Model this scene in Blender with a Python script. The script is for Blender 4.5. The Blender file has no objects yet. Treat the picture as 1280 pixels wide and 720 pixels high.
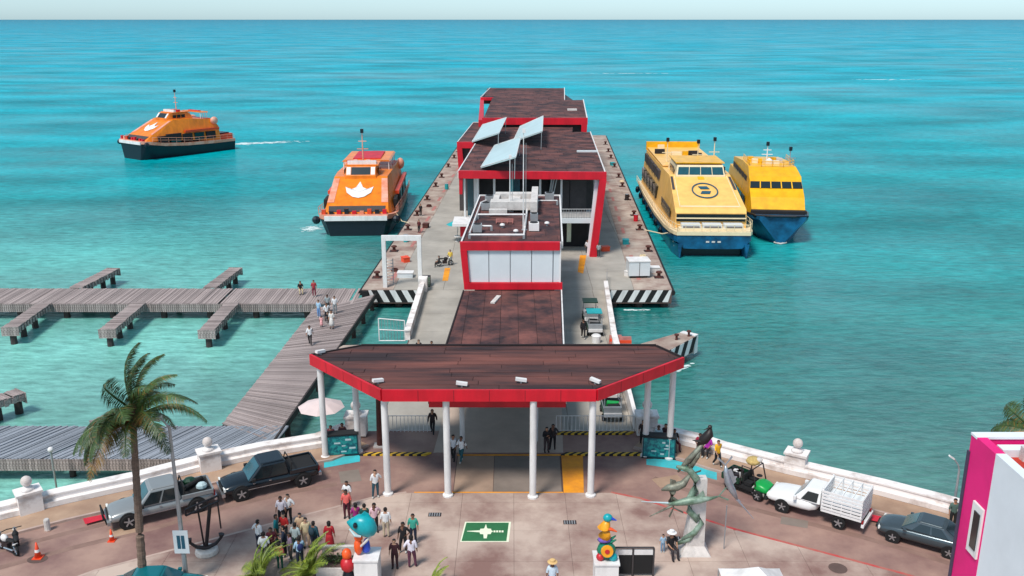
import bpy, bmesh, math, random
from mathutils import Vector, Matrix
random.seed(7)
sc = bpy.context.scene
col = sc.collection
PI = math.pi
R = math.radians

# ---------------------------------------------------------------- camera
CAM_Z = 26.0
cd = bpy.data.cameras.new('camera')
cam = bpy.data.objects.new('camera', cd)
col.objects.link(cam)
cam.location = (0, 0, CAM_Z)
cam.rotation_euler = (R(90 - 16.287), 0, 0)
cd.sensor_width = 36
cd.lens = 36 * 1150 / 1280
cd.clip_start = 0.5
cd.clip_end = 200000
sc.camera = cam

# ---------------------------------------------------------------- sky, sun, exposure
SUN_EL, SUN_AZ = 58, 215      # azimuth clockwise from +Y
w = bpy.data.worlds.new('World')
sc.world = w
w.use_nodes = True
nt = w.node_tree
for n in list(nt.nodes): nt.nodes.remove(n)
so = nt.nodes.new('ShaderNodeOutputWorld')
bg = nt.nodes.new('ShaderNodeBackground')
sky = nt.nodes.new('ShaderNodeTexSky')
sky.sky_type = 'NISHITA'
sky.sun_disc = False
sky.sun_elevation = R(SUN_EL)
sky.sun_rotation = R(SUN_AZ)
sky.air_density = 1.0
sky.dust_density = 0.5
sky.ozone_density = 1.2
hs = nt.nodes.new('ShaderNodeHueSaturation')
hs.inputs['Saturation'].default_value = 0.4
nt.links.new(sky.outputs[0], hs.inputs['Color'])
tint = nt.nodes.new('ShaderNodeMixRGB')          # thin high overcast: pale blue-grey sky
tint.blend_type = 'MULTIPLY'
tint.inputs[0].default_value = 1.0
tint.inputs[2].default_value = (0.74, 1.0, 1.16, 1)
nt.links.new(hs.outputs[0], tint.inputs[1])
nt.links.new(tint.outputs[0], bg.inputs[0])
bg.inputs[1].default_value = 0.11
nt.links.new(bg.outputs[0], so.inputs[0])
sl = bpy.data.lights.new('sun', 'SUN')
sl.energy = 2.9
sl.angle = R(14)
sl.color = (1, 0.95, 0.88)
sun = bpy.data.objects.new('sun', sl)
col.objects.link(sun)
a, e = R(SUN_AZ), R(SUN_EL)
sdir = Vector((math.sin(a) * math.cos(e), math.cos(a) * math.cos(e), math.sin(e)))
sun.rotation_euler = sdir.to_track_quat('Z', 'Y').to_euler()
sc.view_settings.view_transform = 'Standard'
sc.view_settings.look = 'None'
sc.view_settings.exposure = 0.35
sc.view_settings.gamma = 1.0

# ---------------------------------------------------------------- materials
def lin(c):
    return tuple(((v / 255) / 12.92 if v / 255 <= 0.04045 else ((v / 255 + 0.055) / 1.055) ** 2.4) for v in c)

def M(name, c, rough=0.65, var=0.2, scale=1.5, bump=0.0, metal=0.0, rnd=0.0, stretch=(1, 1, 1), c2=None, spec=0.5, bscale=None, thr=(0.35, 0.65), detail=6.0, world=False):
    """base colour (sRGB 0-255) varied by noise; rnd = per-object tone change"""
    m = bpy.data.materials.new(name)
    m.use_nodes = True
    t = m.node_tree
    b = t.nodes['Principled BSDF']
    b.inputs['Roughness'].default_value = rough
    b.inputs['Metallic'].default_value = metal
    b.inputs['Specular IOR Level'].default_value = spec
    c1 = lin(c)
    cc = lin(c2) if c2 else tuple(v * (1 - var) for v in c1)
    tc = t.nodes.new('ShaderNodeTexCoord')
    mp = t.nodes.new('ShaderNodeMapping')
    mp.inputs['Scale'].default_value = stretch
    if world:
        ge = t.nodes.new('ShaderNodeNewGeometry')
        t.links.new(ge.outputs['Position'], mp.inputs[0])
    else:
        t.links.new(tc.outputs['Object'], mp.inputs[0])
    n = t.nodes.new('ShaderNodeTexNoise')
    n.inputs['Scale'].default_value = scale
    n.inputs['Detail'].default_value = detail
    n.inputs['Roughness'].default_value = 0.62
    t.links.new(mp.outputs[0], n.inputs['Vector'])
    r = t.nodes.new('ShaderNodeValToRGB')
    r.color_ramp.elements[0].position = thr[0]
    r.color_ramp.elements[1].position = thr[1]
    r.color_ramp.elements[0].color = (*cc, 1)
    r.color_ramp.elements[1].color = (*c1, 1)
    t.links.new(n.outputs['Fac'], r.inputs[0])
    out = r.outputs[0]
    if rnd:
        oi = t.nodes.new('ShaderNodeObjectInfo')
        mr = t.nodes.new('ShaderNodeMapRange')
        mr.inputs['To Min'].default_value = 1 - rnd
        mr.inputs['To Max'].default_value = 1 + rnd
        t.links.new(oi.outputs['Random'], mr.inputs[0])
        vm = t.nodes.new('ShaderNodeVectorMath')
        vm.operation = 'SCALE'
        t.links.new(out, vm.inputs[0])
        t.links.new(mr.outputs[0], vm.inputs['Scale'])
        out = vm.outputs[0]
    t.links.new(out, b.inputs['Base Color'])
    if bump:
        n2 = t.nodes.new('ShaderNodeTexNoise')
        n2.inputs['Scale'].default_value = bscale or scale * 6
        n2.inputs['Detail'].default_value = 4
        t.links.new(mp.outputs[0], n2.inputs['Vector'])
        bp = t.nodes.new('ShaderNodeBump')
        bp.inputs['Strength'].default_value = bump
        bp.inputs['Distance'].default_value = 0.05
        t.links.new(n2.outputs['Fac'], bp.inputs['Height'])
        t.links.new(bp.outputs[0], b.inputs['Normal'])
    return m

m_white = M('white_paint', (228, 223, 220), 0.6, 0.24, 1.2, 0.1, stretch=(1, 1, 0.35), detail=10, thr=(.3,.55))
m_wallwhite = M('seawall_white', (232, 224, 220), 0.75, 0.2, 0.7, 0.2, thr=(0.32, 0.52), c2=(176, 158, 148), detail=12)
m_red = M('red_fascia', (214, 10, 38), 0.5, 0.3, 0.8, 0.05, stretch=(1, 1, 0.3), detail=10)
m_roof = M('roof_bitumen', (118, 70, 62), 0.85, 0.5, 0.5, 0.3, rnd=0.2, c2=(46, 29, 33), world=True, thr=(0.38, 0.68), detail=12)
m_roof2 = M('roof_bitumen_streaked', (118, 68, 58), 0.8, 0.5, 0.55, 0.3, rnd=0.1, stretch=(0.16, 1.2, 1), c2=(44, 28, 30), world=True, thr=(0.4, 0.66), detail=12)
m_roofbase = M('roof_seam_dark', (40, 28, 30), 0.9)
m_conc = M('pier_concrete', (172, 164, 154), 0.85, 0.24, 0.35, 0.2, rnd=0.05, world=True)
m_conc2 = M('quay_concrete_stained', (184, 168, 154), 0.85, 0.3, 0.45, 0.2, rnd=0.06, c2=(140, 112, 102), world=True)
m_plaza = M('plaza_concrete', (190, 168, 154), 0.85, 0.3, 0.22, 0.2, rnd=0.03, c2=(130, 98, 90), world=True, detail=14, thr=(.36,.6))
m_road = M('road_tinted_concrete', (166, 134, 120), 0.85, 0.3, 0.25, 0.2, c2=(120, 88, 84), world=True, detail=10)
m_walk = M('sidewalk_tan', (178, 148, 124), 0.85, 0.2, 0.5, 0.2, c2=(150, 120, 100), world=True)
m_joint = M('joint_dark', (98, 78, 72), 0.95)
m_dark = M('dark_interior', (34, 30, 32), 0.8, 0.3)
m_grey = M('grey_panel', (120, 116, 116), 0.7, 0.2, rnd=0.1)
m_dgrey = M('dark_grey_panel', (70, 64, 64), 0.7, 0.25, rnd=0.15)
m_black = M('black_rubber', (26, 25, 26), 0.8, 0.2)
m_glass = M('tinted_glass', (22, 34, 38), 0.12, 0.2, spec=0.8)
m_bluglass = M('blue_tint_reflection_glass', (20, 80, 92), 0.12, 0.2, spec=0.8)
m_teal = M('teal_paint', (30, 165, 170), 0.55, 0.25, 1.2)
m_mat = M('turquoise_ground_paint', (58, 190, 200), 0.7, 0.25, 1.0, c2=(70, 160, 165), world=True)
m_orange_g = M('orange_ground_paint', (242, 158, 22), 0.7, 0.2, 0.8, c2=(206, 128, 40), world=True)
m_yel = M('yellow_paint', (226, 180, 50), 0.65, 0.25, 3)
m_green_g = M('green_ground_paint', (44, 112, 68), 0.7, 0.2, 2, world=True)
m_cream = M('cream_paint', (232, 236, 208), 0.7, 0.1, 3)
m_redkerb = M('red_kerb_paint', (190, 60, 60), 0.7, 0.3, 1.5, c2=(170, 110, 96))
m_redkerb2 = M('bright_red_kerb_paint', (205, 35, 55), 0.7, 0.2)
m_kerb = M('kerb_concrete', (186, 160, 148), 0.8, 0.2)
m_wood = M('weathered_wood', (186, 168, 162), 0.85, 0.35, 2.0, 0.4, rnd=0.26, stretch=(0.5, 6, 4), c2=(98, 86, 86))
m_wood_b = M('bluish_weathered_wood', (172, 176, 184), 0.8, 0.35, 2.0, 0.4, rnd=0.26, stretch=(0.4, 7, 4), c2=(80, 84, 92))
m_wood_d = M('wet_dark_timber', (60, 50, 48), 0.8, 0.4)
m_pile = M('stained_piling', (70, 56, 54), 0.8, 0.4, 3)
m_panelw = M('white_facade_panel', (214, 218, 220), 0.5, 0.06, 0.6, rnd=0.02)
m_sail = M('pale_roof_panel', (184, 204, 206), 0.4, 0.1, 0.5)
m_steel = M('galvanised_steel', (170, 172, 174), 0.4, 0.15, 2, metal=0.4)
m_rust = M('rusty_iron', (92, 48, 40), 0.85, 0.4, 5, 0.3)
m_pinkstain = M('faded_red_paint', (186, 120, 112), 0.8, 0.3, 2)
m_pink = M('hot_pink_wall', (232, 22, 120), 0.7, 0.14, 0.5, world=True)
m_whitewall = M('white_stucco', (222, 226, 230), 0.75, 0.08, 0.5, 0.1)
m_terra = M('terracotta_roof', (186, 52, 34), 0.8, 0.3, 2)
m_iron = M('black_iron', (42, 30, 32), 0.6, 0.3, 4, 0.2)
m_stone = M('pale_stone', (214, 206, 200), 0.8, 0.25, 2, 0.4)
m_bronze = M('verdigris_bronze', (142, 146, 130), 0.5, 0.4, 1.8, 0.3, c2=(84, 76, 64), metal=0.25)
m_bronze_g = M('green_verdigris', (144, 164, 148), 0.5, 0.4, 1.8, 0.3, c2=(84, 108, 86), metal=0.2)
m_silver = M('silver_metal', (176, 182, 190), 0.35, 0.25, 3, metal=0.6)
m_bird = M('dark_bronze', (44, 36, 34), 0.5, 0.3, metal=0.3)
m_cone = M('orange_plastic', (235, 78, 40), 0.5, 0.1)
m_lime = M('glossy_green_plastic', (20, 160, 72), 0.35, 0.15)
m_dgreen = M('dark_green_paint', (22, 62, 44), 0.4, 0.2)
m_tyre = M('tyre_rubber', (24, 24, 25), 0.85, 0.2)
m_rim = M('alloy_rim', (176, 176, 178), 0.3, 0.1, metal=0.6)
m_chrome = M('chrome', (190, 192, 196), 0.2, 0.05, metal=0.8)
m_lamp = M('headlight_lens', (232, 232, 226), 0.15, 0.05)
m_tail = M('tail_light_lens', (150, 12, 20), 0.2, 0.1)

# water: colour follows the sea bed (shallow pale green near the shore, turquoise further out)
def water_mat():
    m = bpy.data.materials.new('sea_water')
    m.use_nodes = True
    t = m.node_tree
    N, L = t.nodes.new, t.links.new
    b = t.nodes['Principled BSDF']
    ge = N('ShaderNodeNewGeometry')
    sp = N('ShaderNodeSeparateXYZ')
    L(ge.outputs['Position'], sp.inputs[0])
    # distortion of the depth zones
    nz = N('ShaderNodeTexNoise'); nz.inputs['Scale'].default_value = 0.011; nz.inputs['Detail'].default_value = 5
    mp0 = N('ShaderNodeMapping'); mp0.inputs['Scale'].default_value = (0.6, 1, 1)
    L(ge.outputs['Position'], mp0.inputs[0]); L(mp0.outputs[0], nz.inputs['Vector'])
    # log distance from shore
    mx = N('ShaderNodeMath'); mx.operation = 'MAXIMUM'; mx.inputs[1].default_value = 20; L(sp.outputs['Y'], mx.inputs[0])
    lg = N('ShaderNodeMath'); lg.operation = 'LOGARITHM'; lg.inputs[1].default_value = 10; L(mx.outputs[0], lg.inputs[0])
    ad = N('ShaderNodeMath'); ad.operation = 'MULTIPLY_ADD'; ad.inputs[1].default_value = 0.5
    L(nz.outputs['Fac'], ad.inputs[0]); L(lg.outputs[0], ad.inputs[2])
    mr = N('ShaderNodeMapRange'); mr.inputs['From Min'].default_value = 1.3 + 0.25; mr.inputs['From Max'].default_value = 4.3 + 0.25
    L(ad.outputs[0], mr.inputs[0])
    r = N('ShaderNodeValToRGB')
    stops = WATER_STOPS
    cr = r.color_ramp
    cr.elements[0].position = stops[0][0]; cr.elements[0].color = (*lin(stops[0][1]), 1)
    cr.elements[1].position = stops[-1][0]; cr.elements[1].color = (*lin(stops[-1][1]), 1)
    for p_, c_ in stops[1:-1]:
        e_ = cr.elements.new(p_); e_.color = (*lin(c_), 1)
    L(mr.outputs[0], r.inputs[0])
    # the sandy shallows west of the pier are paler
    mrx = N('ShaderNodeMapRange'); mrx.inputs['From Min'].default_value = -8; mrx.inputs['From Max'].default_value = -26
    L(sp.outputs['X'], mrx.inputs[0])
    mry = N('ShaderNodeMapRange'); mry.inputs['From Min'].default_value = 150; mry.inputs['From Max'].default_value = 60
    L(sp.outputs['Y'], mry.inputs[0])
    mu = N('ShaderNodeMath'); mu.operation = 'MULTIPLY'; L(mrx.outputs[0], mu.inputs[0]); L(mry.outputs[0], mu.inputs[1])
    mix = N('ShaderNodeMixRGB'); mix.inputs[2].default_value = (*lin((140, 206, 192)), 1)
    mu2 = N('ShaderNodeMath'); mu2.operation = 'MULTIPLY'; mu2.inputs[1].default_value = 0.75; L(mu.outputs[0], mu2.inputs[0])
    L(mu2.outputs[0], mix.inputs[0]); L(r.outputs[0], mix.inputs[1])
    # seaweed and sand patches
    n3 = N('ShaderNodeTexNoise'); n3.inputs['Scale'].default_value = 0.05; n3.inputs['Detail'].default_value = 7; n3.inputs['Roughness'].default_value = 0.6
    mp3 = N('ShaderNodeMapping'); mp3.inputs['Scale'].default_value = (0.45, 1, 1)
    L(ge.outputs['Position'], mp3.inputs[0]); L(mp3.outputs[0], n3.inputs['Vector'])
    r3 = N('ShaderNodeMapRange'); r3.inputs['From Min'].default_value = 0.35; r3.inputs['From Max'].default_value = 0.65
    r3.inputs['To Min'].default_value = 0.64; r3.inputs['To Max'].default_value = 1.24
    L(n3.outputs['Fac'], r3.inputs[0])
    # fine ripples tone (light through the wave backs)
    n4 = N('ShaderNodeTexNoise'); n4.inputs['Scale'].default_value = 1.5; n4.inputs['Detail'].default_value = 8; n4.inputs['Roughness'].default_value = 0.65
    mp4 = N('ShaderNodeMapping'); mp4.inputs['Scale'].default_value = (0.32, 1, 1); mp4.inputs['Rotation'].default_value = (0, 0, R(6))
    L(ge.outputs['Position'], mp4.inputs[0]); L(mp4.outputs[0], n4.inputs['Vector'])
    r4 = N('ShaderNodeMapRange'); r4.inputs['From Min'].default_value = 0.3; r4.inputs['From Max'].default_value = 0.7
    r4.inputs['To Min'].default_value = 0.6; r4.inputs['To Max'].default_value = 1.34
    L(n4.outputs['Fac'], r4.inputs[0])
    mm = N('ShaderNodeMath'); mm.operation = 'MULTIPLY'; L(r3.outputs[0], mm.inputs[0]); L(r4.outputs[0], mm.inputs[1])
    vm = N('ShaderNodeVectorMath'); vm.operation = 'SCALE'; L(mix.outputs[0], vm.inputs[0]); L(mm.outputs[0], vm.inputs['Scale'])
    L(vm.outputs[0], b.inputs['Base Color'])
    b.inputs['Roughness'].default_value = 0.2
    b.inputs['IOR'].default_value = 1.33
    b.inputs['Specular IOR Level'].default_value = 0.0
    # waves: ripples, chop, swell
    prev = None
    for sc_, st, ds in ((2.4, (0.5, 1, 1), 0.24), (0.45, (0.38, 1, 1), 0.5), (0.07, (0.35, 1, 1), 0.7)):
        n = N('ShaderNodeTexNoise'); n.inputs['Scale'].default_value = sc_; n.inputs['Detail'].default_value = 4
        mp = N('ShaderNodeMapping'); mp.inputs['Scale'].default_value = st; mp.inputs['Rotation'].default_value = (0, 0, R(-8))
        L(ge.outputs['Position'], mp.inputs[0]); L(mp.outputs[0], n.inputs['Vector'])
        bp = N('ShaderNodeBump'); bp.inputs['Strength'].default_value = 0.55; bp.inputs['Distance'].default_value = ds
        L(n.outputs['Fac'], bp.inputs['Height'])
        if prev: L(prev.outputs[0], bp.inputs['Normal'])
        prev = bp
    L(prev.outputs[0], b.inputs['Normal'])
    # wind-roughened surface: wave facets never reach full grazing reflection
    fr = N('ShaderNodeFresnel'); fr.inputs['IOR'].default_value = 1.33
    L(prev.outputs[0], fr.inputs['Normal'])
    mn = N('ShaderNodeMath'); mn.operation = 'MINIMUM'
    n5 = N('ShaderNodeTexNoise'); n5.inputs['Scale'].default_value = 0.014; n5.inputs['Detail'].default_value = 6; n5.inputs['Roughness'].default_value = 0.65
    mp5 = N('ShaderNodeMapping'); mp5.inputs['Scale'].default_value = (0.55, 1, 1); mp5.inputs['Location'].default_value = (3.3, 1.7, 0)
    L(ge.outputs['Position'], mp5.inputs[0]); L(mp5.outputs[0], n5.inputs['Vector'])
    r5 = N('ShaderNodeMapRange'); r5.inputs['From Min'].default_value = 0.42; r5.inputs['From Max'].default_value = 0.66
    r5.inputs['To Min'].default_value = 0.13; r5.inputs['To Max'].default_value = 0.36
    L(n5.outputs['Fac'], r5.inputs[0]); L(r5.outputs[0], mn.inputs[1])
    L(fr.outputs[0], mn.inputs[0])
    gl = N('ShaderNodeBsdfGlossy'); gl.inputs['Roughness'].default_value = 0.12
    L(prev.outputs[0], gl.inputs['Normal'])
    ms = N('ShaderNodeMixShader')
    L(mn.outputs[0], ms.inputs[0]); L(b.outputs[0], ms.inputs[1]); L(gl.outputs[0], ms.inputs[2])
    L(ms.outputs[0], t.nodes['Material Output'].inputs['Surface'])
    return m
WATER_STOPS = [(0.0, (92, 134, 116)), (0.12, (78, 122, 108)), (0.22, (40, 136, 132)), (0.31, (0, 150, 158)), (0.42, (0, 158, 174)), (0.6, (0, 156, 178)), (0.8, (0, 140, 166)), (1.0, (0, 124, 150))]
m_water = water_mat()

# ---------------------------------------------------------------- helpers
def link(o):
    col.objects.link(o)
    return o

def tag(o, label=None, cat=None, group=None, kind=None):
    if label: o['label'] = label
    if cat: o['category'] = cat
    if group: o['group'] = group
    if kind: o['kind'] = kind
    return o

def thing(name, label, cat, loc=(0, 0, 0), rz=0.0, group=None):
    o = link(bpy.data.objects.new(name, None))
    o.empty_display_size = 0.3
    o.location = loc
    o.rotation_euler = (0, 0, rz)
    return tag(o, label, cat, group)

def copy_tree(o, parent=None):
    c = o.copy()
    link(c)
    if parent: c.parent = parent
    for ch in list(o.children): copy_tree(ch, c)
    return c

class MB:
    def __init__(s):
        s.v, s.f, s.mi, s.m = [], [], [], 0
    def add(s, vs, fs):
        k = len(s.v)
        s.v += [tuple(v) for v in vs]
        for f in fs:
            s.f.append([k + i for i in f]); s.mi.append(s.m)
        return s
    def box(s, x0, x1, y0, y1, z0, z1):
        vs = [(x, y, z) for z in (z0, z1) for y in (y0, y1) for x in (x0, x1)]
        return s.add(vs, [(0, 2, 3, 1), (4, 5, 7, 6), (0, 1, 5, 4), (2, 6, 7, 3), (0, 4, 6, 2), (1, 3, 7, 5)])
    def obox(s, c, size, rz=0.0, rx=0.0, ry=0.0):
        mt = Matrix.Translation(c) @ Matrix.Rotation(rz, 4, 'Z') @ Matrix.Rotation(ry, 4, 'Y') @ Matrix.Rotation(rx, 4, 'X')
        hx, hy, hz = (v / 2 for v in size)
        vs = [mt @ Vector((x, y, z)) for z in (-hz, hz) for y in (-hy, hy) for x in (-hx, hx)]
        return s.add(vs, [(0, 2, 3, 1), (4, 5, 7, 6), (0, 1, 5, 4), (2, 6, 7, 3), (0, 4, 6, 2), (1, 3, 7, 5)])
    def prism(s, poly, z0, z1):
        n = len(poly)
        if sum(poly[i][0] * poly[(i + 1) % n][1] - poly[(i + 1) % n][0] * poly[i][1] for i in range(n)) < 0: poly = poly[::-1]
        vs = [(p[0], p[1], z0) for p in poly] + [(p[0], p[1], z1) for p in poly]
        return s.add(vs, [list(range(n))[::-1], list(range(n, 2 * n))] + [(i, (i + 1) % n, n + (i + 1) % n, n + i) for i in range(n)])
    def hexa(s, b, t):
        """bottom 4 points, top 4 points (same winding)"""
        return s.add(list(b) + list(t), [(3, 2, 1, 0), (4, 5, 6, 7), (0, 1, 5, 4), (1, 2, 6, 5), (2, 3, 7, 6), (3, 0, 4, 7)])
    def slab(s, q, th):
        """thick plate on quad q (top face), thickness th downwards"""
        b = [(p[0], p[1], p[2] - th) for p in q]
        return s.hexa(b, q)
    def quad(s, *q):
        return s.add(q, [list(range(len(q)))])
    def path(s, pts, rad, n=6, cap=True):
        pts = [Vector(p) for p in pts]
        if not isinstance(rad, (list, tuple)): rad = [rad] * len(pts)
        rings = []
        for i, p in enumerate(pts):
            d = (pts[min(i + 1, len(pts) - 1)] - pts[max(i - 1, 0)])
            if d.length < 1e-9: d = Vector((0, 0, 1))
            d.normalize()
            u = d.cross(Vector((0, 0, 1)))
            if u.length < 0.05: u = d.cross(Vector((0, 1, 0)))
            u.normalize(); v = u.cross(d)
            rings.append([p + (u * math.cos(2 * PI * k / n) + v * math.sin(2 * PI * k / n)) * rad[i] for k in range(n)])
        vs = [q for r_ in rings for q in r_]
        fs = []
        for i in range(len(pts) - 1):
            for k in range(n):
                fs.append((i * n + k, (i + 1) * n + k, (i + 1) * n + (k + 1) % n, i * n + (k + 1) % n))
        if cap:
            fs.append(list(range(n))); fs.append([(len(pts) - 1) * n + k for k in range(n)][::-1])
        return s.add(vs, fs)
    def lathe(s, prof, c=(0, 0, 0), n=12, sx=1.0, sy=1.0):
        vs = []
        for r_, z in prof:
            for k in range(n): vs.append((c[0] + r_ * sx * math.cos(2 * PI * k / n), c[1] + r_ * sy * math.sin(2 * PI * k / n), c[2] + z))
        fs = [(i * n + k, i * n + (k + 1) % n, (i + 1) * n + (k + 1) % n, (i + 1) * n + k) for i in range(len(prof) - 1) for k in range(n)]
        fs.append(list(range(n))[::-1]); fs.append([(len(prof) - 1) * n + k for k in range(n)])
        return s.add(vs, fs)
    def ball(s, c, r_, n=10, sx=1, sy=1, sz=1):
        m_ = max(5, n // 2 + 1)
        prof = [(r_ * math.sin(PI * i / m_) + 1e-4, -r_ * sz * math.cos(PI * i / m_)) for i in range(m_ + 1)]
        return s.lathe(prof, c, n, sx, sy)
    def loft(s, secs, cap=True):
        n = len(secs[0])
        vs = [p for q in secs for p in q]
        fs = [(i * n + k, i * n + (k + 1) % n, (i + 1) * n + (k + 1) % n, (i + 1) * n + k) for i in range(len(secs) - 1) for k in range(n)]
        if cap:
            fs.append(list(range(n))[::-1]); fs.append([(len(secs) - 1) * n + k for k in range(n)])
        return s.add(vs, fs)
    def mesh(s, name, mats, smooth=False):
        me = bpy.data.meshes.new(name)
        me.from_pydata(s.v, [], s.f)
        for m in (mats if isinstance(mats, (list, tuple)) else [mats]): me.materials.append(m)
        for p, i in zip(me.polygons, s.mi): p.material_index = i
        bm_ = bmesh.new(); bm_.from_mesh(me)
        bmesh.ops.recalc_face_normals(bm_, faces=bm_.faces)
        bm_.to_mesh(me); bm_.free()
        if smooth:
            for p in me.polygons: p.use_smooth = True
        me.update()
        return me
    def build(s, name, mats, parent=None, smooth=False, world=False, sub=0, kind=None):
        me = s.mesh(name, mats, smooth)
        o = link(bpy.data.objects.new(name, me))
        if parent:
            o.parent = parent
            if world:
                q = parent
                mt = Matrix.Identity(4)
                while q: mt = q.matrix_basis @ mt; q = q.parent
                o.matrix_parent_inverse = mt.inverted()
        if sub:
            md = o.modifiers.new('s', 'SUBSURF'); md.levels = sub; md.render_levels = sub
        if kind: o['kind'] = kind
        return o

def auto_smooth(o, ang=35):
    me = o.data
    for p in me.polygons: p.use_smooth = True
    b_ = bmesh.new(); b_.from_mesh(me)
    for e_ in b_.edges:
        if len(e_.link_faces) == 2 and e_.calc_face_angle(0) > R(ang): e_.smooth = False
    b_.to_mesh(me); b_.free()
    return o

UC = MB().box(-.5, .5, -.5, .5, -.5, .5)
_cube = {}
def piece(name, m, loc, size, parent, rz=0.0, rx=0.0, ry=0.0):
    """a block sharing one mesh per name/material; loc in the parent's space"""
    k = (name, m.name)
    if k not in _cube: _cube[k] = UC.mesh(name, m)
    o = link(bpy.data.objects.new(name, _cube[k]))
    o.location = loc; o.scale = size; o.rotation_euler = (rx, ry, rz)
    if parent: o.parent = parent
    return o

def clip(poly, x0, x1, y0, y1):
    def cut(p, ax, v, keep):
        out = []
        for i in range(len(p)):
            a_, b_ = p[i], p[(i + 1) % len(p)]
            ia, ib = (a_[ax] - v) * keep >= 0, (b_[ax] - v) * keep >= 0
            if ia: out.append(a_)
            if ia != ib:
                t_ = (v - a_[ax]) / (b_[ax] - a_[ax])
                out.append(tuple(a_[k] + (b_[k] - a_[k]) * t_ for k in (0, 1)))
        return out
    p = [tuple(q[:2]) for q in poly]
    for ax, v, keep in ((0, x0, 1), (0, x1, -1), (1, y0, 1), (1, y1, -1)):
        p = cut(p, ax, v, keep)
        if len(p) < 3: return []
    return p

def grid_pieces(name, poly, dx, dy, z0, z1, m, parent, gap=0.02, jit=0.0, stagger=False, zj=0.0):
    xs = [p[0] for p in poly]; ys = [p[1] for p in poly]
    y = min(ys); row = 0; n = 0
    while y < max(ys) - 1e-3:
        x = min(xs) - (dx * 0.5 if stagger and row % 2 else 0) - (random.random() * jit * dx)
        while x < max(xs) - 1e-3:
            w_ = dx * (1 + (random.random() - 0.5) * jit)
            q = clip(poly, x + gap / 2, x + w_ - gap / 2, y + gap / 2, y + dy - gap / 2)
            if q:
                ar = abs(sum(q[i][0] * q[(i + 1) % len(q)][1] - q[(i + 1) % len(q)][0] * q[i][1] for i in range(len(q)))) / 2
                if ar > 0.02:
                    dz = (random.random() - 0.5) * zj
                    MB().prism(q, z0, z1 + dz).build(name, m, parent, world=True); n += 1
            x += w_
        y += dy; row += 1
    return n

# ================================================================ THE SETTING
K = 0.04                                     # the pier runs slightly east of north
def S(u, v): return (u + K * (v - 75), v)
def SP(*uv): return [S(u, v) for u, v in uv]

sea = MB()
NR = 40
ys = [15 * (4000 ** (i / NR)) for i in range(NR + 1)]
xs = [-1.5, -1.0, -0.6, -0.3, 0, 0.3, 0.6, 1.0, 1.5]
vs, fs = [], []
for y in ys:
    for x in xs: vs.append((x * (y * 1.2 + 60), y, -2.0))
nx = len(xs)
for i in range(NR):
    for j in range(nx - 1): fs.append((i * nx + j, i * nx + j + 1, (i + 1) * nx + j + 1, (i + 1) * nx + j))
sea.add(vs, fs)
tag(sea.build('sea', m_water), kind='structure')

# seawall base line (landward foot), west then east of the pier
WL = [(-62, 24), (-44, 34.5), (-27.56, 44), (-24.91, 45.69), (-21.42, 47.59), (-18.33, 49.74), (-15.27, 51.41), (-11.98, 52.72), (-10.4, 54.4)]
WR = [(8.6, 54.4), (11.56, 52.61), (12.78, 51.52), (16.27, 49.24), (20.79, 46.67), (23.41, 44.92), (28.5, 41.0), (40, 33.5), (62, 22)]
def off(line, d):
    out = []
    for i, p in enumerate(line):
        a_ = Vector(line[max(i - 1, 0)]); b_ = Vector(line[min(i + 1, len(line) - 1)])
        t_ = (b_ - a_).normalized()
        out.append((p[0] - t_.y * d, p[1] + t_.x * d))
    return out
land = [(-62, 8)] + off(WL, 0.9)[:-1] + [(-10.4, 55.45), (8.6, 55.45)] + off(WR, 0.9)[1:] + [(62, 8)]
road = MB().prism(land, -4, 0).build('road', m_road)
tag(road, kind='structure')
bc = MB()
bl = off(WL, 0.9); bo = off(WL, 6.5); bo[-1] = (-11, 56); bo[-2] = (-13.5, 56)
for i in range(len(bl) - 3):
    bc.add([(*bl[i], -1.4), (*bl[i + 1], -1.4), (*bo[i + 1], -1.97), (*bo[i], -1.97)], [(0, 1, 2, 3)])
tag(bc.build('beach', M('algae_sand', (148, 140, 96), 0.9, 0.3, 0.4, c2=(84, 96, 52), world=True)), kind='structure')

# sidewalks along the wall with a kerb
def strip(line, d0, d1, z0, z1, name, m, parent=None, kind=None):
    a_, b_ = off(line, d0), off(line, d1)
    mb = MB()
    for i in range(len(line) - 1):
        mb.prism([a_[i], a_[i + 1], b_[i + 1], b_[i]], z0, z1)
    return tag(mb.build(name, m, parent), kind=kind)
swl = strip(WL, -1.7, 0, 0.0, 0.12, 'sidewalk', m_walk, kind='structure')
swr = strip(WR, -1.7, 0, 0.0, 0.12, 'sidewalk', m_walk, kind='structure')
strip(WL, -1.86, -1.7, 0.0, 0.135, 'kerb', m_kerb, swl)
strip(WR, -1.86, -1.7, 0.0, 0.135, 'kerb', m_kerb, swr)
MB().prism([(-23.16, 44.16), (-22.11, 44.66), (-21.9, 44.16), (-22.77, 43.59)], 0.136, 0.142).build('red_mark', m_redkerb2, swl)
MB().prism([(19.6, 44.58), (20.25, 44.24), (19.94, 43.67), (19.29, 44)], 0.136, 0.142).build('red_mark', m_redkerb2, swr)

# plaza of large concrete slabs
PL = [(-26, 34.2), (-20.4, 39.23), (-12.45, 43.83), (-7.67, 46.49), (-6.0, 47.0), (5.6, 47.0), (7.2, 46.31), (11.64, 43.11), (19.04, 38.96), (26, 34.3), (26, 14), (-26, 14)]
plaza = tag(MB().prism(PL, 0.0, 0.10).build('plaza', m_joint), kind='structure')
grid_pieces('slab', PL, 2.9, 2.9, 0.10, 0.12, m_plaza, plaza, gap=0.015, zj=0.003)
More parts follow.
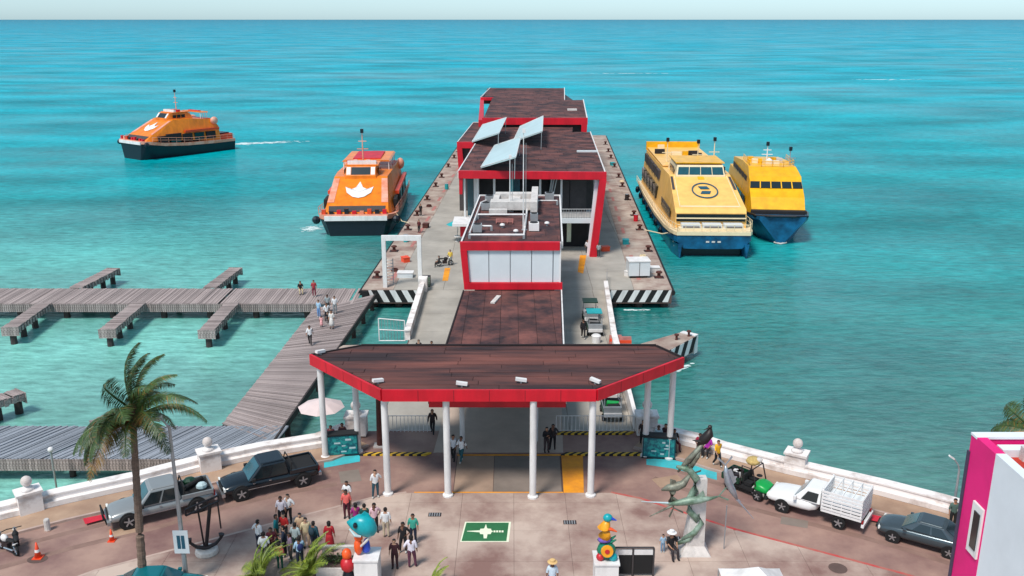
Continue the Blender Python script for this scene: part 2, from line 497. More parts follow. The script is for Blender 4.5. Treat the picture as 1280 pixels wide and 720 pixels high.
# kerbs round the plaza
kl = [(-26, 34.2), (-20.4, 39.23), (-12.45, 43.83), (-7.67, 46.49), (-6.0, 47.0)]
kr = [(5.6, 47.0), (7.2, 46.31), (11.64, 43.11), (19.04, 38.96), (26, 34.3)]
strip(kl, 0, 0.16, 0, 0.128, 'kerb', m_kerb, plaza)
strip(kr, 0, 0.16, 0, 0.128, 'kerb', m_redkerb, plaza)
# crossing floor under the canopy: dark slabs, orange paint
cross = tag(MB().prism((-3.28, 47.04) and [(-3.4, 47.15), (3.0, 47.15), (3.2, 52.0), (-3.4, 52.0)], 0.0, 0.012).build('crossing_floor', m_joint), kind='structure')
m_brn = M('brown_slab', (170, 142, 122), 0.8, 0.25, 0.5, 0.2, world=True)
m_gr2 = M('grey_slab', (136, 122, 112), 0.8, 0.25, 0.5, 0.2, world=True)
MB().prism([(-3.35, 47.3), (-1.1, 47.3), (-1.1, 51.8), (-3.35, 51.8)], 0.012, 0.03).build('slab', m_brn, cross)
MB().prism([(-1.07, 47.3), (2.85, 47.3), (2.95, 51.8), (-1.07, 51.8)], 0.012, 0.03).build('slab', m_gr2, cross)
MB().prism([(2.95, 47.05), (4.1, 47.05), (4.4, 51.9), (3.05, 51.9)], 0.012, 0.034).build('orange_marking', m_orange_g, cross)
MB().prism([(-5.6, 47.02), (2.93, 47.02), (2.93, 47.28), (-5.6, 47.28)], 0.012, 0.034).build('orange_marking', m_orange_g, cross)
MB().prism([(-3.4, 51.85), (3.04, 51.85), (3.04, 52.02), (-3.4, 52.02)], 0.012, 0.034).build('orange_marking', m_orange_g, cross)
MB().prism([(-11.57, 51.41), (-9.48, 52.17), (-9.31, 51.09), (-11.35, 50.25)], 0.004, 0.012).build('turquoise_marking', m_mat, road)
MB().prism([(8.27, 51.41), (9.62, 51.52), (12.25, 49.74), (12.04, 48.74), (9.74, 50.15), (8.17, 50.67)], 0.004, 0.012).build('turquoise_marking', m_mat, road)
# green painted panel on the plaza with a white emblem
gp = [(-2.61, 41.95), (-0.29, 41.95), (-0.17, 43.75), (-2.44, 43.75)]
MB().prism([(gp[0][0] - .06, gp[0][1] - .06), (gp[1][0] + .12, gp[1][1] - .06), (gp[2][0] + .12, gp[2][1] + .1), (gp[3][0] - .08, gp[3][1] + .1)], 0.12, 0.126).build('painted_border', m_cream, plaza)
MB().prism(gp, 0.126, 0.132).build('green_marking', m_green_g, plaza)
em = MB()
cx, cy = (-1.39, 42.87)
def star(c, rx, ry, n, k, rot=0):
    return [(c[0] + (rx if i % 2 == 0 else rx * k) * math.cos(rot + PI * i / n), c[1] + (ry if i % 2 == 0 else ry * k) * math.sin(rot + PI * i / n)) for i in range(2 * n)]
def fan(mb, pts, c, z0, z1):
    for i in range(len(pts)):
        mb.prism([c, pts[i], pts[(i + 1) % len(pts)]], z0, z1)
fan(em, star((cx, cy), 0.40, 0.36, 8, 0.82), (cx, cy), 0.132, 0.138)
em.prism([(cx - .13, cy), (cx, cy + .72), (cx + .13, cy)], 0.1385, 0.142)
em.prism([(cx - .13, cy), (cx + .13, cy), (cx + .08, cy - .68), (cx - .08, cy - .68)], 0.1385, 0.142)
em.prism([(cx - .3, cy - .1), (cx - .3, cy + .1), (cx - .98, cy + .03), (cx - .98, cy - .01)], 0.1385, 0.142)
for i in range(4):
    em.box(cx + .42 + i * .14, cx + .52 + i * .14, cy - .1, cy + .08, 0.1385, 0.142)
em.build('emblem', m_cream, plaza)

# ---------------------------------------------------------------- pier deck
NB = [(-8.75, 53.0), (8.1, 53.0), (8.25, 62.8), (8.41, 72.3), (9.38, 88.4), (-8.8, 88.4), (-8.65, 73.3)]
MBK = [(-15.07, 88.4), (16.03, 88.4), (21.8, 216), (-10.9, 216)]
deck = MB()
deck.prism([(-8.75, 55.46), (8.1, 55.46), (8.25, 62.8), (9.38, 88.4), (-8.8, 88.4)], -0.75, -0.05)
deck.prism(MBK, -1.45, -0.05)
deck = tag(deck.build('pier_deck', m_joint), kind='structure')
grid_pieces('slab', [(-8.75, 55.5), (8.1, 55.5), (8.25, 62.8), (8.41, 72.3), (9.38, 88.38), (-8.8, 88.38), (-8.65, 73.3)], 4.2, 5.0, -0.05, 0.0, m_conc, deck, gap=0.03)
grid_pieces('slab', [(-11.9, 88.42), (12.2, 88.42), (17.6, 216), (-8, 216)], 5.0, 7.0, -0.05, 0.0, m_conc, deck, gap=0.03)
grid_pieces('slab', [(-15.07, 88.42), (-11.93, 88.42), (-8.03, 216), (-10.9, 216)], 5.0, 5.0, -0.05, 0.0, m_conc2, deck, gap=0.03)
grid_pieces('slab', [(12.23, 88.42), (16.03, 88.42), (21.8, 216), (17.63, 216)], 5.0, 5.0, -0.05, 0.0, m_conc2, deck, gap=0.03)
MB().path([(-15.17, 88.4, -.35), (-11.0, 216, -.35)], 0.28, 6).build('rubber_fender', m_black, deck)
MB().path([(16.13, 88.4, -.35), (21.9, 216, -.35)], 0.28, 6).build('rubber_fender', m_black, deck)
# hazard stripes on the quay ends: alternate white and black blocks, leaning
def hazard(x0, x1, y, n, lean, parent, z0=-1.3, z1=-.06):
    wd = (x1 - x0) / n
    for i in range(n):
        a_, b_ = x0 + i * wd, x0 + (i + 1) * wd
        q = [(max(x0, min(x1, v)), z) for v, z in ((a_ - lean, z0), (b_ - lean, z0), (b_ + lean, z1), (a_ + lean, z1))]
        MB().add([(v, y, z) for v, z in q] + [(v, y - 0.03, z) for v, z in q],
                 [(0, 1, 2, 3), (7, 6, 5, 4), (0, 4, 5, 1), (1, 5, 6, 2), (2, 6, 7, 3), (3, 7, 4, 0)]).build('hazard_stripe', m_white if i % 2 == 0 else m_black, parent)
hazard(-14.4, -8.95, 88.4, 9, -0.32, deck)
hazard(9.6, 16.0, 88.4, 11, 0.32, deck)
MB().box(-15.0, -14.42, 88.1, 88.39, -1.6, -.1).build('rubber_fender', m_black, deck)
for x in (-14, -11.5, -9.2, 10.2, 12.8, 15.4):
    for y in (89.2, 110, 135, 165, 200):
        xx = x + (y - 88) * 0.035
        MB().lathe([(0.4, -3), (0.4, -1.45)], (xx, y, 0), 10).build('pile', m_pile, deck)
for x in (-7.8, -4, 0, 4, 7.6):
    for y in (57, 66, 75, 84):
        MB().lathe([(0.35, -3), (0.35, -0.75)], (x, y, 0), 10).build('pile', m_pile, deck)
# centre lane under the walkway roof, colour lightened in place of fill light
MB().prism([S(-4.0, 52.3), S(4.1, 52.3), S(4.1, 88.0), S(-4.0, 88.0)], 0.004, 0.012).build('lightened_lane', M('lightened_floor', (196, 174, 158), 0.8, 0.2, 0.5, world=True), deck)
MB().prism([(7.8, 102.41), (8.54, 102.41), (7.58, 94.46), (7.03, 95.1)], 0.006, 0.012).build('orange_marking', m_orange_g, deck)
MB().prism([(-7.32, 96.75), (-6.71, 96.75), (-6.63, 91.65), (-7.21, 91.65)], 0.006, 0.012).build('orange_marking', m_orange_g, deck)
# faded red paint lines along both quays
for sx, k_, n in ((-12.6, 0.034, 16), (13.0, 0.045, 16)):
    for i in range(n):
        y = 92 + i * 7.2
        x = sx + (y - 88) * k_
        MB().prism([(x - .2, y), (x + .2, y), (x + .35, y + 3.2), (x - .05, y + 3.2)], 0.004, 0.010).build('faded_red_marking', m_pinkstain, deck)

# low walls beside the narrow part
wl_ = tag(thing('parapet_wall', 'low white parapet wall on the left edge of the narrow pier neck', 'wall', (-8.7, 73.5, 0)))
MB().prism([(-9.0, 73.3), (-8.6, 73.3), (-8.72, 88.3), (-9.1, 88.3)], 0, 0.85).build('wall_body', m_wallwhite, wl_, world=True)
MB().prism([(-9.06, 73.2), (-8.54, 73.2), (-8.66, 88.35), (-9.16, 88.35)], 0.85, 0.95).build('coping', m_wallwhite, wl_, world=True)
MB().box(-9.3, -8.45, 87.6, 88.9, 0, 1.3).build('end_post', m_wallwhite, wl_, world=True)
wr_ = tag(thing('parapet_wall', 'low white parapet wall on the right edge of the narrow pier neck', 'wall', (8.5, 72.5, 0)))
MB().prism([(8.1, 63), (8.5, 63), (8.66, 72.3), (9.5, 88.3), (9.2, 88.3), (8.3, 72.3)], 0, 0.85).build('wall_body', m_wallwhite, wr_, world=True)
MB().prism([(8.04, 62.9), (8.56, 62.9), (8.72, 72.3), (9.56, 88.35), (9.14, 88.35), (8.24, 72.3)], 0.85, 0.95).build('coping', m_wallwhite, wr_, world=True)
MB().prism([(8.0, 55.4), (8.25, 55.4), (8.45, 62.8), (8.15, 62.8)], 0, 1.0).build('lower_wall', m_wallwhite, wr_, world=True)

# mooring spur (dolphin) on the right
sp_ = thing('mooring_spur', 'angled concrete mooring spur with striped black and white end right of the pier neck', 'jetty', (12, 72, 0))
spp = [(8.4, 67.0), (12.4, 70.3), (15.6, 74.2), (14.4, 75.2), (8.4, 70.6)]
MB().prism(spp, -1.4, 0.0).build('deck', m_conc2, sp_, world=True)
for i in range(7):
    a_ = Vector((12.4, 70.3)).lerp(Vector((15.6, 74.2)), i / 7); b_ = Vector((12.4, 70.3)).lerp(Vector((15.6, 74.2)), (i + 1) / 7)
    nrm = Vector((0.77, -0.63)) * 0.035
    sh = Vector((0.2, 0.24))
    q = [(a_ - sh, -1.3), (b_ - sh, -1.3), (b_ + sh, -.05), (a_ + sh, -.05)]
    MB().add([(p.x, p.y, z) for p, z in q] + [(p.x + nrm.x, p.y + nrm.y, z) for p, z in q],
             [(0, 1, 2, 3), (7, 6, 5, 4), (0, 4, 5, 1), (1, 5, 6, 2), (2, 6, 7, 3), (3, 7, 4, 0)]).build('hazard_stripe', m_black if i % 2 == 0 else m_white, sp_, world=True)
MB().prism([(15.63, 74.25), (16.0, 74.7), (14.9, 75.6), (14.5, 75.2)], -1.6, .05).build('rubber_fender', m_white, sp_, world=True)
for p in ((13.9, 73.4), (15.1, 74.3)):
    MB().lathe([(.14, 0), (.1, .1), (.1, .35), (.2, .4), (.2, .5)], (*p, 0), 8).build('bollard', m_rust, sp_, world=True)

# mooring bollards along both quays
bp = None
for side, x0, k_ in (('left', -14.3, 0.033), ('right', 15.2, 0.045)):
    for i in range(11):
        y = 93 + i * 10.6 + (i % 3) * 0.8
        x = x0 + (y - 88.4) * k_
        lab = 'rusty mooring bollard on the %s quay edge, %s' % (side, ['closest to the striped quay end', 'second in the row from the striped end', 'third in the row from the striped end', 'fourth in the row from the striped end', 'fifth in the row from the striped end', 'sixth, middle of the row', 'seventh from the striped end', 'eighth from the striped end', 'ninth from the striped end', 'second to last before the far end', 'last before the far pier end'][i])
        if bp is None:
            bp = thing('mooring_bollard', lab, 'bollard', (x, y, 0), 0, 'mooring bollards along the quays')
            MB().lathe([(.42, 0), (.42, .06), (.2, .1), (.17, .42), (.34, .5), (.34, .62), (.2, .68)], n=10).build('post', m_rust, bp)
            MB().box(-.5, .5, -.5, .5, 0, .03).build('base_plate', m_iron, bp)
            o = bp
        else:
            o = copy_tree(bp)
        o.location = (x, y, 0); o['label'] = lab

# ---------------------------------------------------------------- speed humps striped black and yellow
def hump(name_lab, x0, x1, y, n, skew=0.18):
    t = thing('striped_kerb', name_lab, 'speed bump', ((x0 + x1) / 2, y, 0), 0, 'striped concrete bumps across the pier entrance')
    wd = (x1 - x0) / n
    for i in range(n):
        a_ = x0 + i * wd
        b0 = [(a_ - skew, y - .16), (a_ + wd - skew, y - .16), (a_ + wd + skew, y + .16), (a_ + skew, y + .16)]
        MB().prism(b0, 0, .11).build('stripe_block', m_yel if i % 2 else m_black, t, world=True)
hump('black and yellow striped bump at the left of the pier entrance, front row', -9.3, -5.2, 52.0, 16)
hump('black and yellow striped bump at the right of the pier entrance, front row', 3.2, 8.2, 52.0, 20)
hump('striped bump at the foot of the railing on the right, back row', 2.9, 7.8, 55.0, 22)

# railing (white bars) across the entrance
def railing(lab, p0, p1, n, h=1.15, m=m_white, name='bar_railing', grp=None):
    p0, p1 = Vector((*p0, 0)), Vector((*p1, 0))
    t = thing(name, lab, 'railing', (p0 + p1) / 2, 0, grp)
    MB().path([p0 + Vector((0, 0, h)), p1 + Vector((0, 0, h))], .03, 5).build('top_rail', m, t, world=True)
    MB().path([p0 + Vector((0, 0, .12)), p1 + Vector((0, 0, .12))], .025, 5).build('bottom_rail', m, t, world=True)
    for i in range(n + 1):
        c = p0.lerp(p1, i / n) - (p0 + p1) / 2
        piece('bar', m, (c.x, c.y, h / 2), (.035, .035, h), t)
    return t
railing('white bar railing at the right of the pier entrance behind the striped bump', (2.9, 55.3), (8.0, 55.3), 20)
railing('white bar railing at the left of the pier entrance beside the brown post', (-8.3, 55.3), (-5.3, 55.3), 12)
railing('thin steel guard rail at the near corner of the right quay', (9.5, 88.6), (9.9, 92.5), 6, 1.0, m_steel)

# gate panel by the water on the left neck
gt = thing('white_gate', 'white mesh gate leaning over the water left of the pier neck', 'gate', (-10.1, 74, 0))
for a_, b_ in (((-11.3, 74, -.3), (-11.3, 74, 1.7)), ((-9.1, 74, -.3), (-9.1, 74, 1.5)), ((-11.3, 74, 1.7), (-9.1, 74, 1.5)), ((-11.3, 74, -.3), (-9.1, 74, -.3)), ((-11.3, 74, .7), (-9.1, 74, .6))):
    MB().path([a_, b_], .05, 5).build('frame_bar', m_white, gt, world=True)
for i in range(8):
    x = -11.05 + i * .26
    MB().path([(x, 74, -.3), (x, 74, 1.68 - i * .025)], .018, 4).build('bar', m_steel, gt, world=True)
lg = thing('concrete_ledge', 'low concrete ledge joining the boardwalk to the pier neck by the white gate', 'ledge', (-10.5, 72.5, -1))
MB().prism([(-15, 71.3), (-8.8, 71.6), (-8.8, 73.4), (-14.2, 73.0)], -.7, -.35).build('ledge_slab', m_conc2, lg, world=True)
MB().prism([(-14, 71.6), (-9.2, 71.9), (-9.2, 73.0), (-13.6, 72.7)], -2.6, -.7).build('ledge_footing', m_pile, lg, world=True)

# white square frame arch and ladder on the left quay
ar = thing('frame_arch', 'plain white rectangular frame standing at the near end of the left quay', 'arch', (-11, 89.3, 0))
MB().box(-13.0, -12.6, 89.1, 89.5, 0, 4.85).build('upright', m_white, ar, world=True)
MB().box(-9.45, -9.05, 89.1, 89.5, 0, 4.85).build('upright', m_white, ar, world=True)
MB().box(-13.0, -9.05, 89.1, 89.5, 4.853, 5.35).build('lintel', m_white, ar, world=True)
la = thing('steel_ladder', 'short steel gangway ladder standing left of the white frame opening', 'ladder', (-12.3, 90.2, 0))
for x in (-12.75, -12.1):
    MB().path([(x, 90.2, 0), (x, 90.4, 2.7)], .05, 5).build('rail', m_steel, la, world=True)
for i in range(8):
    MB().path([(-12.75, 90.2 + i * .02, .3 + i * .32), (-12.1, 90.2 + i * .02, .3 + i * .32)], .035, 5).build('rung', m_steel, la, world=True)
wb = thing('white_container', 'white box container standing on the right quay near the striped end', 'container', (*(13.25, 93.5), 0), R(3))
MB().box(-1.1, 1.1, -.9, .9, .25, 1.75).build('body', m_panelw, wb)
MB().box(-1.16, 1.16, -.96, .96, 1.75, 1.87).build('lid', m_white, wb)
MB().box(-.9, .9, -.7, .7, 0, .25).build('base', m_black, wb)
MB().box(-.03, .03, -.93, -.9, .3, 1.7).build('door_seam', m_grey, wb)
sb_ = thing('small_cabinet', 'small grey white cabinet right of the white container on the quay', 'cabinet', (*(15.26, 95.1), 0))
MB().box(-.5, .5, -.4, .4, 0, .55).build('body', m_stone, sb_)
MB().box(-.54, .54, -.44, .44, .55, .62).build('lid', m_white, sb_)
wp = thing('white_board', 'pale board lying on the left quay behind the white frame', 'board', (*(-11.19, 93.19), 0))
MB().box(-.8, .8, -.5, .5, 0, .5).build('board_body', m_panelw, wp)
MB().box(-.85, .85, -.55, .55, .5, .56).build('board_top', m_white, wp)

# planter / barrel green near the arch
gb = thing('green_crate', 'grey green slatted crate beside the right foot of the white frame', 'crate', (*(-8.78, 89.86), 0))
for i in range(5): piece('slat', M('grey_green', (110, 128, 112), 0.7) if i == 0 else bpy.data.materials['grey_green'], (0, -.45, .12 + i * .2), (1.0, .05, .15), gb)
MB().box(-.5, .5, -.42, .42, 0, 1.0).build('body', m_dgrey, gb)

# ---------------------------------------------------------------- seawalls and pillars
def seawall(lab, line):
    t = thing('seawall', lab, 'wall', (*line[3], 0))
    for d0, d1, z0, z1, nm in ((0.02, 0.42, .12, .42, 'ledge'), (0.36, 0.92, -3.5, .66, 'wall_body'), (0.30, 1.0, .66, .74, 'coping')):
        a_, b_ = off(line, d0), off(line, d1)
        mb = MB()
        for i in range(len(line) - 1): mb.prism([a_[i], a_[i + 1], b_[i + 1], b_[i]], z0, z1)
        mb.build(nm, m_wallwhite, t, world=True)
seawall('long white seawall with broad coping curving along the left side of the road', WL)
seawall('long white seawall with broad coping curving along the right side of the road', WR)
def pillar(lab, x, y, rz, s=1.0):
    s *= .9
    t = thing('ball_pillar', lab, 'pillar', (x, y, .1), rz, 'white pillars with ball finials on the seawall')
    MB().box(-.66 * s, .66 * s, -.5 * s, .5 * s, 0, 1.25 * s).build('shaft', m_wallwhite, t)
    MB().box(-.74 * s, .74 * s, -.58 * s, .58 * s, 1.253 * s, 1.4 * s).build('cap', m_wallwhite, t)
    MB().lathe([(.4 * s, 1.4 * s), (.34 * s, 1.56 * s), (.18 * s, 1.62 * s), (.18 * s, 1.7 * s)], n=12).build('neck', m_wallwhite, t, smooth=True)
    MB().ball((0, 0, 1.98 * s), .33 * s, 14).build('ball', m_wallwhite, t, smooth=True)
pillar('white ball topped pillar on the seawall at the far left near the motorbike', *(-26.43, 45.09), R(38))
pillar('white ball topped pillar on the left seawall behind the dark pickup truck', *(-18.11, 49.94), R(30))
pillar('white ball topped pillar at the left corner where seawall meets pier', -10.1, 54.9, 0, 1.1)
pillar('white ball topped pillar at the right corner where seawall meets pier', 8.75, 55.0, 0, 1.1)
pillar('white ball topped pillar on the right seawall behind the green utility cart', *(16.94, 49.74), R(-30))

# ---------------------------------------------------------------- wooden boardwalks
def seglen(a_, b_): return (Vector(b_) - Vector(a_)).length
def planked(t, quad, n, m, z=-.4, gap=.12, along=0, lim=300, jit=.02, skew=0.0):
    """quad = 4 corners; n planks laid across from edge 0-3 to edge 1-2"""
    a_, b_, c_, d_ = (Vector(q) for q in quad)
    for i in range(n):
        t0, t1 = (i + gap / 2) / n, (i + 1 - gap / 2) / n
        def ed(p, q, tt): return p.lerp(q, max(0, min(1, tt)))
        p = [ed(a_, b_, t0), ed(a_, b_, t1), ed(d_, c_, t1 + skew), ed(d_, c_, t0 + skew)]
        dz = random.uniform(-jit, jit)
        if random.random() < .012: continue
        cen = (p[0] + p[1] + p[2] + p[3]) / 4
        ov = random.uniform(-.05, .08)
        u = ((p[3] + p[2]) / 2 - (p[0] + p[1]) / 2)
        ln = u.length + ov
        wd = seglen(p[0], p[1]) * abs(math.sin(u.angle_signed(p[1] - p[0]) if u.length and (p[1] - p[0]).length else PI / 2))
        an = math.atan2(u.y, u.x)
        o = piece('plank', m, (cen.x - t.location.x, cen.y - t.location.y, z - .04 - t.location.z + dz), (ln, wd, .08), t, an)
def piles(t, pts, z=-.6, r_=.2):
    for p in pts:
        MB().lathe([(r_ * 1.1, -3), (r_, z)], (*p, 0), 8).build('pile', m_pile, t, world=True)
def beam(t, a_, b_, z0, z1, wd, m=m_wood_d, name='beam'):
    a_, b_ = Vector(a_), Vector(b_)
    d = (b_ - a_).normalized(); n = Vector((-d.y, d.x)) * wd / 2
    MB().prism([a_ - n, b_ - n, b_ + n, a_ + n], z0, z1).build(name, m, t, world=True)

# A: the near boardwalk running off to the left
bwA = thing('boardwalk', 'broad grey wooden boardwalk along the left shore with diagonal planks', 'boardwalk', (-26, 54.5, -.4))
A0, A1, A2, A3 = (-50, 52.3), (-15.6, 52.3), (-15.2, 57.1), (-50, 57.1)
planked(bwA, [A0, A1, A2, A3], 150, m_wood_b, skew=0.07, gap=.16, jit=.03)
for y in (52.6, 54.7, 56.8): beam(bwA, (-50, y), (-15.6, y), -.85, -.49, .25)
for i in range(176):
    x = -50 + i * .196
    piece('face_board', m_wood, (x + 26, 52.25 - 54.5, -.42), (.17, .05, .78), bwA, ry=random.uniform(-.02, .02))
piles(bwA, [(x, y) for x in (-46, -40, -34, -28, -22, -17) for y in (53, 56.4)], -.85)
# B: the long diagonal walkway
bwB = thing('boardwalk', 'long wooden walkway climbing diagonally from the shore to the left quay corner', 'boardwalk', (-17, 70, -.4))
B0, B1, B2, B3 = (-19.69, 57.28), (-18.84, 83.31), (-13.75, 88.08), (-15.75, 55.17)
B0 = (B0[0], B0[1]); B3 = (B3[0] + .1, 54.4)
planked(bwB, [B0, B1, B2, B3], 118, m_wood, gap=.1)
for k_ in (.03, .5, .97):
    beam(bwB, Vector(B0).lerp(Vector(B3), k_), Vector(B1).lerp(Vector(B2), k_), -.9, -.49, .25)
beam(bwB, Vector(B3) + Vector((.12, 0)), Vector(B2) + Vector((.12, 0)), -.8, -.3, .12, m_wood_d, 'edge_board')
piles(bwB, [Vector(B0).lerp(Vector(B1), i / 8).lerp(Vector(B3).lerp(Vector(B2), i / 8), s_) for i in range(9) for s_ in (.05, .95)], -.9)
# C: the cross walkway heading left
bwC = thing('boardwalk', 'straight wooden pier running left across the water with five finger jetties', 'boardwalk', (-35, 87, -.4))
planked(bwC, [(-62, 85.0), (-15.2, 85.0), (-15.2, 90.2), (-62, 90.2)], 190, m_wood, gap=.12)
for y in (85.3, 87.5, 89.9): beam(bwC, (-62, y), (-18.7, y), -.95, -.49, .25)
for i in range(210):
    x = -62 + i * .206
    piece('face_board', m_wood, (x + 35, 84.94 - 87, -.44), (.16, .05, .78), bwC, ry=random.uniform(-.03, .03))
piles(bwC, [(x, y) for x in (-58, -53, -48, -43.5, -39, -34, -29.5, -25, -20) for y in (85.6, 89.6)], -.95, .3)
def finger(lab, x0, y0, x1, y1, wd=1.35, n=34):
    t = thing('finger_jetty', lab, 'jetty', ((x0 + x1) / 2, (y0 + y1) / 2, -.4), 0, 'narrow finger jetties off the wooden pier')
    d = Vector((x1 - x0, y1 - y0)).normalized(); nn = Vector((-d.y, d.x)) * wd / 2
    a_, b_ = Vector((x0, y0)), Vector((x1, y1))
    planked(t, [a_ - nn, b_ - nn, b_ + nn, a_ + nn], n, m_wood, gap=.14, z=-.3, jit=.03)
    for s_ in (-1, 1): beam(t, a_ + nn * .85 * s_, b_ + nn * .85 * s_, -.85, -.395, .12, m_wood)
    L_ = (b_ - a_).length
    ang = math.atan2(d.y, d.x)
    nb = int(L_ / .55)
    for s_ in (-1, 1):
        for i in range(nb):
            c = a_.lerp(b_, (i + .5) / nb) + nn * 1.07 * s_
            piece('side_board', m_wood, (c.x - t.location.x, c.y - t.location.y, -.25), (.3, .05, .46 + random.uniform(-.12, .08)), t, ang)
    for i in range(6):
        c = b_ + d * .03 + nn * (i - 2.5) / 2.6
        piece('side_board', m_wood, (c.x - t.location.x, c.y - t.location.y, -.3), (.24, .05, .85), t, ang + PI / 2)
    piles(t, [a_.lerp(b_, k_) for k_ in (.35, .68, .95)], -.75, .28)
finger('finger jetty reaching toward the viewer at the far left of the wooden pier', -45.2, 85.0, -44.7, 77.6)
finger('finger jetty reaching toward the viewer in the middle of the wooden pier', -36.1, 85.0, -35.8, 77.0)
finger('finger jetty reaching toward the viewer nearest the diagonal walkway', -27.1, 85.0, -26.95, 76.8)
finger('finger jetty on the far side of the wooden pier, left one', -44.6, 90.3, -43.9, 97.8)
finger('finger jetty on the far side of the wooden pier, right one near the walkway', -30.9, 90.3, -30.5, 98.0)
finger('broken finger jetty cut by the left picture edge behind the near boardwalk', -39.5, 58.5, -36.3, 63.0)
finger('short jetty stub in the water behind the coconut palm crown', *(-28.37, 57.41), *(-27.67, 58.86), 1.0, 8)

# ================================================================ CANOPIES AND TERMINAL
# big entrance canopy
Cn = thing('entrance_canopy', 'large dark roofed entrance canopy with bright red fascia on white columns', 'canopy', (0, 50, 0))
RP = [(-7.05, 46.4), (4.57, 46.4), (10.15, 51.4), (8.9, 53.5), (-9.3, 53.5), (-12.05, 51.9)]
MB().prism(RP, 6.2, 6.62).build('roof_deck', m_roofbase, Cn, world=True)
inner = []
cxr, cyr = -0.9, 50.5
for p in RP: inner.append((cxr + (p[0] - cxr) * .985, cyr + (p[1] - cyr) * .97))
grid_pieces('roof_sheet', inner, 5.5, .62, 6.62, 6.66, m_roof2, Cn, gap=.03, jit=.5, zj=.03)
def fascia(p, q, z0, z1, th, parent, m=m_red, name='fascia'):
    p, q = Vector(p), Vector(q)
    d = (q - p).normalized(); n = Vector((d.y, -d.x)) * th
    return MB().prism([p, q, q + n, p + n], z0, z1).build(name, m, parent, world=True)
fascia(RP[0], RP[1], 6.05, 6.72, .14, Cn)
fascia(RP[1] , RP[2], 6.052, 6.718, .14, Cn)
fascia(RP[5], RP[0], 6.052, 6.718, .14, Cn)
m_seam = M('fascia_seam', (120, 8, 26), 0.7, 0.2)
for p_, q_, n_ in ((RP[0], RP[1], 6), (RP[1], RP[2], 4), (RP[5], RP[0], 4)):
    p_, q_ = Vector(p_), Vector(q_); d_ = (q_ - p_).normalized(); nn_ = Vector((d_.y, -d_.x))
    for i in range(1, n_):
        c_ = p_.lerp(q_, i / n_)
        MB().prism([c_ + nn_ * .138, c_ + d_ * .03 + nn_ * .138, c_ + d_ * .03 + nn_ * .146, c_ + nn_ * .146], 6.06, 6.71).build('panel_joint', m_seam, Cn, world=True)
fascia(RP[2], RP[3], 6.3, 6.7, .1, Cn, m_roofbase)
fascia(RP[3], RP[4], 6.3, 6.74, .1, Cn, m_roofbase)
fascia(RP[4], RP[5], 6.3, 6.7, .1, Cn, m_roofbase)
for b in ((-7.04, 46.85), (-3.62, 46.67), (1.17, 46.5), (4.44, 46.67), (-11.52, 51.62), (-9.61, 52.39), (9.67, 51.52), (8.24, 51.84)):
    z0 = .12 if b[1] < 47 else 0
    c_ = MB().lathe([(.19, z0), (.19, 6.2)], (*b, 0), 14).build('column', m_white, Cn, smooth=False, world=True)
    auto_smooth(c_)
    MB().lathe([(.3, z0), (.3, z0 + .1), (.22, z0 + .16)], (*b, 0), 14).build('base_ring', m_white, c_)
for p, an in (((-11.5, 51.9), 0.9), ((-7.4, 47.3), 0.6), ((4.6, 47.3), -0.6), ((-2.75, 46.85), 0), ((.5, 47.4), 0)):
    fl = thing('floodlight', {(-11.5, 51.9): 'white floodlight on the left tip of the entrance canopy', (-7.4, 47.3): 'white floodlight on the left bend of the entrance canopy edge', (4.6, 47.3): 'white floodlight on the right bend of the entrance canopy edge', (-2.75, 46.85): 'white floodlight on the canopy front edge left of centre', (.5, 47.4): 'white floodlight on the canopy front edge just right of centre'}[p], 'floodlight', (*p, 6.66), an, 'fittings on the canopy roof')
    MB().obox((0, 0, .22), (.62, .22, .16), ry=R(8)).build('lamp_body', m_white, fl)
    MB().box(-.05, .05, -.05, .05, 0, .16).build('bracket', m_steel, fl)

# covered walkway behind it
Wk = thing('walkway_canopy', 'long flat dark roof with red front edge covering the pier walkway', 'canopy', (*S(0, 62), 0))
MB().prism(SP((-4.05, 51.6), (4.15, 51.6), (4.15, 74.7), (-4.05, 74.7)), 3.45, 3.93).build('roof_deck', m_roofbase, Wk, world=True)
grid_pieces('roof_sheet', SP((-4.0, 51.7), (4.08, 51.7), (4.08, 74.6), (-4.0, 74.6)), 1.35, 3.1, 3.93, 3.97, m_roof, Wk, gap=.03, zj=.02, stagger=False)
MB().prism(SP((-4.1, 51.48), (4.2, 51.48), (4.2, 51.6), (-4.1, 51.6)), 3.42, 4.0).build('fascia', m_red, Wk, world=True)
MB().prism(SP((4.15, 51.6), (4.25, 51.6), (4.25, 74.7), (4.15, 74.7)), 3.6, 4.03).build('edge_trim', m_white, Wk, world=True)
MB().prism(SP((-4.15, 51.6), (-4.05, 51.6), (-4.05, 74.7), (-4.15, 74.7)), 3.6, 4.0).build('edge_trim', m_roofbase, Wk, world=True)
for v in (54, 60, 66, 72):
    for u in (-2.35, 2.35):
        MB().lathe([(.16, 0), (.16, 3.45)], (*S(u, v), 0), 10).build('column', m_white, Wk, world=True)
MB().obox((*S(-1.2, 71.8), 4.05), (.35, 2.0, .12), R(-14)).build('vent_strip', m_stone, Wk, world=True)

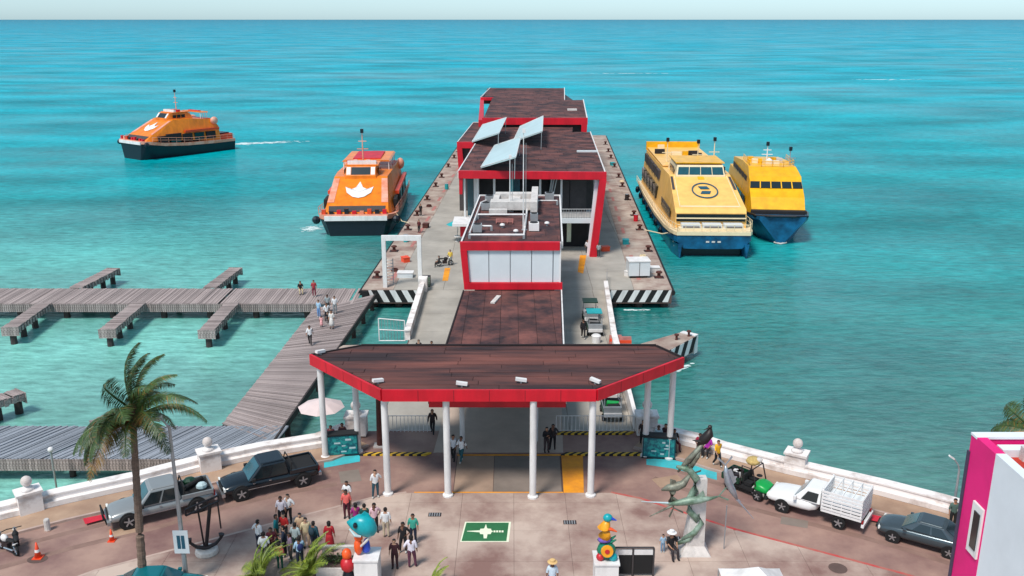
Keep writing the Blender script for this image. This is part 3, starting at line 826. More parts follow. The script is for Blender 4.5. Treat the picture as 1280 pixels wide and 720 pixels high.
# upper hall with four white panels
H = thing('panel_hall', 'upper storey hall with four white panels in a red frame above the walkway', 'building', (*S(0, 80), 0))
MB().prism(SP((-3.9, 75.3), (3.9, 75.3), (3.9, 96.2), (-3.9, 96.2)), 4.03, 7.6).build('wall', m_whitewall, H, world=True)
MB().prism(SP((-4.2, 75.2), (4.15, 75.2), (4.15, 96.4), (-4.2, 96.4)), 7.6, 7.98).build('roof_deck', m_roofbase, H, world=True)
grid_pieces('roof_sheet', SP((-4.1, 75.3), (4.05, 75.3), (4.05, 96.3), (-4.1, 96.3)), 2.0, 2.3, 7.98, 8.02, m_roof, H, gap=.03, zj=.02, stagger=True)
def yplate(pts, y0, y1):   # polygon in x,z extruded along y
    n = len(pts)
    return MB().add([(x, y0, z) for x, z in pts] + [(x, y1, z) for x, z in pts], [list(range(n)), list(range(n, 2 * n))[::-1]] + [(i, (i + 1) % n, n + (i + 1) % n, n + i) for i in range(n)])
yplate([(-4.36, 8.12), (4.0, 8.12), (4.0, 7.42), (-4.32, 7.42)], 74.78, 75.2).build('red_beam', m_red, H, world=True)
yplate([(-4.08, 4.6), (4.25, 4.6), (4.25, 4.03), (-4.05, 4.03)], 74.7, 75.15).build('red_beam', m_red, H, world=True)
yplate([(-4.33, 7.418), (-3.78, 7.418), (-3.58, 4.602), (-4.09, 4.602)], 74.74, 75.17).build('red_leg', m_red, H, world=True)
for i in range(4):
    x0 = -3.72 + i * 1.8
    yplate([(x0, 7.4), (x0 + 1.74, 7.4), (x0 + 1.74, 4.62), (x0, 4.62)], 74.98, 75.1).build('white_panel', m_panelw, H, world=True)
yplate([(3.5, 7.4), (4.02, 7.4), (4.06, 4.62), (3.5, 4.62)], 74.99, 75.1).build('corner_panel', m_panelw, H, world=True)
MB().box(4.02, 4.12, 74.9, 75.1, 4.61, 8.1).build('white_trim', m_white, H, world=True)
MB().prism(SP((4.15, 75.2), (4.28, 75.2), (4.28, 96.4), (4.15, 96.4)), 7.5, 8.1).build('white_trim', m_white, H, world=True)
MB().prism(SP((-4.33, 75.2), (-4.2, 75.2), (-4.2, 96.4), (-4.33, 96.4)), 7.6, 8.1).build('white_trim', m_white, H, world=True)
MB().prism(SP((-4.33, 96.4), (4.28, 96.4), (4.28, 96.55), (-4.33, 96.55)), 7.5, 8.12).build('white_trim', m_white, H, world=True)
MB().prism(SP((-3.3, 76.5), (3.6, 76.5), (3.6, 96), (-3.3, 96)), 0, 4.0).build('lower_wall', m_dgrey, H, world=True)
for v in (80, 86, 92):
    MB().prism(SP((3.6, v), (3.65, v), (3.65, v + 2.4), (3.6, v + 2.4)), .4, 3.2).build('window', m_glass, H, world=True)
    MB().prism(SP((3.9, v), (3.95, v), (3.95, v + 3), (3.9, v + 3)), 5, 7).build('window', m_glass, H, world=True)

# roof equipment on the hall
def pipe_run(lab, pts, r_=.07):
    t = thing('roof_pipe', lab, 'pipe', pts[0], 0, 'pipes on the hall roof')
    MB().path(pts, r_, 6).build('pipe', m_white, t, world=True)
    for p in pts: MB().box(p[0] - .1, p[0] + .1, p[1] - .1, p[1] + .1, 8.0, p[2]).build('support', m_steel, t, world=True)
z = 8.35
pipe_run('white pipe run along the front and right of the hall roof', [(*S(-3.7, 76.6), z), (*S(.95, 76.6), z), (*S(.95, 82), z), (*S(.95, 89), z), (*S(.6, 95.4), z)], .1)
pipe_run('white pipe along the left edge of the hall roof', [(*S(-3.75, 77.5), z), (*S(-3.75, 84), z), (*S(-3.75, 91), z), (*S(-2, 95.6), z)])
pipe_run('white cross pipe in the middle of the hall roof', [(*S(-3.6, 84.6), z + .1), (*S(.9, 84.6), z + .1)], .09)
pipe_run('white cross pipe at the back of the hall roof', [(*S(1.1, 91.5), z + .1), (*S(3.9, 91.5), z + .1)])
pipe_run('short white pipe at the front left of the hall roof', [(*S(-3.6, 79.6), z + .1), (*S(-2.0, 79.6), z + .1)], .09)
dk = thing('air_duct', 'large pale ventilation duct with branches in the middle of the hall roof', 'duct', (*S(-1, 88), 8.0))
for a_, b_, c_, d_, h0, h1 in ((-2.6, 2.0, 87.4, 89.0, .3, 1.1), (-2.5, -1.9, 89.0, 92.5, .3, .9), (1.3, 1.95, 86.2, 94.8, .35, 1.3), (-2.4, 1.3, 92.3, 93.4, .3, 1.0), (-2.6, -.9, 85.6, 86.2, .2, .7), (-1.0, .2, 89.0, 92.3, .3, .75)):
    MB().prism(SP((a_, c_), (b_, c_), (b_, d_), (a_, d_)), 8.0 + h0, 8.0 + h1).build('duct_section', m_stone, dk, world=True)
for u, v in ((-2.4, 88.2), (1.5, 88.2), (1.6, 94), (-2.2, 92.8)):
    MB().prism(SP((u - .1, v - .1), (u + .1, v - .1), (u + .1, v + .1), (u - .1, v + .1)), 8.0, 8.35).build('foot', m_steel, dk, world=True)
for i, (u, v, sz, lab) in enumerate(((-3.2, 79.0, .8, 'square air conditioner at the front left of the hall roof'), (1.75, 79.6, .9, 'open black topped air conditioner right of the front pipe on the hall roof'), (-3.1, 88.8, .9, 'air conditioner at the left edge of the hall roof beside the duct'), (1.7, 83.6, .7, 'bluish air conditioner at the right of the long pipe'), (-3.0, 92.6, .9, 'air conditioner at the back left of the hall roof'), (3.1, 94.2, .9, 'air conditioner at the back right corner of the hall roof'))):
    t = thing('air_conditioner', lab, 'air conditioner', (*S(u, v), 8.02), 0, 'air conditioners on the hall roof')
    MB().box(-sz / 2, sz / 2, -sz / 2, sz / 2, .08, .75).build('casing', m_steel if i != 1 else m_white, t)
    MB().lathe([(sz * .4, .75), (sz * .4, .79), (sz * .33, .8)], n=12).build('fan_grille', m_black, t)
    MB().box(-sz / 2.2, sz / 2.2, -sz / 2.2, sz / 2.2, 0, .08).build('base', m_black, t)
for u, v, lab in ((-1.1, 80.8, 'small white roof vent cap at the front of the hall roof, left'), (.2, 78.4, 'small white roof vent cap at the front of the hall roof, right'), (2.9, 81.6, 'small white vent cap on the right side of the hall roof')):
    t = thing('roof_vent', lab, 'vent', (*S(u, v), 8.02), 0, 'vent caps on the hall roof')
    MB().lathe([(.1, 0), (.1, .25)], n=8).build('stack', m_steel, t)
    MB().lathe([(.24, .25), (.2, .36), (.05, .42)], n=10).build('cap', m_white, t)
gr_ = thing('grille_frame', 'small red and white grid frame lying on the hall roof', 'grille', (*S(-1.0, 83), 8.05))
for i in range(4): piece('bar', m_pinkstain, (-.75 + i * .5, 0, .1), (.09, 1.5, .09), gr_)
for i in range(3): piece('bar', m_pinkstain, (0, -.6 + i * .6, .19), (1.6, .09, .08), gr_)
for lab, b, h in (('tall thin white antenna mast on the hall roof, right one with lamp head', (1.0, 79.8), 8.6), ('tall thin white antenna mast on the hall roof, left one', (-.2, 88.0), 5.2)):
    t = thing('antenna_mast', lab, 'mast', (b[0], b[1], 8.0), 0, 'antenna masts on the hall roof')
    MB().path([(0, 0, 0), (0, 0, h)], [.06, .035], 6).build('pole', m_white, t)
    MB().path([(.22, 0, 0), (.22, 0, h * .9)], [.035, .02], 5).build('guy_pole', m_steel, t)
    MB().box(-.15, .35, -.15, .15, 0, .1).build('foot', m_steel, t)
    MB().box(-.1, .16, -.1, .1, h, h + .35).build('head', m_white, t)

# main terminal building
T = thing('terminal_building', 'two storey ferry terminal with wide red portal frame and dark bitumen roof', 'building', (*S(0, 102), 0))
zr = 9.65
RD = [(-5.95, 102.0), (10.3, 102.0), (11.75, 139.8), (9.1, 139.8), (9.6, 146.4), (-4.6, 146.4), (-4.95, 126.0)]
MB().prism(RD, 9.0, zr - .06).build('roof_deck', m_roofbase, T, world=True)
grid_pieces('roof_sheet', [(p[0] * .995 + .02, p[1]) for p in RD], 2.4, 1.5, zr - .06, zr, m_roof, T, gap=.04, jit=.3, stagger=True, zj=.03)
yplate([(-5.95, 9.85), (10.5, 9.7), (10.5, 8.85), (-5.95, 9.0)], 101.6, 102.0).build('red_beam', m_red, T, world=True)
MB().hexa([(8.85, 101.55, 0), (9.65, 101.55, 0), (9.65, 102.3, 0), (8.85, 102.3, 0)], [(9.75, 101.55, 8.85), (10.52, 101.55, 8.85), (10.52, 102.3, 8.85), (9.75, 102.3, 8.85)]).build('red_leg', m_red, T, world=True)
MB().hexa([(8.55, 102.3, 0), (9.5, 102.3, 0), (9.9, 103.2, 0), (8.9, 103.2, 0)], [(9.3, 102.3, 8.9), (10.3, 102.3, 8.9), (10.4, 103.2, 8.9), (9.5, 103.2, 8.9)]).build('grey_buttress', m_whitewall, T, world=True)
MB().hexa([(-5.9, 101.7, 7.2), (-5.55, 101.7, 7.2), (-5.55, 102.3, 7.2), (-5.9, 102.3, 7.2)], [(-5.9, 101.7, 8.99), (-5.5, 101.7, 8.99), (-5.5, 102.3, 8.99), (-5.9, 102.3, 8.99)]).build('red_leg', m_red, T, world=True)
# body
MB().prism([(-5.2, 107.5), (9.6, 107.5), (11.2, 146), (-3.8, 146)], 0, 8.98).build('wall', m_dgrey, T, world=True)
MB().prism([(-5.3, 103.2), (9.2, 103.2), (9.3, 107.4), (-5.3, 107.4)], 8.8, 8.99).build('ceiling', m_dark, T, world=True)
# upper floor slab and balcony
MB().prism([(-4.6, 102.4), (9.2, 102.4), (9.4, 107.4), (-5.2, 107.4)], 3.75, 4.3).build('balcony_slab', m_panelw, T, world=True)
MB().prism([(-6.6, 99.5), (-4.2, 99.5), (-4.2, 103.5), (-6.6, 103.5)], 4.0, 4.3).build('balcony_slab', m_white, T, world=True)
MB().box(-5.9, -4.6, 102.3, 102.6, 2.2, 4.0).build('red_block', m_red, T, world=True)
# upper glazing and panels
for i, (x0, x1, mm, y) in enumerate(((-5.1, -4.4, m_bluglass, 104.2), (-4.35, -3.9, m_white, 103.6), (-3.8, -2.2, m_dark, 105), (-2.15, -1.9, m_white, 104), (-1.85, -.4, m_dark, 105), (-.3, .15, m_teal, 103.6), (.2, .9, m_bluglass, 104.2), (1.0, 4.3, m_dark, 106), (4.4, 4.6, m_steel, 103.6), (4.7, 6.6, m_dgrey, 105), (6.7, 8.6, m_dgrey, 105.2))):
    MB().box(x0, x1, y, y + .15, 4.3, 8.79).build('upper_panel', mm, T, world=True)
for i, x in enumerate((-5.35, -3.85, 3.2, 5.6)):
    MB().lathe([(.12, 4.3), (.12, 8.8)], (x, 103.3, 0), 8).build('column', m_white, T, world=True)
for i in range(3):
    MB().path([(3.9 + i * .15, 103.4, 4.3), (4.5 + i * .3, 103.4, 8.8)], .06, 5).build('brace', m_steel, T, world=True)
# balcony railing on the right
MB().path([(4.6, 102.5, 5.35), (9.1, 102.5, 5.35)], .04, 5).build('handrail', m_steel, T, world=True)
for i in range(16):
    piece('baluster', m_steel, (4.7 + i * .29 - T.location.x, 102.5 - 102, 4.82), (.04, .04, 1.05), T)
MB().box(4.6, 9.1, 102.7, 102.76, 4.35, 5.0).build('railing_panel', m_stone, T, world=True)
# ground floor
MB().box(4.3, 9.0, 106.6, 107.4, 0, 3.74).build('lower_wall', m_dark, T, world=True)
MB().box(6.5, 7.0, 106.5, 106.59, .6, 2.9).build('door_light_panel', m_cream, T, world=True)  # cream paint stands in for the yellowish light at the door
MB().box(5.0, 6.1, 106.5, 106.59, 0, 2.6).build('door', m_glass, T, world=True)
# red wing on the left
MB().prism([(-7.5, 127.7), (-5.1, 127.7), (-4.6, 153.2), (-6.3, 153.2)], 8.9, zr).build('wing_roof', m_roof, T, world=True)
yplate([(-7.6, zr + .1), (-5.2, zr + .1), (-5.2, zr - .75), (-7.6, zr - .75)], 127.3, 127.7).build('red_beam', m_red, T, world=True)
yplate([(-7.6, zr - .752), (-6.9, zr - .752), (-6.6, 5.5), (-7.4, 5.5)], 127.3, 127.7).build('red_leg', m_red, T, world=True)
yplate([(-5.7, zr - .752), (-5.2, zr - .752), (-6.0, 6.8), (-6.6, 6.8)], 127.35, 127.7).build('red_leg', m_red, T, world=True)
MB().prism([(-7.4, 128), (-5.1, 128), (-4.7, 152.8), (-6.3, 152.8)], 0, 8.88).build('wing_wall', m_dgrey, T, world=True)
# white roof edges
for a_, b_ in ((RD[1], RD[2]), (RD[6], RD[0])):
    fascia(a_, b_, 9.0, zr + .1, .12, T, m_white, 'roof_edge')
fascia((-6.3, 153.2), (-7.5, 127.7), 8.9, zr + .08, .1, T, m_white, 'roof_edge')
fascia((-4.6, 153.2), (-6.3, 153.2), 8.9, zr + .08, .1, T, m_white, 'roof_edge')

# far hall
F = thing('far_hall', 'far end pier hall with dark patched roof and red frame edges', 'building', (*S(1, 180), 0))
zf = 11.0
RF = [(-4.5, 146.7), (11.75, 146.7), (13.7, 181.0), (10.1, 181.0), (11.8, 213.0), (-4.9, 213.0), (-3.9, 186)]
MB().prism(RF, 10.2, zf - .06).build('roof_deck', m_roofbase, F, world=True)
grid_pieces('roof_sheet', [(p[0], p[1]) for p in RF], 2.6, 2.3, zf - .06, zf, m_roof, F, gap=.05, jit=.3, stagger=True, zj=.03)
yplate([(-4.7, zf + .1), (11.9, zf + .1), (11.9, zf - .95), (-4.7, zf - .95)], 146.3, 146.7).build('red_beam', m_red, F, world=True)
yplate([(10.95, zf - .952), (11.85, zf - .952), (11.5, 0), (10.7, 0)], 146.3, 146.7).build('red_leg', m_red, F, world=True)
MB().prism([(-4.2, 147.5), (11, 147.5), (13, 180.8), (11.2, 212.6), (-4.4, 212.6)], 0, 10.18).build('wall', m_dgrey, F, world=True)
yplate([(-6.3, zf + .1), (-3.7, zf + .1), (-3.7, zf - .5), (-6.3, zf - .5)], 186, 186.4).build('red_beam', m_red, F, world=True)
MB().prism([(-6.3, 186), (-5.6, 186), (-4.5, 147), (-5.3, 147)], 7.5, zf - .3).build('red_side', m_red, F, world=True)
MB().prism([(-5.6, 186.4), (-3.9, 186.4), (-4.9, 213), (-5.6, 213)], 9.8, zf - .05).build('wing_roof', m_roof, F, world=True)
fascia(RF[1], RF[2], 10.2, zf + .15, .15, F, m_white, 'roof_edge')
fascia(RF[3], RF[4], 10.2, zf + .15, .15, F, m_white, 'roof_edge')
fascia((-4.9, 213), (-6.2, 186.4), 10.2, zf + .12, .12, F, m_white, 'roof_edge')
MB().obox((10.3, 160, zf + .12), (1.6, 1.2, .25)).build('roof_hatch', m_stone, F, world=True)
MB().obox((9.6, 118, zr + .12), (2.6, .5, .2)).build('roof_strip', m_panelw, T, world=True)

# three tilted pale panels over the terminal roof
def tilt(lab, q, low):
    t = thing('tilted_roof_panel', lab, 'roof panel', (q[0][0], q[0][1], zr), 0, 'tilted pale panels on the terminal roof')
    MB().slab(q, .12).build('panel_sheet', m_sail, t, world=True)
    for p in q:
        if p[2] > zr + .4: MB().path([(p[0] - .15, p[1], zr - .02), (p[0] - .1, p[1], p[2] - .1)], .05, 5).build('post', m_steel, t, world=True)
    a_, b_, c_, d_ = (Vector(p) for p in q)
    MB().path([(a_ + (0, 0, .02) if False else a_ + Vector((0, 0, .03))), b_ + Vector((0, 0, .03)), c_ + Vector((0, 0, .03)), d_ + Vector((0, 0, .03)), a_ + Vector((0, 0, .03))], .05, 4).build('edge_frame', m_white, t, world=True)
tilt('tilted pale panel nearest the front edge of the terminal roof', [(-3.54, 103.92, 9.9), (0.42, 97.5, 12), (1.09, 114.78, 12), (-2.29, 120.2, 10.2)], 0)
tilt('tilted pale panel at the left rear of the terminal roof', [(-5.48, 126.64, 9.9), (-1.64, 118.97, 12), (-0.83, 137.98, 12), (-4.61, 144.79, 10.2)], 0)
tilt('tilted pale panel at the centre rear of the terminal roof by the far hall', [(0.11, 126.64, 9.9), (3.96, 120.73, 12), (4.7, 140.33, 12), (1.23, 142.56, 10.2)], 0)

# parasols
def parasol(lab, x, y, z, r_, m, grp='parasols'):
    t = thing('parasol', lab, 'parasol', (x, y, z), 0, grp)
    cn = MB()
    n = 8
    rim = [(r_ * math.cos(2 * PI * k / n), r_ * math.sin(2 * PI * k / n), 2.15) for k in range(n)]
    mid = [(p[0] * .5, p[1] * .5, 2.48) for p in rim]
    cn.add(rim + mid + [(0, 0, 2.7)], [(k, (k + 1) % n, n + (k + 1) % n, n + k) for k in range(n)] + [(n + k, n + (k + 1) % n, 2 * n) for k in range(n)])
    cn.build('canopy', m, t)
    MB().path([(0, 0, 0), (0, 0, 2.7)], .035, 6).build('pole', m_steel, t)
    MB().lathe([(.3, 0), (.3, .08), (.06, .12)], n=10).build('base', m_stone, t)
parasol('turquoise parasol on the left deck beside the panel hall', *(-6.63, 109.14), 0, 1.35, m_teal)
parasol('pale off white parasol behind the seawall under the left canopy end', *(-12.22, 54.45), 0, 1.5, M('pink_cloth', (216, 194, 190), 0.8, 0.1))

# brown post near left entrance, dark trunk
pt_ = thing('brown_post', 'tall brown wooden post behind the left front canopy column', 'post', (-8.35, 53.2, 0))
MB().path([(0, 0, 0), (0, 0, 3.2)], [.22, .16], 8).build('shaft', m_rust, pt_)
MB().box(-.4, .4, -.3, .3, 0, .12).build('foot', m_stone, pt_)

# kiosks
def kiosk(lab, x, y, rz):
    t = thing('map_kiosk', lab, 'kiosk', (x, y, 0), rz, 'teal map kiosks beside the pier entrance')
    MB().box(-1.0, 1.0, -.28, .28, .06, 1.42).build('cabinet', m_dgreen if False else M('kiosk_teal_dark', (14, 74, 84), 0.5), t)
    MB().box(-.92, .92, -.31, -.28, .16, 1.34).build('front_poster', M('kiosk_poster_teal', (36, 142, 140), 0.4, 0.35, 3.5, c2=(18, 92, 104), thr=(.45, .55)), t)
    for i in range(5):
        a_ = random.uniform(-.8, .5)
        MB().box(a_, a_ + random.uniform(.15, .4), -.316, -.31, .3 + i * .19, .36 + i * .19 + random.uniform(0, .06)).build('printed_patch', m_sail, t)
    MB().box(-1.06, 1.06, -.34, .34, 1.42, 1.5).build('top', m_black, t)
    MB().box(-1.04, 1.04, -.32, .32, 0, .06).build('base', m_black, t)
kiosk('teal map kiosk between two white columns at the left of the entrance', *(-10.56, 52.06), R(10))
kiosk('teal map kiosk between two white columns at the right of the entrance', *(9.06, 51.73), R(-8))

# pink and white building at the right
PB = thing('pink_building', 'tall white and hot pink building with terracotta roof at the right edge', 'building', (22, 30, 0))
ROT = 0
MB().box(18.57, 40, 10, 32.1, 0, 9.4).build('white_wall', m_whitewall, PB, world=True)
MB().box(18.56, 40, 32.1, 34.0, 0, 9.4).build('pink_wall', m_pink, PB, world=True)
MB().box(18.57, 18.97, 10, 32.1, 9.4, 10.0).build('parapet', m_whitewall, PB, world=True)
MB().box(18.56, 18.97, 32.1, 33.6, 9.4, 9.98).build('parapet', m_pink, PB, world=True)
MB().box(18.56, 40, 33.6, 34.0, 9.4, 9.9).build('parapet', m_pink, PB, world=True)
MB().box(18.54, 40, 33.55, 34.03, 9.903, 10.0).build('coping', m_whitewall, PB, world=True)
MB().box(18.97, 40, 10, 33.6, 9.4, 9.44).build('roof_floor', m_terra, PB, world=True)
MB().box(19.3, 40, 32.9, 33.4, 9.44, 9.75).build('roof_ledge', m_whitewall, PB, world=True)
MB().box(19.9, 20.2, 32.5, 32.8, 9.44, 10.0).build('roof_pipe', m_stone, PB, world=True)
MB().box(21.0, 21.5, 32.3, 32.8, 9.44, 9.8).build('roof_pipe', m_stone, PB, world=True)
fw = MB(); fw.box(18.48, 18.56, 32.2, 33.0, 5.3, 7.5); fw = fw.build('window', m_white, PB, world=True)
MB().box(18.44, 18.48, 32.32, 32.75, 5.6, 7.2).build('pane', m_glass, fw)
MB().box(18.50, 18.555, 33.88, 34.06, 0, 9.2).build('drain_pipe', M('dark_purple_grey', (70, 60, 84), 0.6), PB, world=True)

# ================================================================ FERRIES
m_forange = M('ferry_orange', (246, 132, 16), 0.35, 0.3, 0.9, stretch=(1,1,.4), detail=9)
m_forange2 = M('ferry_red_orange', (226, 74, 34), 0.4, 0.25, 1.0)
m_fpink = M('ferry_faded_panel', (228, 168, 146), 0.45, 0.3, 0.9, c2=(214, 128, 96))
m_navy = M('hull_navy', (12, 22, 34), 0.35, 0.2)
m_hblue = M('hull_blue', (18, 98, 140), 0.3, 0.25, 0.7, c2=(10, 58, 88), detail=10)
m_yellowf = M('ferry_yellow', (246, 180, 12), 0.35, 0.25, 0.9, detail=9)
m_apri = M('ferry_apricot', (252, 196, 108), 0.4, 0.2, 0.8, stretch=(1,1,.4), detail=9)
m_creamf = M('ferry_cream', (240, 218, 178), 0.45, 0.12, 0.7)
m_logo = M('logo_blue', (32, 84, 104), 0.5)
m_ldeck = M('deck_clutter', (170, 120, 90), 0.7, 0.4, 3, rnd=0.2)

def ring(y, pts):
    return [(x, y, z) for x, z in pts]
def hullsec(y, wd, wl, zt, zb=-0.6, keel=1.0):
    return [(-wd, y, zt), (-wd * .985, y, zt - .45), (-wl, y, .25), (-wl * .8, y, zb * keel), (wl * .8, y, zb * keel), (wl, y, .25), (wd * .985, y, zt - .45), (wd, y, zt)]
def slabsec(y, w0, z0, w1, z1):
    return [(-w0, y, z0), (-w1, y, z1), (w1, y, z1), (w0, y, z0)]
def block(t, name, m, secs, smooth=False, sub=0):
    return MB().loft(secs).build(name, m, t, smooth=smooth, sub=sub)
def face_panel(secA, secB, u0, u1, v0, v1, lift=.03):
    """quad on the sloping face between top edge line A (y,halfw,z) and B"""
    (ya, wa, za), (yb, wb, zb) = secA, secB
    def pt(u, v):
        y = ya + (yb - ya) * v; w_ = wa + (wb - wa) * v; z = za + (zb - za) * v
        return Vector((w_ * u, y, z))
    q = [pt(u0, v0), pt(u1, v0), pt(u1, v1), pt(u0, v1)]
    n = (q[1] - q[0]).cross(q[2] - q[1]).normalized()
    if n.y < 0 and abs(n.y) > .2 or n.z < 0: n = -n
    return [p + n * lift for p in q], n
def panel(t, name, m, A, B, u0, u1, v0, v1, lift=.05, seg=1):
    q, n = face_panel(A, B, u0, u1, v0, v1, lift)
    q2 = [p - n * (lift + .02) for p in q]
    return MB().add(q + q2, [(0, 1, 2, 3), (7, 6, 5, 4), (0, 4, 5, 1), (1, 5, 6, 2), (2, 6, 7, 3), (3, 7, 4, 0)]).build(name, m, t)
def rails(t, name, pts, h, m, step=1.6, r_=.035):
    mb = MB()
    for dz in (h, h * .5): mb.path([(x, y, z + dz) for x, y, z in pts], r_, 4)
    for i in range(len(pts) - 1):
        a_, b_ = Vector(pts[i]), Vector(pts[i + 1]); n = max(1, int((b_ - a_).length / step))
        for k in range(n + 1):
            p = a_.lerp(b_, k / n); mb.path([p, p + Vector((0, 0, h))], r_, 4)
    return mb.build(name, m, t)
def side_windows(t, m, x0, x1, y0, y1, z0, z1, n, gap=.25):
    """windows on both sides; x at y0 / y1"""
    for s_ in (-1, 1):
        for i in range(n):
            ya = y0 + (y1 - y0) * (i + gap / 2) / n; yb = y0 + (y1 - y0) * (i + 1 - gap / 2) / n
            xa = x0 + (x1 - x0) * (ya - y0) / (y1 - y0); xb = x0 + (x1 - x0) * (yb - y0) / (y1 - y0)
            MB().prism([(s_ * xa, ya), (s_ * xb, yb), (s_ * (xb - .08), yb), (s_ * (xa - .08), ya)], z0, z1).build('window', m, t)
def mast(t, x, y, z0, z1, m, bars=2, name='mast'):
    o = MB().path([(x, y, z0), (x, y, z1)], [.11, .05], 6).build(name, m, t)
    for i in range(bars):
        zz = z0 + (z1 - z0) * (.45 + i * .25)
        MB().box(x - .75 + i * .2, x + .75 - i * .2, y - .05, y + .05, zz, zz + .1).build('crossbar', m, o)
    MB().box(x - .2, x + .2, y - .2, y + .2, z1 - .1, z1 + .45).build('beacon', m_navy, o)

# +y = bow (local), origin amidships at the waterline; the boats' bows face the shore
def orange_ferry(lab, loc, rz, L=31):
    t = thing('ferry', lab, 'ferry', loc, rz, 'orange catamaran ferries')
    h = L / 2
    hs = []
    for y, wd, wl, zt in ((-h, 4.6, 4.2, 2.6), (-h * .5, 4.9, 4.3, 2.7), (h * .1, 4.95, 4.2, 2.9), (h * .55, 4.9, 3.9, 3.3), (h * .8, 4.85, 3.6, 3.75), (h * .93, 4.6, 3.3, 4.0), (h, 3.9, 2.9, 4.1)):
        hs.append(hullsec(y, wd, wl, zt))
    block(t, 'hull', m_navy, hs)
    # deck rim
    rim = []
    for y, wd, z in ((-h, 4.65, 2.62), (-h * .5, 4.95, 2.72), (h * .1, 5.0, 2.92), (h * .55, 4.98, 3.32), (h * .8, 4.93, 3.77), (h * .93, 4.7, 4.02), (h + .1, 4.0, 4.12)):
        rim.append([(-wd, y, z - .25), (-wd, y, z + .35), (wd, y, z + .35), (wd, y, z - .25)])
    block(t, 'deck_rim', m_fpink, rim)
    MB().box(-3.9, 3.9, h + .1, h + .3, 3.7, 4.3).build('bow_fender', m_white, t)
    for s_ in (-1, 1):
        MB().ball((s_ * 5.0, h - .5, 3.7), .55, 8).build('bow_bumper', m_navy, t)
    # red accents and people-like clutter on the fore deck
    for i in range(9):
        x = -3.8 + i * .95
        MB().box(x, x + .5, h - .9, h - .4, 4.35, 4.75 + random.uniform(0, .4)).build('deck_locker', random.choice([m_forange2, m_fpink, m_red, m_navy]), t)
    # main cabin: sloping front
    A, B = (h - 1.2, 3.7, 4.3), (h - 8.0, 3.25, 8.15)
    zroof = 8.0
    secs = [slabsec(h - .9, 4.1, 4.2, 3.8, 4.45), slabsec(h - 2.2, 4.35, 4.2, 3.9, 5.2), slabsec(h - 8.0, 4.55, 4.0, 3.45, 8.1), slabsec(h - 12, 4.6, 3.6, 3.6, 8.1), slabsec(-h + 5.0, 4.5, 2.9, 3.6, 7.6), slabsec(-h + 3.6, 4.4, 2.9, 3.9, 6.0)]
    block(t, 'main_cabin', m_forange, secs)
    panel(t, 'front_window', m_dgrey, (h - .9, 3.8, 4.45), (h - 2.2, 3.9, 5.2), -.92, .92, .15, .92, .07)
    SA, SB = (h - 2.2, 3.9, 5.2), (h - 8.0, 3.45, 8.1)
    panel(t, 'side_panel', m_fpink, SA, SB, .78, 1.0, .1, .92, .06)
    panel(t, 'side_panel', m_fpink, SA, SB, -1.0, -.78, .1, .92, .06)
    # winged emblem on the slope
    lq, n = face_panel(SA, SB, -1, 1, 0, 1, .1)
    def onface(u, v):
        a_ = lq[0].lerp(lq[1], (u + 1) / 2); b_ = lq[3].lerp(lq[2], (u + 1) / 2)
        return a_.lerp(b_, v)
    lm = MB()
    prof = [(-.5, .62), (-.42, .42), (-.2, .28), (0, .24), (.2, .28), (.42, .42), (.5, .62), (.3, .52), (.12, .6), (0, .8), (-.12, .6), (-.3, .52)]
    c0 = onface(0, .45)
    for i in range(len(prof)):
        a_, b_ = onface(*prof[i]), onface(*prof[(i + 1) % len(prof)])
        lm.add([c0, a_, b_, c0 - n * .03, a_ - n * .03, b_ - n * .03], [(0, 1, 2), (5, 4, 3), (1, 4, 5, 2)])
    lm.build('emblem', m_white, t)
    # bridge
    b0 = h - 8.4
    block(t, 'bridge', m_forange, [slabsec(b0 + .9, 2.1, 7.8, 1.9, 8.3), slabsec(b0, 2.2, 7.8, 1.9, 9.35), slabsec(b0 - 4.5, 2.3, 7.8, 2.0, 9.3), slabsec(b0 - 5.2, 2.3, 7.8, 2.1, 8.6)])
    panel(t, 'bridge_window', m_glass, (b0 + .9, 1.9, 8.3), (b0, 1.9, 9.35), -.66, .66, .08, .92, .05)
    panel(t, 'bridge_panel', m_white, (b0 + .9, 1.9, 8.3), (b0, 1.9, 9.35), -.97, -.7, .08, .92, .05)
    panel(t, 'bridge_panel', m_white, (b0 + .9, 1.9, 8.3), (b0, 1.9, 9.35), .7, .97, .08, .92, .05)
    side_windows(t, m_glass, 2.27, 2.3, b0 - 3.6, b0 - .4, 8.3, 8.95, 3)
    MB().box(-2.2, 2.2, b0 - 4.6, b0 - .6, 9.36, 9.5).build('bridge_roof', m_forange, t)
    MB().box(-1.9, 1.9, b0 - 1.6, b0 - 1.1, 9.5, 9.95).build('radar_bar', m_white, t)
    for i in range(5):
        x = -1.8 + i * .85
        MB().box(x, x + .5, b0 - 2.6 - (i % 2) * .7, b0 - 2.1, 9.5, 9.9).build('roof_box', random.choice([m_red, m_fpink, m_forange2]), t)
    mast(t, 0, b0 - 3.0, 9.4, 13.6, m_fpink)
    # upper deck seats and awning aft
    MB().box(-3.4, 3.4, -h + 5.2, b0 - 6.2, 7.62, 7.8).build('upper_deck', m_forange2, t)
    MB().loft([slabsec(-h + 5.5, 3.3, 9.0, 3.1, 9.2), slabsec(b0 - 6.5, 3.3, 9.1, 3.1, 9.3)]).build('awning', m_forange, t)
    MB().box(-1.9, 1.9, -h + 7, b0 - 7.8, 9.27, 9.42).build('awning_strip', m_red, t)
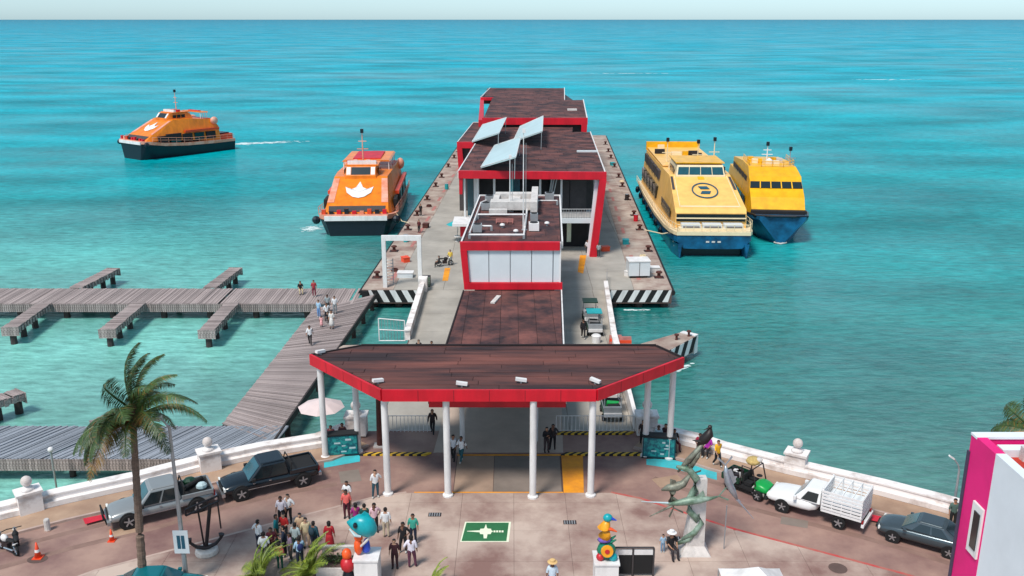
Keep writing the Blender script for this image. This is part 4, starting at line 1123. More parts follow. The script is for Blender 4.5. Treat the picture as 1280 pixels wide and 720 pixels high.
    for s_ in (-1, 1):
        for k in range(4):
            y = -h + 5.8 + k * (b0 - 6.7 + h - 5.8) / 3
            MB().path([(s_ * 3.1, y, 7.7), (s_ * 3.1, y, 9.05)], .07, 5).build('awning_post', m_white, t)
        MB().ball((s_ * 3.9, -h + 4.6, 7.2), .85, 10, sx=.7, sy=1.1).build('life_raft', m_fpink, t, smooth=True)
        # side gallery openings
        for k in range(5):
            y = -h + 5 + k * 2.9
            MB().prism([(s_ * 4.63, y), (s_ * 4.63, y + 2.3), (s_ * 4.2, y + 2.3), (s_ * 4.2, y)], 3.5, 5.1).build('side_window', m_glass if k % 2 else m_dark, t)
        MB().prism([(s_ * 4.7, h - 9), (s_ * 4.7, h - 5.5), (s_ * 4.3, h - 5.5), (s_ * 4.3, h - 9)], 4.2, 5.4).build('side_window', m_dark, t)
        rails(t, 'side_rail', [(s_ * 4.9, -h + .5, 2.95), (s_ * 4.95, 0, 3.2), (s_ * 4.9, h - 2, 4.1)], 1.0, m_fpink)
        MB().prism([(s_ * 4.75, -h + 4), (s_ * 4.75, h - 10), (s_ * 4.2, h - 10), (s_ * 4.2, -h + 4)], 5.35, 5.8).build('side_band', m_forange2, t)
    MB().box(-4.2, 4.2, -h + .3, -h + 3.6, 2.9, 4.1).build('stern_block', m_forange2, t)
    MB().box(-3.6, 3.6, -h + .8, -h + 3.4, 4.1, 4.35).build('stern_hatch', m_navy, t)
    return t
o1 = orange_ferry('orange and black ferry moored at the left side of the pier, bow facing the shore', (-21.6, 136.3, -3.75), R(182.6))
o2 = orange_ferry('orange ferry under way alone on open water at the far left', (-72.4, 200.8, -2.5), R(180) - R(37), 22.5)
o1.scale = (1.07, 1.0, 1.05)
o1['group'] = o2['group'] = 'orange catamaran ferries'

def big_ferry():
    t = thing('ferry', 'large apricot yellow ferry with blue hull and round logo moored right of the pier', 'ferry', (25.1, 129.5, -2), R(178.3), 'yellow and blue ferries')
    h = 20.5
    hs = []
    for y, wd, wl, zt in ((-h, 4.9, 4.6, 2.2), (-h * .4, 5.3, 4.7, 2.3), (h * .3, 5.35, 4.7, 2.4), (h * .7, 5.2, 4.5, 2.6), (h * .88, 5.0, 4.2, 2.8), (h * .97, 4.7, 4.1, 2.9), (h, 4.4, 3.9, 2.9)):
        hs.append([(-wd, y, zt), (-wd, y, zt - .9), (-wl * .9, y, 1.15), (-wl * .5, y, 1.1), (wl * .5, y, 1.1), (wl * .9, y, 1.15), (wd, y, zt - .9), (wd, y, zt)])
    block(t, 'hull', m_hblue, hs)
    for s_ in (-1, 1):
        sec = []
        for y, xo, xi, zb in ((-h, 4.5, 2.9, -.8), (h * .5, 4.75, 3.0, -.8), (h * .85, 4.6, 3.3, -.8), (h + .3, 4.1, 3.8, -.6)):
            sec.append([(s_ * (xo + .25), y, 1.7), (s_ * xi, y, 1.7), (s_ * (xi + .3), y, zb), (s_ * (xo - .1), y, zb)])
        block(t, 'catamaran_hull', m_hblue, sec)
    MB().box(-3.6, 3.6, -h + 3, h - 1.2, -.3, 1.5).build('tunnel_front', m_navy, t)
    for i in range(3):
        for s_ in (-1, 1):
            MB().prism([(s_ * (5.08 - i * .1), h * .55), (s_ * (4.75 - i * .1), h * .93), (s_ * (4.6 - i * .1), h * .93), (s_ * (4.9 - i * .1), h * .55)], 2.0 - i * .45, 2.18 - i * .45).build('hull_stripe', m_sail, t)
    rim = []
    for y, wd, z in ((-h, 5.0, 2.25), (-h * .4, 5.4, 2.35), (h * .3, 5.45, 2.45), (h * .7, 5.3, 2.65), (h * .88, 5.1, 2.85), (h * .97, 4.8, 2.95), (h + .1, 4.45, 2.95)):
        rim.append([(-wd, y, z - .15), (-wd, y, z + .28), (wd, y, z + .28), (wd, y, z - .15)])
    block(t, 'deck_rim', m_creamf, rim)
    # foredeck loungers
    MB().box(-4.0, 4.0, h - 2.3, h - .6, 3.2, 3.4).build('fore_deck', m_creamf, t)
    for i in range(3):
        x = -3.8 + i * 2.6
        sf = MB().box(x, x + 2.3, h - 2.6, h - 1.3, 3.4, 3.85).build('seat_box', m_panelw, t)
        MB().box(x + .15, x + 2.15, h - 1.3, h - 1.1, 3.4, 3.65).build('seat_front', m_grey, sf)
    rails(t, 'bow_rail', [(-5, h * .86, 3.15), (-4.4, h, 3.2), (4.4, h, 3.2), (5, h * .86, 3.15)], .9, m_creamf, .9)
    secs = [slabsec(h - 2.6, 4.4, 2.9, 4.35, 5.0), slabsec(h - 3.0, 4.45, 2.9, 4.4, 5.45), slabsec(h - 12.0, 4.75, 2.6, 4.0, 8.2), slabsec(h - 14, 4.8, 2.6, 4.1, 8.25), slabsec(-h + 3.0, 4.7, 2.4, 4.1, 8.0), slabsec(-h + 2.0, 4.7, 2.4, 4.3, 6.0)]
    block(t, 'main_cabin', m_apri, secs)
    panel(t, 'front_window', m_glass, (h - 2.5, 4.36, 3.95), (h - 2.57, 4.36, 4.95), -.97, .97, .05, .95, .06)
    MB().box(-4.3, 4.3, h - 2.5, h - 2.3, 4.35, 4.47).build('window_bar', m_creamf, t)
    SA, SB = (h - 3.0, 4.4, 5.45), (h - 12.0, 4.0, 8.2)
    lq, n = face_panel(SA, SB, -1, 1, 0, 1, .09)
    def onface(u, v, dl=0):
        a_ = lq[0].lerp(lq[1], (u + 1) / 2); b_ = lq[3].lerp(lq[2], (u + 1) / 2)
        return a_.lerp(b_, v) + n * dl
    lm = MB()
    N_ = 28
    for i in range(N_):
        a0, a1 = 2 * PI * i / N_, 2 * PI * (i + 1) / N_
        P_ = [onface(.40 * math.cos(a0), .52 + .23 * math.sin(a0)), onface(.40 * math.cos(a1), .52 + .23 * math.sin(a1)), onface(.36 * math.cos(a1), .52 + .20 * math.sin(a1)), onface(.36 * math.cos(a0), .52 + .20 * math.sin(a0))]
        lm.add(P_ + [p - n * .03 for p in P_], [(0, 1, 2, 3), (7, 6, 5, 4), (0, 4, 5, 1), (3, 2, 6, 7)])
    lm.build('logo_ring', m_logo, t)
    lm = MB()
    for (u0, u1, v0, v1, sh) in ((-.16, .12, .56, .64, .06), (-.12, .16, .42, .5, -.06)):
        P_ = [onface(u0, v0), onface(u1, v0), onface(u1 + sh, v1), onface(u0 + sh, v1)]
        lm.add(P_ + [p - n * .03 for p in P_], [(0, 1, 2, 3), (7, 6, 5, 4), (0, 4, 5, 1), (1, 5, 6, 2), (2, 6, 7, 3), (3, 7, 4, 0)])
    lm.build('logo_wave', m_logo, t)
    for s_ in (-1, 1):          # shoulder windows and moulding lines down the sloping front
        panel(t, 'shoulder_window', m_dgrey, SA, SB, s_ * .9, s_ * .98, .55, .95, .05)
        panel(t, 'moulding', m_creamf, SA, SB, s_ * .84, s_ * .86, .05, .97, .07)
    panel(t, 'moulding', m_creamf, SA, SB, -.83, .83, .05, .08, .07)
    panel(t, 'hatch', m_yellowf, SA, SB, -.1, .1, .86, .95, .06)
    for k in range(3): MB().box(-.9 + k * .7, -.5 + k * .7, h + .02, h + .06, 1.9, 2.1).build('bow_light', m_stone, t)
    b0 = h - 12.3
    block(t, 'bridge', m_creamf, [slabsec(b0 + .8, 3.3, 7.9, 3.2, 8.2), slabsec(b0 + .2, 3.3, 7.9, 3.0, 9.5), slabsec(b0 - 5, 3.4, 7.9, 3.1, 9.7), slabsec(b0 - 6, 3.4, 7.9, 3.3, 8.4)])
    for i in range(4):
        u0 = -.95 + i * .48
        panel(t, 'bridge_window', m_bluglass, (b0 + .8, 3.2, 8.2), (b0 + .2, 3.0, 9.5), u0, u0 + .45, .1, .82, .05)
    side_windows(t, m_glass, 3.4, 3.42, b0 - 4.2, b0 - .2, 8.4, 9.2, 3)
    MB().box(-3.2, 3.2, b0 - 6.5, b0 + .1, 9.72, 9.85).build('bridge_roof', m_yellowf, t)
    MB().box(-4.05, 4.05, -h + 3.2, b0 - 6.6, 8.3, 8.42).build('upper_deck', m_apri, t)
    MB().box(-4.2, 4.2, -h + 2.6, -h + 3.2, 8.0, 9.3).build('stern_bulwark', m_yellowf, t)
    for i in range(10):
        MB().obox((random.uniform(-3.4, 3.4), random.uniform(-h + 4.5, b0 - 8), 8.75), (random.uniform(.5, 1.6), random.uniform(.4, .9), .65)).build('deck_seat', random.choice([m_creamf, m_ldeck, m_dark, m_yellowf]), t)
    for x in (-3.8, -1, 3.0): mast(t, x, b0 - 7 - abs(x), 8.3, 11.4, m_creamf, 1)
    for s_ in (-1, 1):
        rails(t, 'side_rail', [(s_ * 5.25, -h + .5, 2.5), (s_ * 5.35, 3, 2.7), (s_ * 5.2, h * .86, 3.1)], .95, m_creamf)
        side_windows(t, m_glass, 4.77, 4.73, h - 13.5, h - 5, 3.9, 5.1, 1, .05) if s_ == 1 else None
        for k in range(5):
            y = -h + 4 + k * 3.7
            MB().prism([(s_ * 4.85, y), (s_ * 4.85, y + 2.9), (s_ * 4.4, y + 2.9), (s_ * 4.4, y)], 3.7, 5.4).build('side_window', m_glass, t)
            MB().prism([(s_ * 4.5, y), (s_ * 4.5, y + 2.9), (s_ * 4.0, y + 2.9), (s_ * 4.0, y)], 6.4, 7.6).build('upper_window', m_dgrey, t)
        for k in range(7):
            y = -h + 3 + k * 5
            MB().ball((s_ * 5.35, y, 1.6), .35, 8, sz=1.6).build('fender', m_navy, t)
    return t
big_ferry()

def small_ferry():
    t = thing('ferry', 'smaller golden yellow ferry with pointed blue hull behind the large yellow ferry', 'ferry', (36.4, 131.5, -2), R(180) - R(6), 'yellow and blue ferries')
    h = 15.5
    hs = []
    for y, wd, wl, zt, zb in ((-h, 3.9, 3.6, 2.4, -.6), (0, 4.2, 3.7, 2.6, -.6), (h * .5, 4.15, 3.2, 2.9, -.6), (h * .75, 4.0, 2.4, 3.2, -.6), (h * .9, 3.6, 1.3, 3.45, -.5), (h, 2.9, .5, 3.6, -.3)):
        hs.append(hullsec(y, wd, wl, zt, zb))
    block(t, 'hull', m_hblue, hs)
    MB().path([(-4.25, -h, 2.5), (-4.25, 0, 2.7), (-4.1, h * .7, 3.25), (-3.3, h * .95, 3.55), (-1.6, h + .25, 3.7), (1.6, h + .25, 3.7), (3.3, h * .95, 3.55), (4.1, h * .7, 3.25), (4.25, 0, 2.7), (4.25, -h, 2.5)], .16, 6).build('gunwale', m_navy, t)
    for x in (-1.2, 1.2, -2.6, 2.6): MB().ball((x, h - .45 - abs(x) * .3, 2.5), .28, 8).build('porthole_ring', m_sail, t)
    MB().path([(-.8, h - .2, 0.2), (0, h + .15, .1), (.8, h - .2, .2)], .1, 5).build('bow_eye', m_stone, t)
    secs = [slabsec(h - 3.4, 3.5, 3.0, 3.45, 3.9), slabsec(h - 4.6, 3.7, 2.8, 3.5, 5.3), slabsec(h - 6.2, 3.9, 2.7, 3.5, 6.3), slabsec(-h + 3, 3.9, 2.6, 3.4, 6.2)]
    block(t, 'main_cabin', m_yellowf, secs)
    MB().loft([slabsec(h - 3.1, 3.55, 3.0, 3.5, 3.7), slabsec(h - 3.4, 3.6, 3.0, 3.5, 3.85)]).build('fore_cabin_band', m_dark, t)
    panel(t, 'front_window', m_glass, (h - 6.0, 3.5, 6.2), (h - 6.9, 3.4, 7.15), -.98, .98, .05, .85, .06)
    block(t, 'upper_cabin', m_yellowf, [slabsec(h - 6.15, 3.5, 6.2, 3.45, 6.32), slabsec(h - 7.0, 3.5, 6.2, 3.4, 7.1), slabsec(h - 7.6, 3.5, 6.2, 3.45, 7.6), slabsec(h - 10.5, 3.5, 6.2, 3.2, 8.5), slabsec(h - 16, 3.5, 6.1, 3.2, 8.5), slabsec(-h + 6, 3.4, 6.1, 3.3, 7.8)])
    for i in range(4):
        panel(t, 'window_post', m_yellowf, (h - 6.0, 3.5, 6.2), (h - 6.9, 3.4, 7.15), -.62 + i * .4, -.58 + i * .4, .0, .9, .09)
    ty = h - 11
    rails(t, 'roof_rail', [(-3.0, ty - 6, 8.5), (-3.0, ty, 8.5), (-1.5, ty + .7, 8.4), (1.5, ty + .7, 8.4), (3.0, ty, 8.5), (3.0, ty - 6, 8.5)], .8, m_yellowf, 1.2)
    for i in range(7): MB().obox((random.uniform(-2.4, 2.4), ty - random.uniform(.5, 5), 8.8), (.8, .7, .6)).build('roof_box', random.choice([m_yellowf, m_creamf, m_stone]), t)
    MB().lathe([(.5, 0), (.45, .5), (.1, .8)], (0, ty - 2, 8.5), 10).build('radome', m_white, t)
    mast(t, 0.2, ty - 3, 8.5, 11.0, m_white, 2)
    mast(t, -2.6, ty - 1, 8.5, 10.6, m_steel, 1)
    side_windows(t, m_glass, 3.93, 3.93, -h + 4, h - 7, 3.7, 4.9, 7)
    side_windows(t, m_dgrey, 3.52, 3.52, -h + 7, h - 9, 6.6, 7.3, 5)
    return t
small_ferry()

# mooring lines
for lab, a_, b_ in (('slack mooring rope from the large yellow ferry bow to the right quay', (21.0, 112.0, .8), (16.9, 114.3, .3)), ('mooring rope from the orange ferry to the left quay', (-16.0, 124, 0.6), (-13.6, 118.5, .3))):
    a_, b_ = Vector(a_), Vector(b_)
    mid = (a_ + b_) / 2 - Vector((0, 0, .5))
    o = MB().path([a_, mid, b_], .06, 5).build('mooring_rope', m_creamf)
    tag(o, lab, 'rope')

# foam: small torn patches on the water
def foam(name, cx_, cy_, ln, wd, n, ang=0.0, s0=.5):
    mb = MB()
    for i in range(n):
        u = random.gauss(0, .33) * ln; v = random.gauss(0, .3) * wd
        x = cx_ + u * math.cos(ang) - v * math.sin(ang); y = cy_ + u * math.sin(ang) + v * math.cos(ang)
        r_ = random.uniform(.25, 1) * s0
        k = random.randint(5, 7)
        pts = [(x + r_ * random.uniform(.6, 1.3) * 2.2 * math.cos(2 * PI * j / k + .3), y + r_ * random.uniform(.5, 1.2) * math.sin(2 * PI * j / k + .3), -1.985 + i * 1e-4) for j in range(k)]
        mb.add(pts, [list(range(k))])
    return tag(mb.build(name, M('sea_foam', (214, 232, 232), 0.7, 0.1) if 'sea_foam' not in bpy.data.materials else bpy.data.materials['sea_foam']), kind='stuff')
foam('wake_foam', -58, 218, 11, 3, 150, R(20), .35)
foam('wake_foam', -63, 216, 3, 2.5, 90, R(50), .35)
foam('wake_foam', -13.2, 124, 2.2, 5, 60, R(0), .22)
foam('wake_foam', -28.0, 125, 2.0, 3, 60, R(0), .22)
foam('wave_foam', 62, 508, 30, 2.0, 50, 0, .8)
foam('wave_foam', 180, 455, 22, 4, 60, 0, .8)
foam('wave_foam', -420, 620, 18, 4, 50, 0, .8)
foam('wave_foam', 330, 560, 35, 5, 70, 0, .9)

# ================================================================ VEHICLES  (local: +x forward, origin on the ground at the middle)
m_silverp = M('silver_car_paint', (150, 152, 152), 0.28, 0.06, metal=0.35)
m_darkp = M('dark_blue_car_paint', (14, 24, 32), 0.2, 0.1, spec=0.7)
m_whitep = M('white_truck_paint', (232, 230, 228), 0.35, 0.08)
m_greyp = M('grey_blue_car_paint', (76, 88, 94), 0.22, 0.08, metal=0.4)
m_tealp = M('teal_car_paint', (16, 112, 120), 0.22, 0.1, metal=0.2)
def wheel(t, x, y, r_, side, w_=.24):
    wh = thing('wheel', None, None, (x, y, r_)); wh.parent = t
    for k in ('label', 'category'):
        if k in wh: del wh[k]
    s_ = side
    ty = MB()
    prof = [(r_ * .62, -w_ / 2), (r_ * .93, -w_ / 2), (r_, -w_ / 3), (r_, w_ / 3), (r_ * .93, w_ / 2), (r_ * .62, w_ / 2)]
    n = 18
    for rr, yy in prof:
        for k in range(n): ty.v.append((rr * math.cos(2 * PI * k / n), yy, rr * math.sin(2 * PI * k / n)))
    for i in range(5):
        for k in range(n): ty.f.append((i * n + k, i * n + (k + 1) % n, (i + 1) * n + (k + 1) % n, (i + 1) * n + k)); ty.mi.append(0)
    ty.build('tyre', m_tyre, wh)
    rm = MB()
    def disc(r0, yy, y2, n=14):
        k = len(rm.v)
        rm.v += [(r0 * math.cos(2 * PI * j / n), yy, r0 * math.sin(2 * PI * j / n)) for j in range(n)] + [(r0 * math.cos(2 * PI * j / n), y2, r0 * math.sin(2 * PI * j / n)) for j in range(n)]
        rm.f += [[k + j for j in range(n)], [k + n + j for j in range(n)]] + [[k + j, k + (j + 1) % n, k + n + (j + 1) % n, k + n + j] for j in range(n)]
        rm.mi += [rm.m] * (n + 2)
    rm.m = 1; disc(r_ * .63, s_ * -.06, s_ * .06)
    rm.m = 0
    for j in range(5):
        a_ = 2 * PI * j / 5 + .3
        rm.obox((r_ * .33 * math.cos(a_), s_ * .09, r_ * .33 * math.sin(a_)), (r_ * .56, .05, r_ * .17), ry=-a_)
    disc(r_ * .15, s_ * .07, s_ * .125, 8)
    rm.build('rim', [m_rim, m_black], wh)
    return wh
def cylY(mb, x, y0, y1, z, r_, n=20):
    k = len(mb.v)
    mb.v += [(x + r_ * math.cos(2 * PI * j / n), y0, z + r_ * math.sin(2 * PI * j / n)) for j in range(n)] + [(x + r_ * math.cos(2 * PI * j / n), y1, z + r_ * math.sin(2 * PI * j / n)) for j in range(n)]
    mb.f += [[k + j for j in range(n)], [k + n + j for j in range(n)]] + [[k + j, k + (j + 1) % n, k + n + (j + 1) % n, k + n + j] for j in range(n)]
    mb.mi += [mb.m] * (n + 2)
def body_loft(t, m, st, name='body', sub=1):
    """st: x, half width, z bottom, z belt, z top"""
    secs = []
    for x, w_, zb, zm, zt in st:
        secs.append([(x, -w_ * .94, zb), (x, -w_, zb + (zm - zb) * .45), (x, -w_ * .985, zm), (x, -w_ * .86, zt), (x, 0, zt + .02), (x, w_ * .86, zt), (x, w_ * .985, zm), (x, w_, zb + (zm - zb) * .45), (x, w_ * .94, zb)])
    o = MB().loft(secs).build(name, m, t)
    for p in o.data.polygons: p.use_smooth = True
    if sub:
        bv = o.modifiers.new('s', 'SUBSURF'); bv.levels = sub; bv.render_levels = sub
    return o
def cabin(t, m, bot, top, wb, wt, zb, zt, pillars, name='roof_cabin', mg=None):
    """bot=(x rear, x front) at zb; top=(x rear, x front) at zt; glass inset panes on all sides"""
    mg = mg or m_glass
    B = [Vector((bot[0], -wb, zb)), Vector((bot[1], -wb, zb)), Vector((bot[1], wb, zb)), Vector((bot[0], wb, zb))]
    T_ = [Vector((top[0], -wt, zt)), Vector((top[1], -wt, zt)), Vector((top[1], wt, zt)), Vector((top[0], wt, zt))]
    o = MB().hexa(B, T_)
    # slightly crowned roof
    c_ = [p + Vector((0, 0, .002)) for p in T_]
    in_ = [p.lerp(sum(T_, Vector()) / 4, .16) + Vector((0, 0, .06)) for p in T_]
    o.hexa(c_, in_)
    o = o.build(name, m, t)
    bv = o.modifiers.new('b', 'BEVEL'); bv.width = .09; bv.segments = 3
    def pane(a_, b_, c2, d_, u0, u1, v0=.12, v1=.88, nm='window'):
        mgl = m_bluglass if nm == 'windscreen' else mg  # bright teal windscreen reflections are put into the glass colour
        f = lambda u, v: a_.lerp(b_, u).lerp(d_.lerp(c2, u), v)
        q = [f(u0, v0), f(u1, v0), f(u1, v1), f(u0, v1)]
        n = (q[1] - q[0]).cross(q[3] - q[0]).normalized()
        cen = (B[0] + B[2]) / 2
        if n.dot(q[0] - cen) < 0: n = -n
        q1 = [p + n * .018 for p in q]; q0 = [p - n * .03 for p in q]
        MB().hexa(q0, q1).build(nm, mgl, t)
    pane(B[1], B[2], T_[2], T_[1], .07, .93, .08, .92, 'windscreen')
    pane(B[3], B[0], T_[0], T_[3], .1, .9, .15, .9, 'rear_window')
    for a_, b_, c2, d_ in ((B[0], B[1], T_[1], T_[0]), (B[3], B[2], T_[2], T_[3])):
        for u0, u1 in pillars: pane(a_, b_, c2, d_, u0, u1, .12, .86, 'side_window')
    return o
def well_discs(t, xs_, W, r_, z):
    for x in xs_:
        for s_ in (-1, 1):
            mb = MB(); cylY(mb, x, s_ * (W - .25), s_ * (W + .012), z, r_ * 1.16)
            mb.build('wheel_well_shade', m_black, t)  # black disc in place of the shaded wheel well, body left uncut
def lights(t, x, w_, z, front=True, sz=(.1, .36, .16)):
    for s_ in (-1, 1):
        MB().obox((x, s_ * w_, z), sz).build('headlight' if front else 'tail_light', m_lamp if front else m_tail, t)

def pickup(lab, loc, rz, m, bull=False, grp='parked pickup trucks'):
    t = thing('pickup_truck', lab, 'pickup truck', loc, rz, grp)
    W = .95
    body_loft(t, m, [(-2.72, W * .97, .5, .86, 1.02), (-2.6, W, .42, .9, 1.06), (-1.0, W, .42, .92, 1.08), (.9, W, .42, .92, 1.1), (1.3, W, .42, .9, 1.12), (2.2, W * .97, .42, .86, 1.04), (2.62, W * .9, .45, .8, .92), (2.7, W * .84, .5, .74, .8)])
    cabin(t, m, (-1.0, 1.35), (-.85, .55), .92, .78, 1.02, 1.86, ((.05, .47), (.52, .9)))
    # cargo bed
    for s_ in (-1, 1): MB().box(-2.66, -1.0, s_ * .93 - .05, s_ * .93 + .05, 1.0, 1.22).build('bed_side', m, t)
    MB().box(-2.72, -2.62, -.86, .86, .7, 1.21).build('tailgate', m, t)
    MB().box(-2.6, -1.02, -.86, .86, 1.085, 1.12).build('bed_floor', m_black, t)
    MB().path([(-1.08, -.85, 1.1), (-1.2, -.78, 1.62), (-1.2, .78, 1.62), (-1.08, .85, 1.1)], .04, 6).build('roll_bar', m_black, t)
    MB().box(-2.88, -2.7, -.85, .85, .48, .66).build('rear_bumper', m_chrome, t)
    MB().box(2.62, 2.8, -.86, .86, .42, .62).build('front_bumper', m_chrome if not bull else m, t)
    MB().box(2.68, 2.735, -.5, .5, .66, .88).build('grille', m_black, t)
    MB().box(-1.0, 1.4, -.965, -.955, .6, .64).build('trim', m_chrome, t); MB().box(-1.0, 1.4, .955, .965, .6, .64).build('trim', m_chrome, t)
    lights(t, 2.62, .68, .8); lights(t, -2.72, .84, .95, False, (.08, .14, .3))
    for s_ in (-1, 1):
        MB().box(.95, 1.15, s_ * 1.06 - .09, s_ * 1.06 + .09, 1.1, 1.26).build('mirror', m_black, t)
        for x in (.05, .95): MB().box(x, x + .14, s_ * .955 - .015, s_ * .955 + .015, .9, .94).build('door_handle', m_chrome, t)
    if bull:
        MB().path([(2.8, -.6, .4), (2.95, -.6, 1.0), (2.95, .6, 1.0), (2.8, .6, .4)], .045, 6).build('bull_bar', m_black, t)
        MB().path([(2.95, -.6, .75), (2.95, .6, .75)], .035, 6).build('bull_bar', m_black, t)
    well_discs(t, (1.75, -1.75), W, .43, .45)
    for x in (1.75, -1.75):
        for s_ in (-1, 1): wheel(t, x, s_ * (W - .08), .43, s_)
    return t
def between(a_, b_):
    a_, b_ = Vector(a_), Vector(b_); d = a_ - b_
    return ((a_ + b_) / 2), math.atan2(d.y, d.x)
# wheels of the near side, front then rear
c, an = between((-20.19, 43.43), (-17.38, 45)); n = Vector((-math.sin(an), math.cos(an)))
c = c - n * .87
pickup('silver grey double cab pickup with bull bar parked along the left seawall', (c.x, c.y, 0), an, m_silverp, True)
# cargo in the silver truck bed
tg = c - Vector((math.cos(an), math.sin(an))) * 1.75
cg = thing('bed_cargo', 'black roll and green bundles loaded in the silver pickup bed', 'cargo', (tg.x, tg.y, 1.13), an)
MB().path([(-.6, -.5, .18), (.5, .3, .2)], .13, 8).build('roll', m_black, cg)
MB().ball((.1, -.35, .2), .28, 8, sx=1.4).build('bundle', m_dgreen, cg); MB().ball((-.4, .45, .18), .24, 8, sx=1.3).build('bundle', m_sail, cg)
c, an = between((-15.21, 46.31), (-12.06, 47.97)); n = Vector((-math.sin(an), math.cos(an)))
c = c - n * .87
pickup('glossy dark blue pickup with tinted windows parked along the left seawall', (c.x, c.y, 0), an, m_darkp)

# white stake bed truck
def stake_truck():
    c, an = between((14.97, 45), (17.21, 43.43)); n = Vector((-math.sin(an), math.cos(an)))
    c = c - n * .85
    t = thing('stake_truck', 'white stake bed pickup truck parked behind the green utility cart', 'truck', (c.x, c.y, 0), an)
    W = .93
    body_loft(t, m_whitep, [(-.45, W, .42, .95, 1.08), (.6, W, .42, .92, 1.1), (1.15, W, .42, .9, 1.12), (2.0, W * .97, .42, .84, 1.02), (2.4, W * .9, .45, .8, .9), (2.5, W * .8, .5, .74, .8)])
    cabin(t, m_whitep, (-.45, 1.05), (-.42, .45), .87, .72, 1.05, 1.72, ((.12, .72),))
    well_discs(t, (1.55,), W, .36, .38)
    for x in (1.55, -1.5):
        for s_ in (-1, 1): wheel(t, x, s_ * (W - .1), .37, s_)
    MB().box(-2.6, 1.6, -.35, .35, .45, .62).build('chassis', m_black, t)
    MB().box(-2.65, -.55, -1.0, 1.0, .82, .95).build('bed_floor', m_whitep, t)
    MB().box(-2.55, -.75, -.99, .99, .4, .81).build('mudguards', m_black, t) if False else None
    for s_ in (-1, 1):
        for i in range(6): piece('stake_board', m_whitep, (-1.6, s_ * 1.0, 1.05 + i * .19), (2.1, .035, .12), t)
        for k in range(5): piece('stake_post', m_whitep, (-2.6 + k * .5, s_ * .975, 1.45), (.05, .05, 1.15), t)
        MB().box(-.6, -.52, s_ * .9 - .05, s_ * .9 + .05, .9, 2.15).build('corner_post', m_whitep, t)
    for x in (-2.64, -.56):
        for i in range(6): piece('end_board', m_whitep, (x, 0, 1.05 + i * .19), (.035, 2.0, .12), t)
        for k in range(4): piece('stake_post', m_whitep, (x + .03, -.8 + k * .53, 1.45), (.05, .05, 1.15), t)
    for k in range(5): piece('top_bar', m_whitep, (-2.6 + k * .5, 0, 2.07), (.045, 2.0, .05), t)
    MB().box(-2.6, -.6, -.94, .94, 1.3, 1.34).build('tarp', m_panelw, t)
    MB().box(-2.8, -2.66, -.95, .95, .5, .66).build('rear_bumper', m_whitep, t)
    MB().box(2.42, 2.6, -.84, .84, .42, .6).build('front_bumper', m_black, t)
    MB().box(2.46, 2.53, -.45, .45, .64, .8).build('grille', m_black, t)
    lights(t, 2.42, .62, .76); lights(t, -2.7, .8, .75, False, (.08, .2, .12))
    for s_ in (-1, 1): MB().box(.78, .95, s_ * 1.04 - .08, s_ * 1.04 + .08, 1.1, 1.3).build('mirror', m_whitep, t)
stake_truck()

def sedan(lab, loc, rz, m):
    t = thing('sedan_car', lab, 'car', loc, rz)
    W = .88
    body_loft(t, m, [(-2.22, W * .8, .4, .8, .9), (-2.1, W * .9, .32, .84, .98), (-1.4, W, .28, .86, 1.0), (0, W, .26, .84, .96), (1.0, W, .26, .82, .94), (1.7, W * .97, .28, .74, .84), (2.1, W * .88, .32, .64, .7), (2.25, W * .72, .38, .56, .6)])
    o = cabin(t, m, (-1.75, 1.05), (-.95, .3), .8, .62, .92, 1.42, ((.16, .46), (.5, .82)))
    MB().box(2.18, 2.29, -.45, .45, .42, .54).build('grille', m_black, t)
    lights(t, 2.06, .58, .6); lights(t, -2.2, .62, .76, False, (.08, .3, .14))
    for s_ in (-1, 1): MB().box(.72, .88, s_ * .96 - .08, s_ * .96 + .08, .9, 1.02).build('mirror', m, t)
    well_discs(t, (1.35, -1.35), W, .32, .33)
    for x in (1.35, -1.35):
        for s_ in (-1, 1): wheel(t, x, s_ * (W - .08), .32, s_, .2)
    return t
c, an = between((19.76, 42.02), (21.85, 40.62)); n = Vector((-math.sin(an), math.cos(an)))
c = c - n * .8
sedan('grey blue sedan car parked at the right between white truck and pink building', (c.x, c.y, 0), an, m_greyp)
sedan('teal green car at the bottom left edge, only its roof in view', ((-16.41, 37.62, 1.5)[0], (-16.41, 37.62, 1.5)[1] - .65, 0.12), R(4), m_tealp)

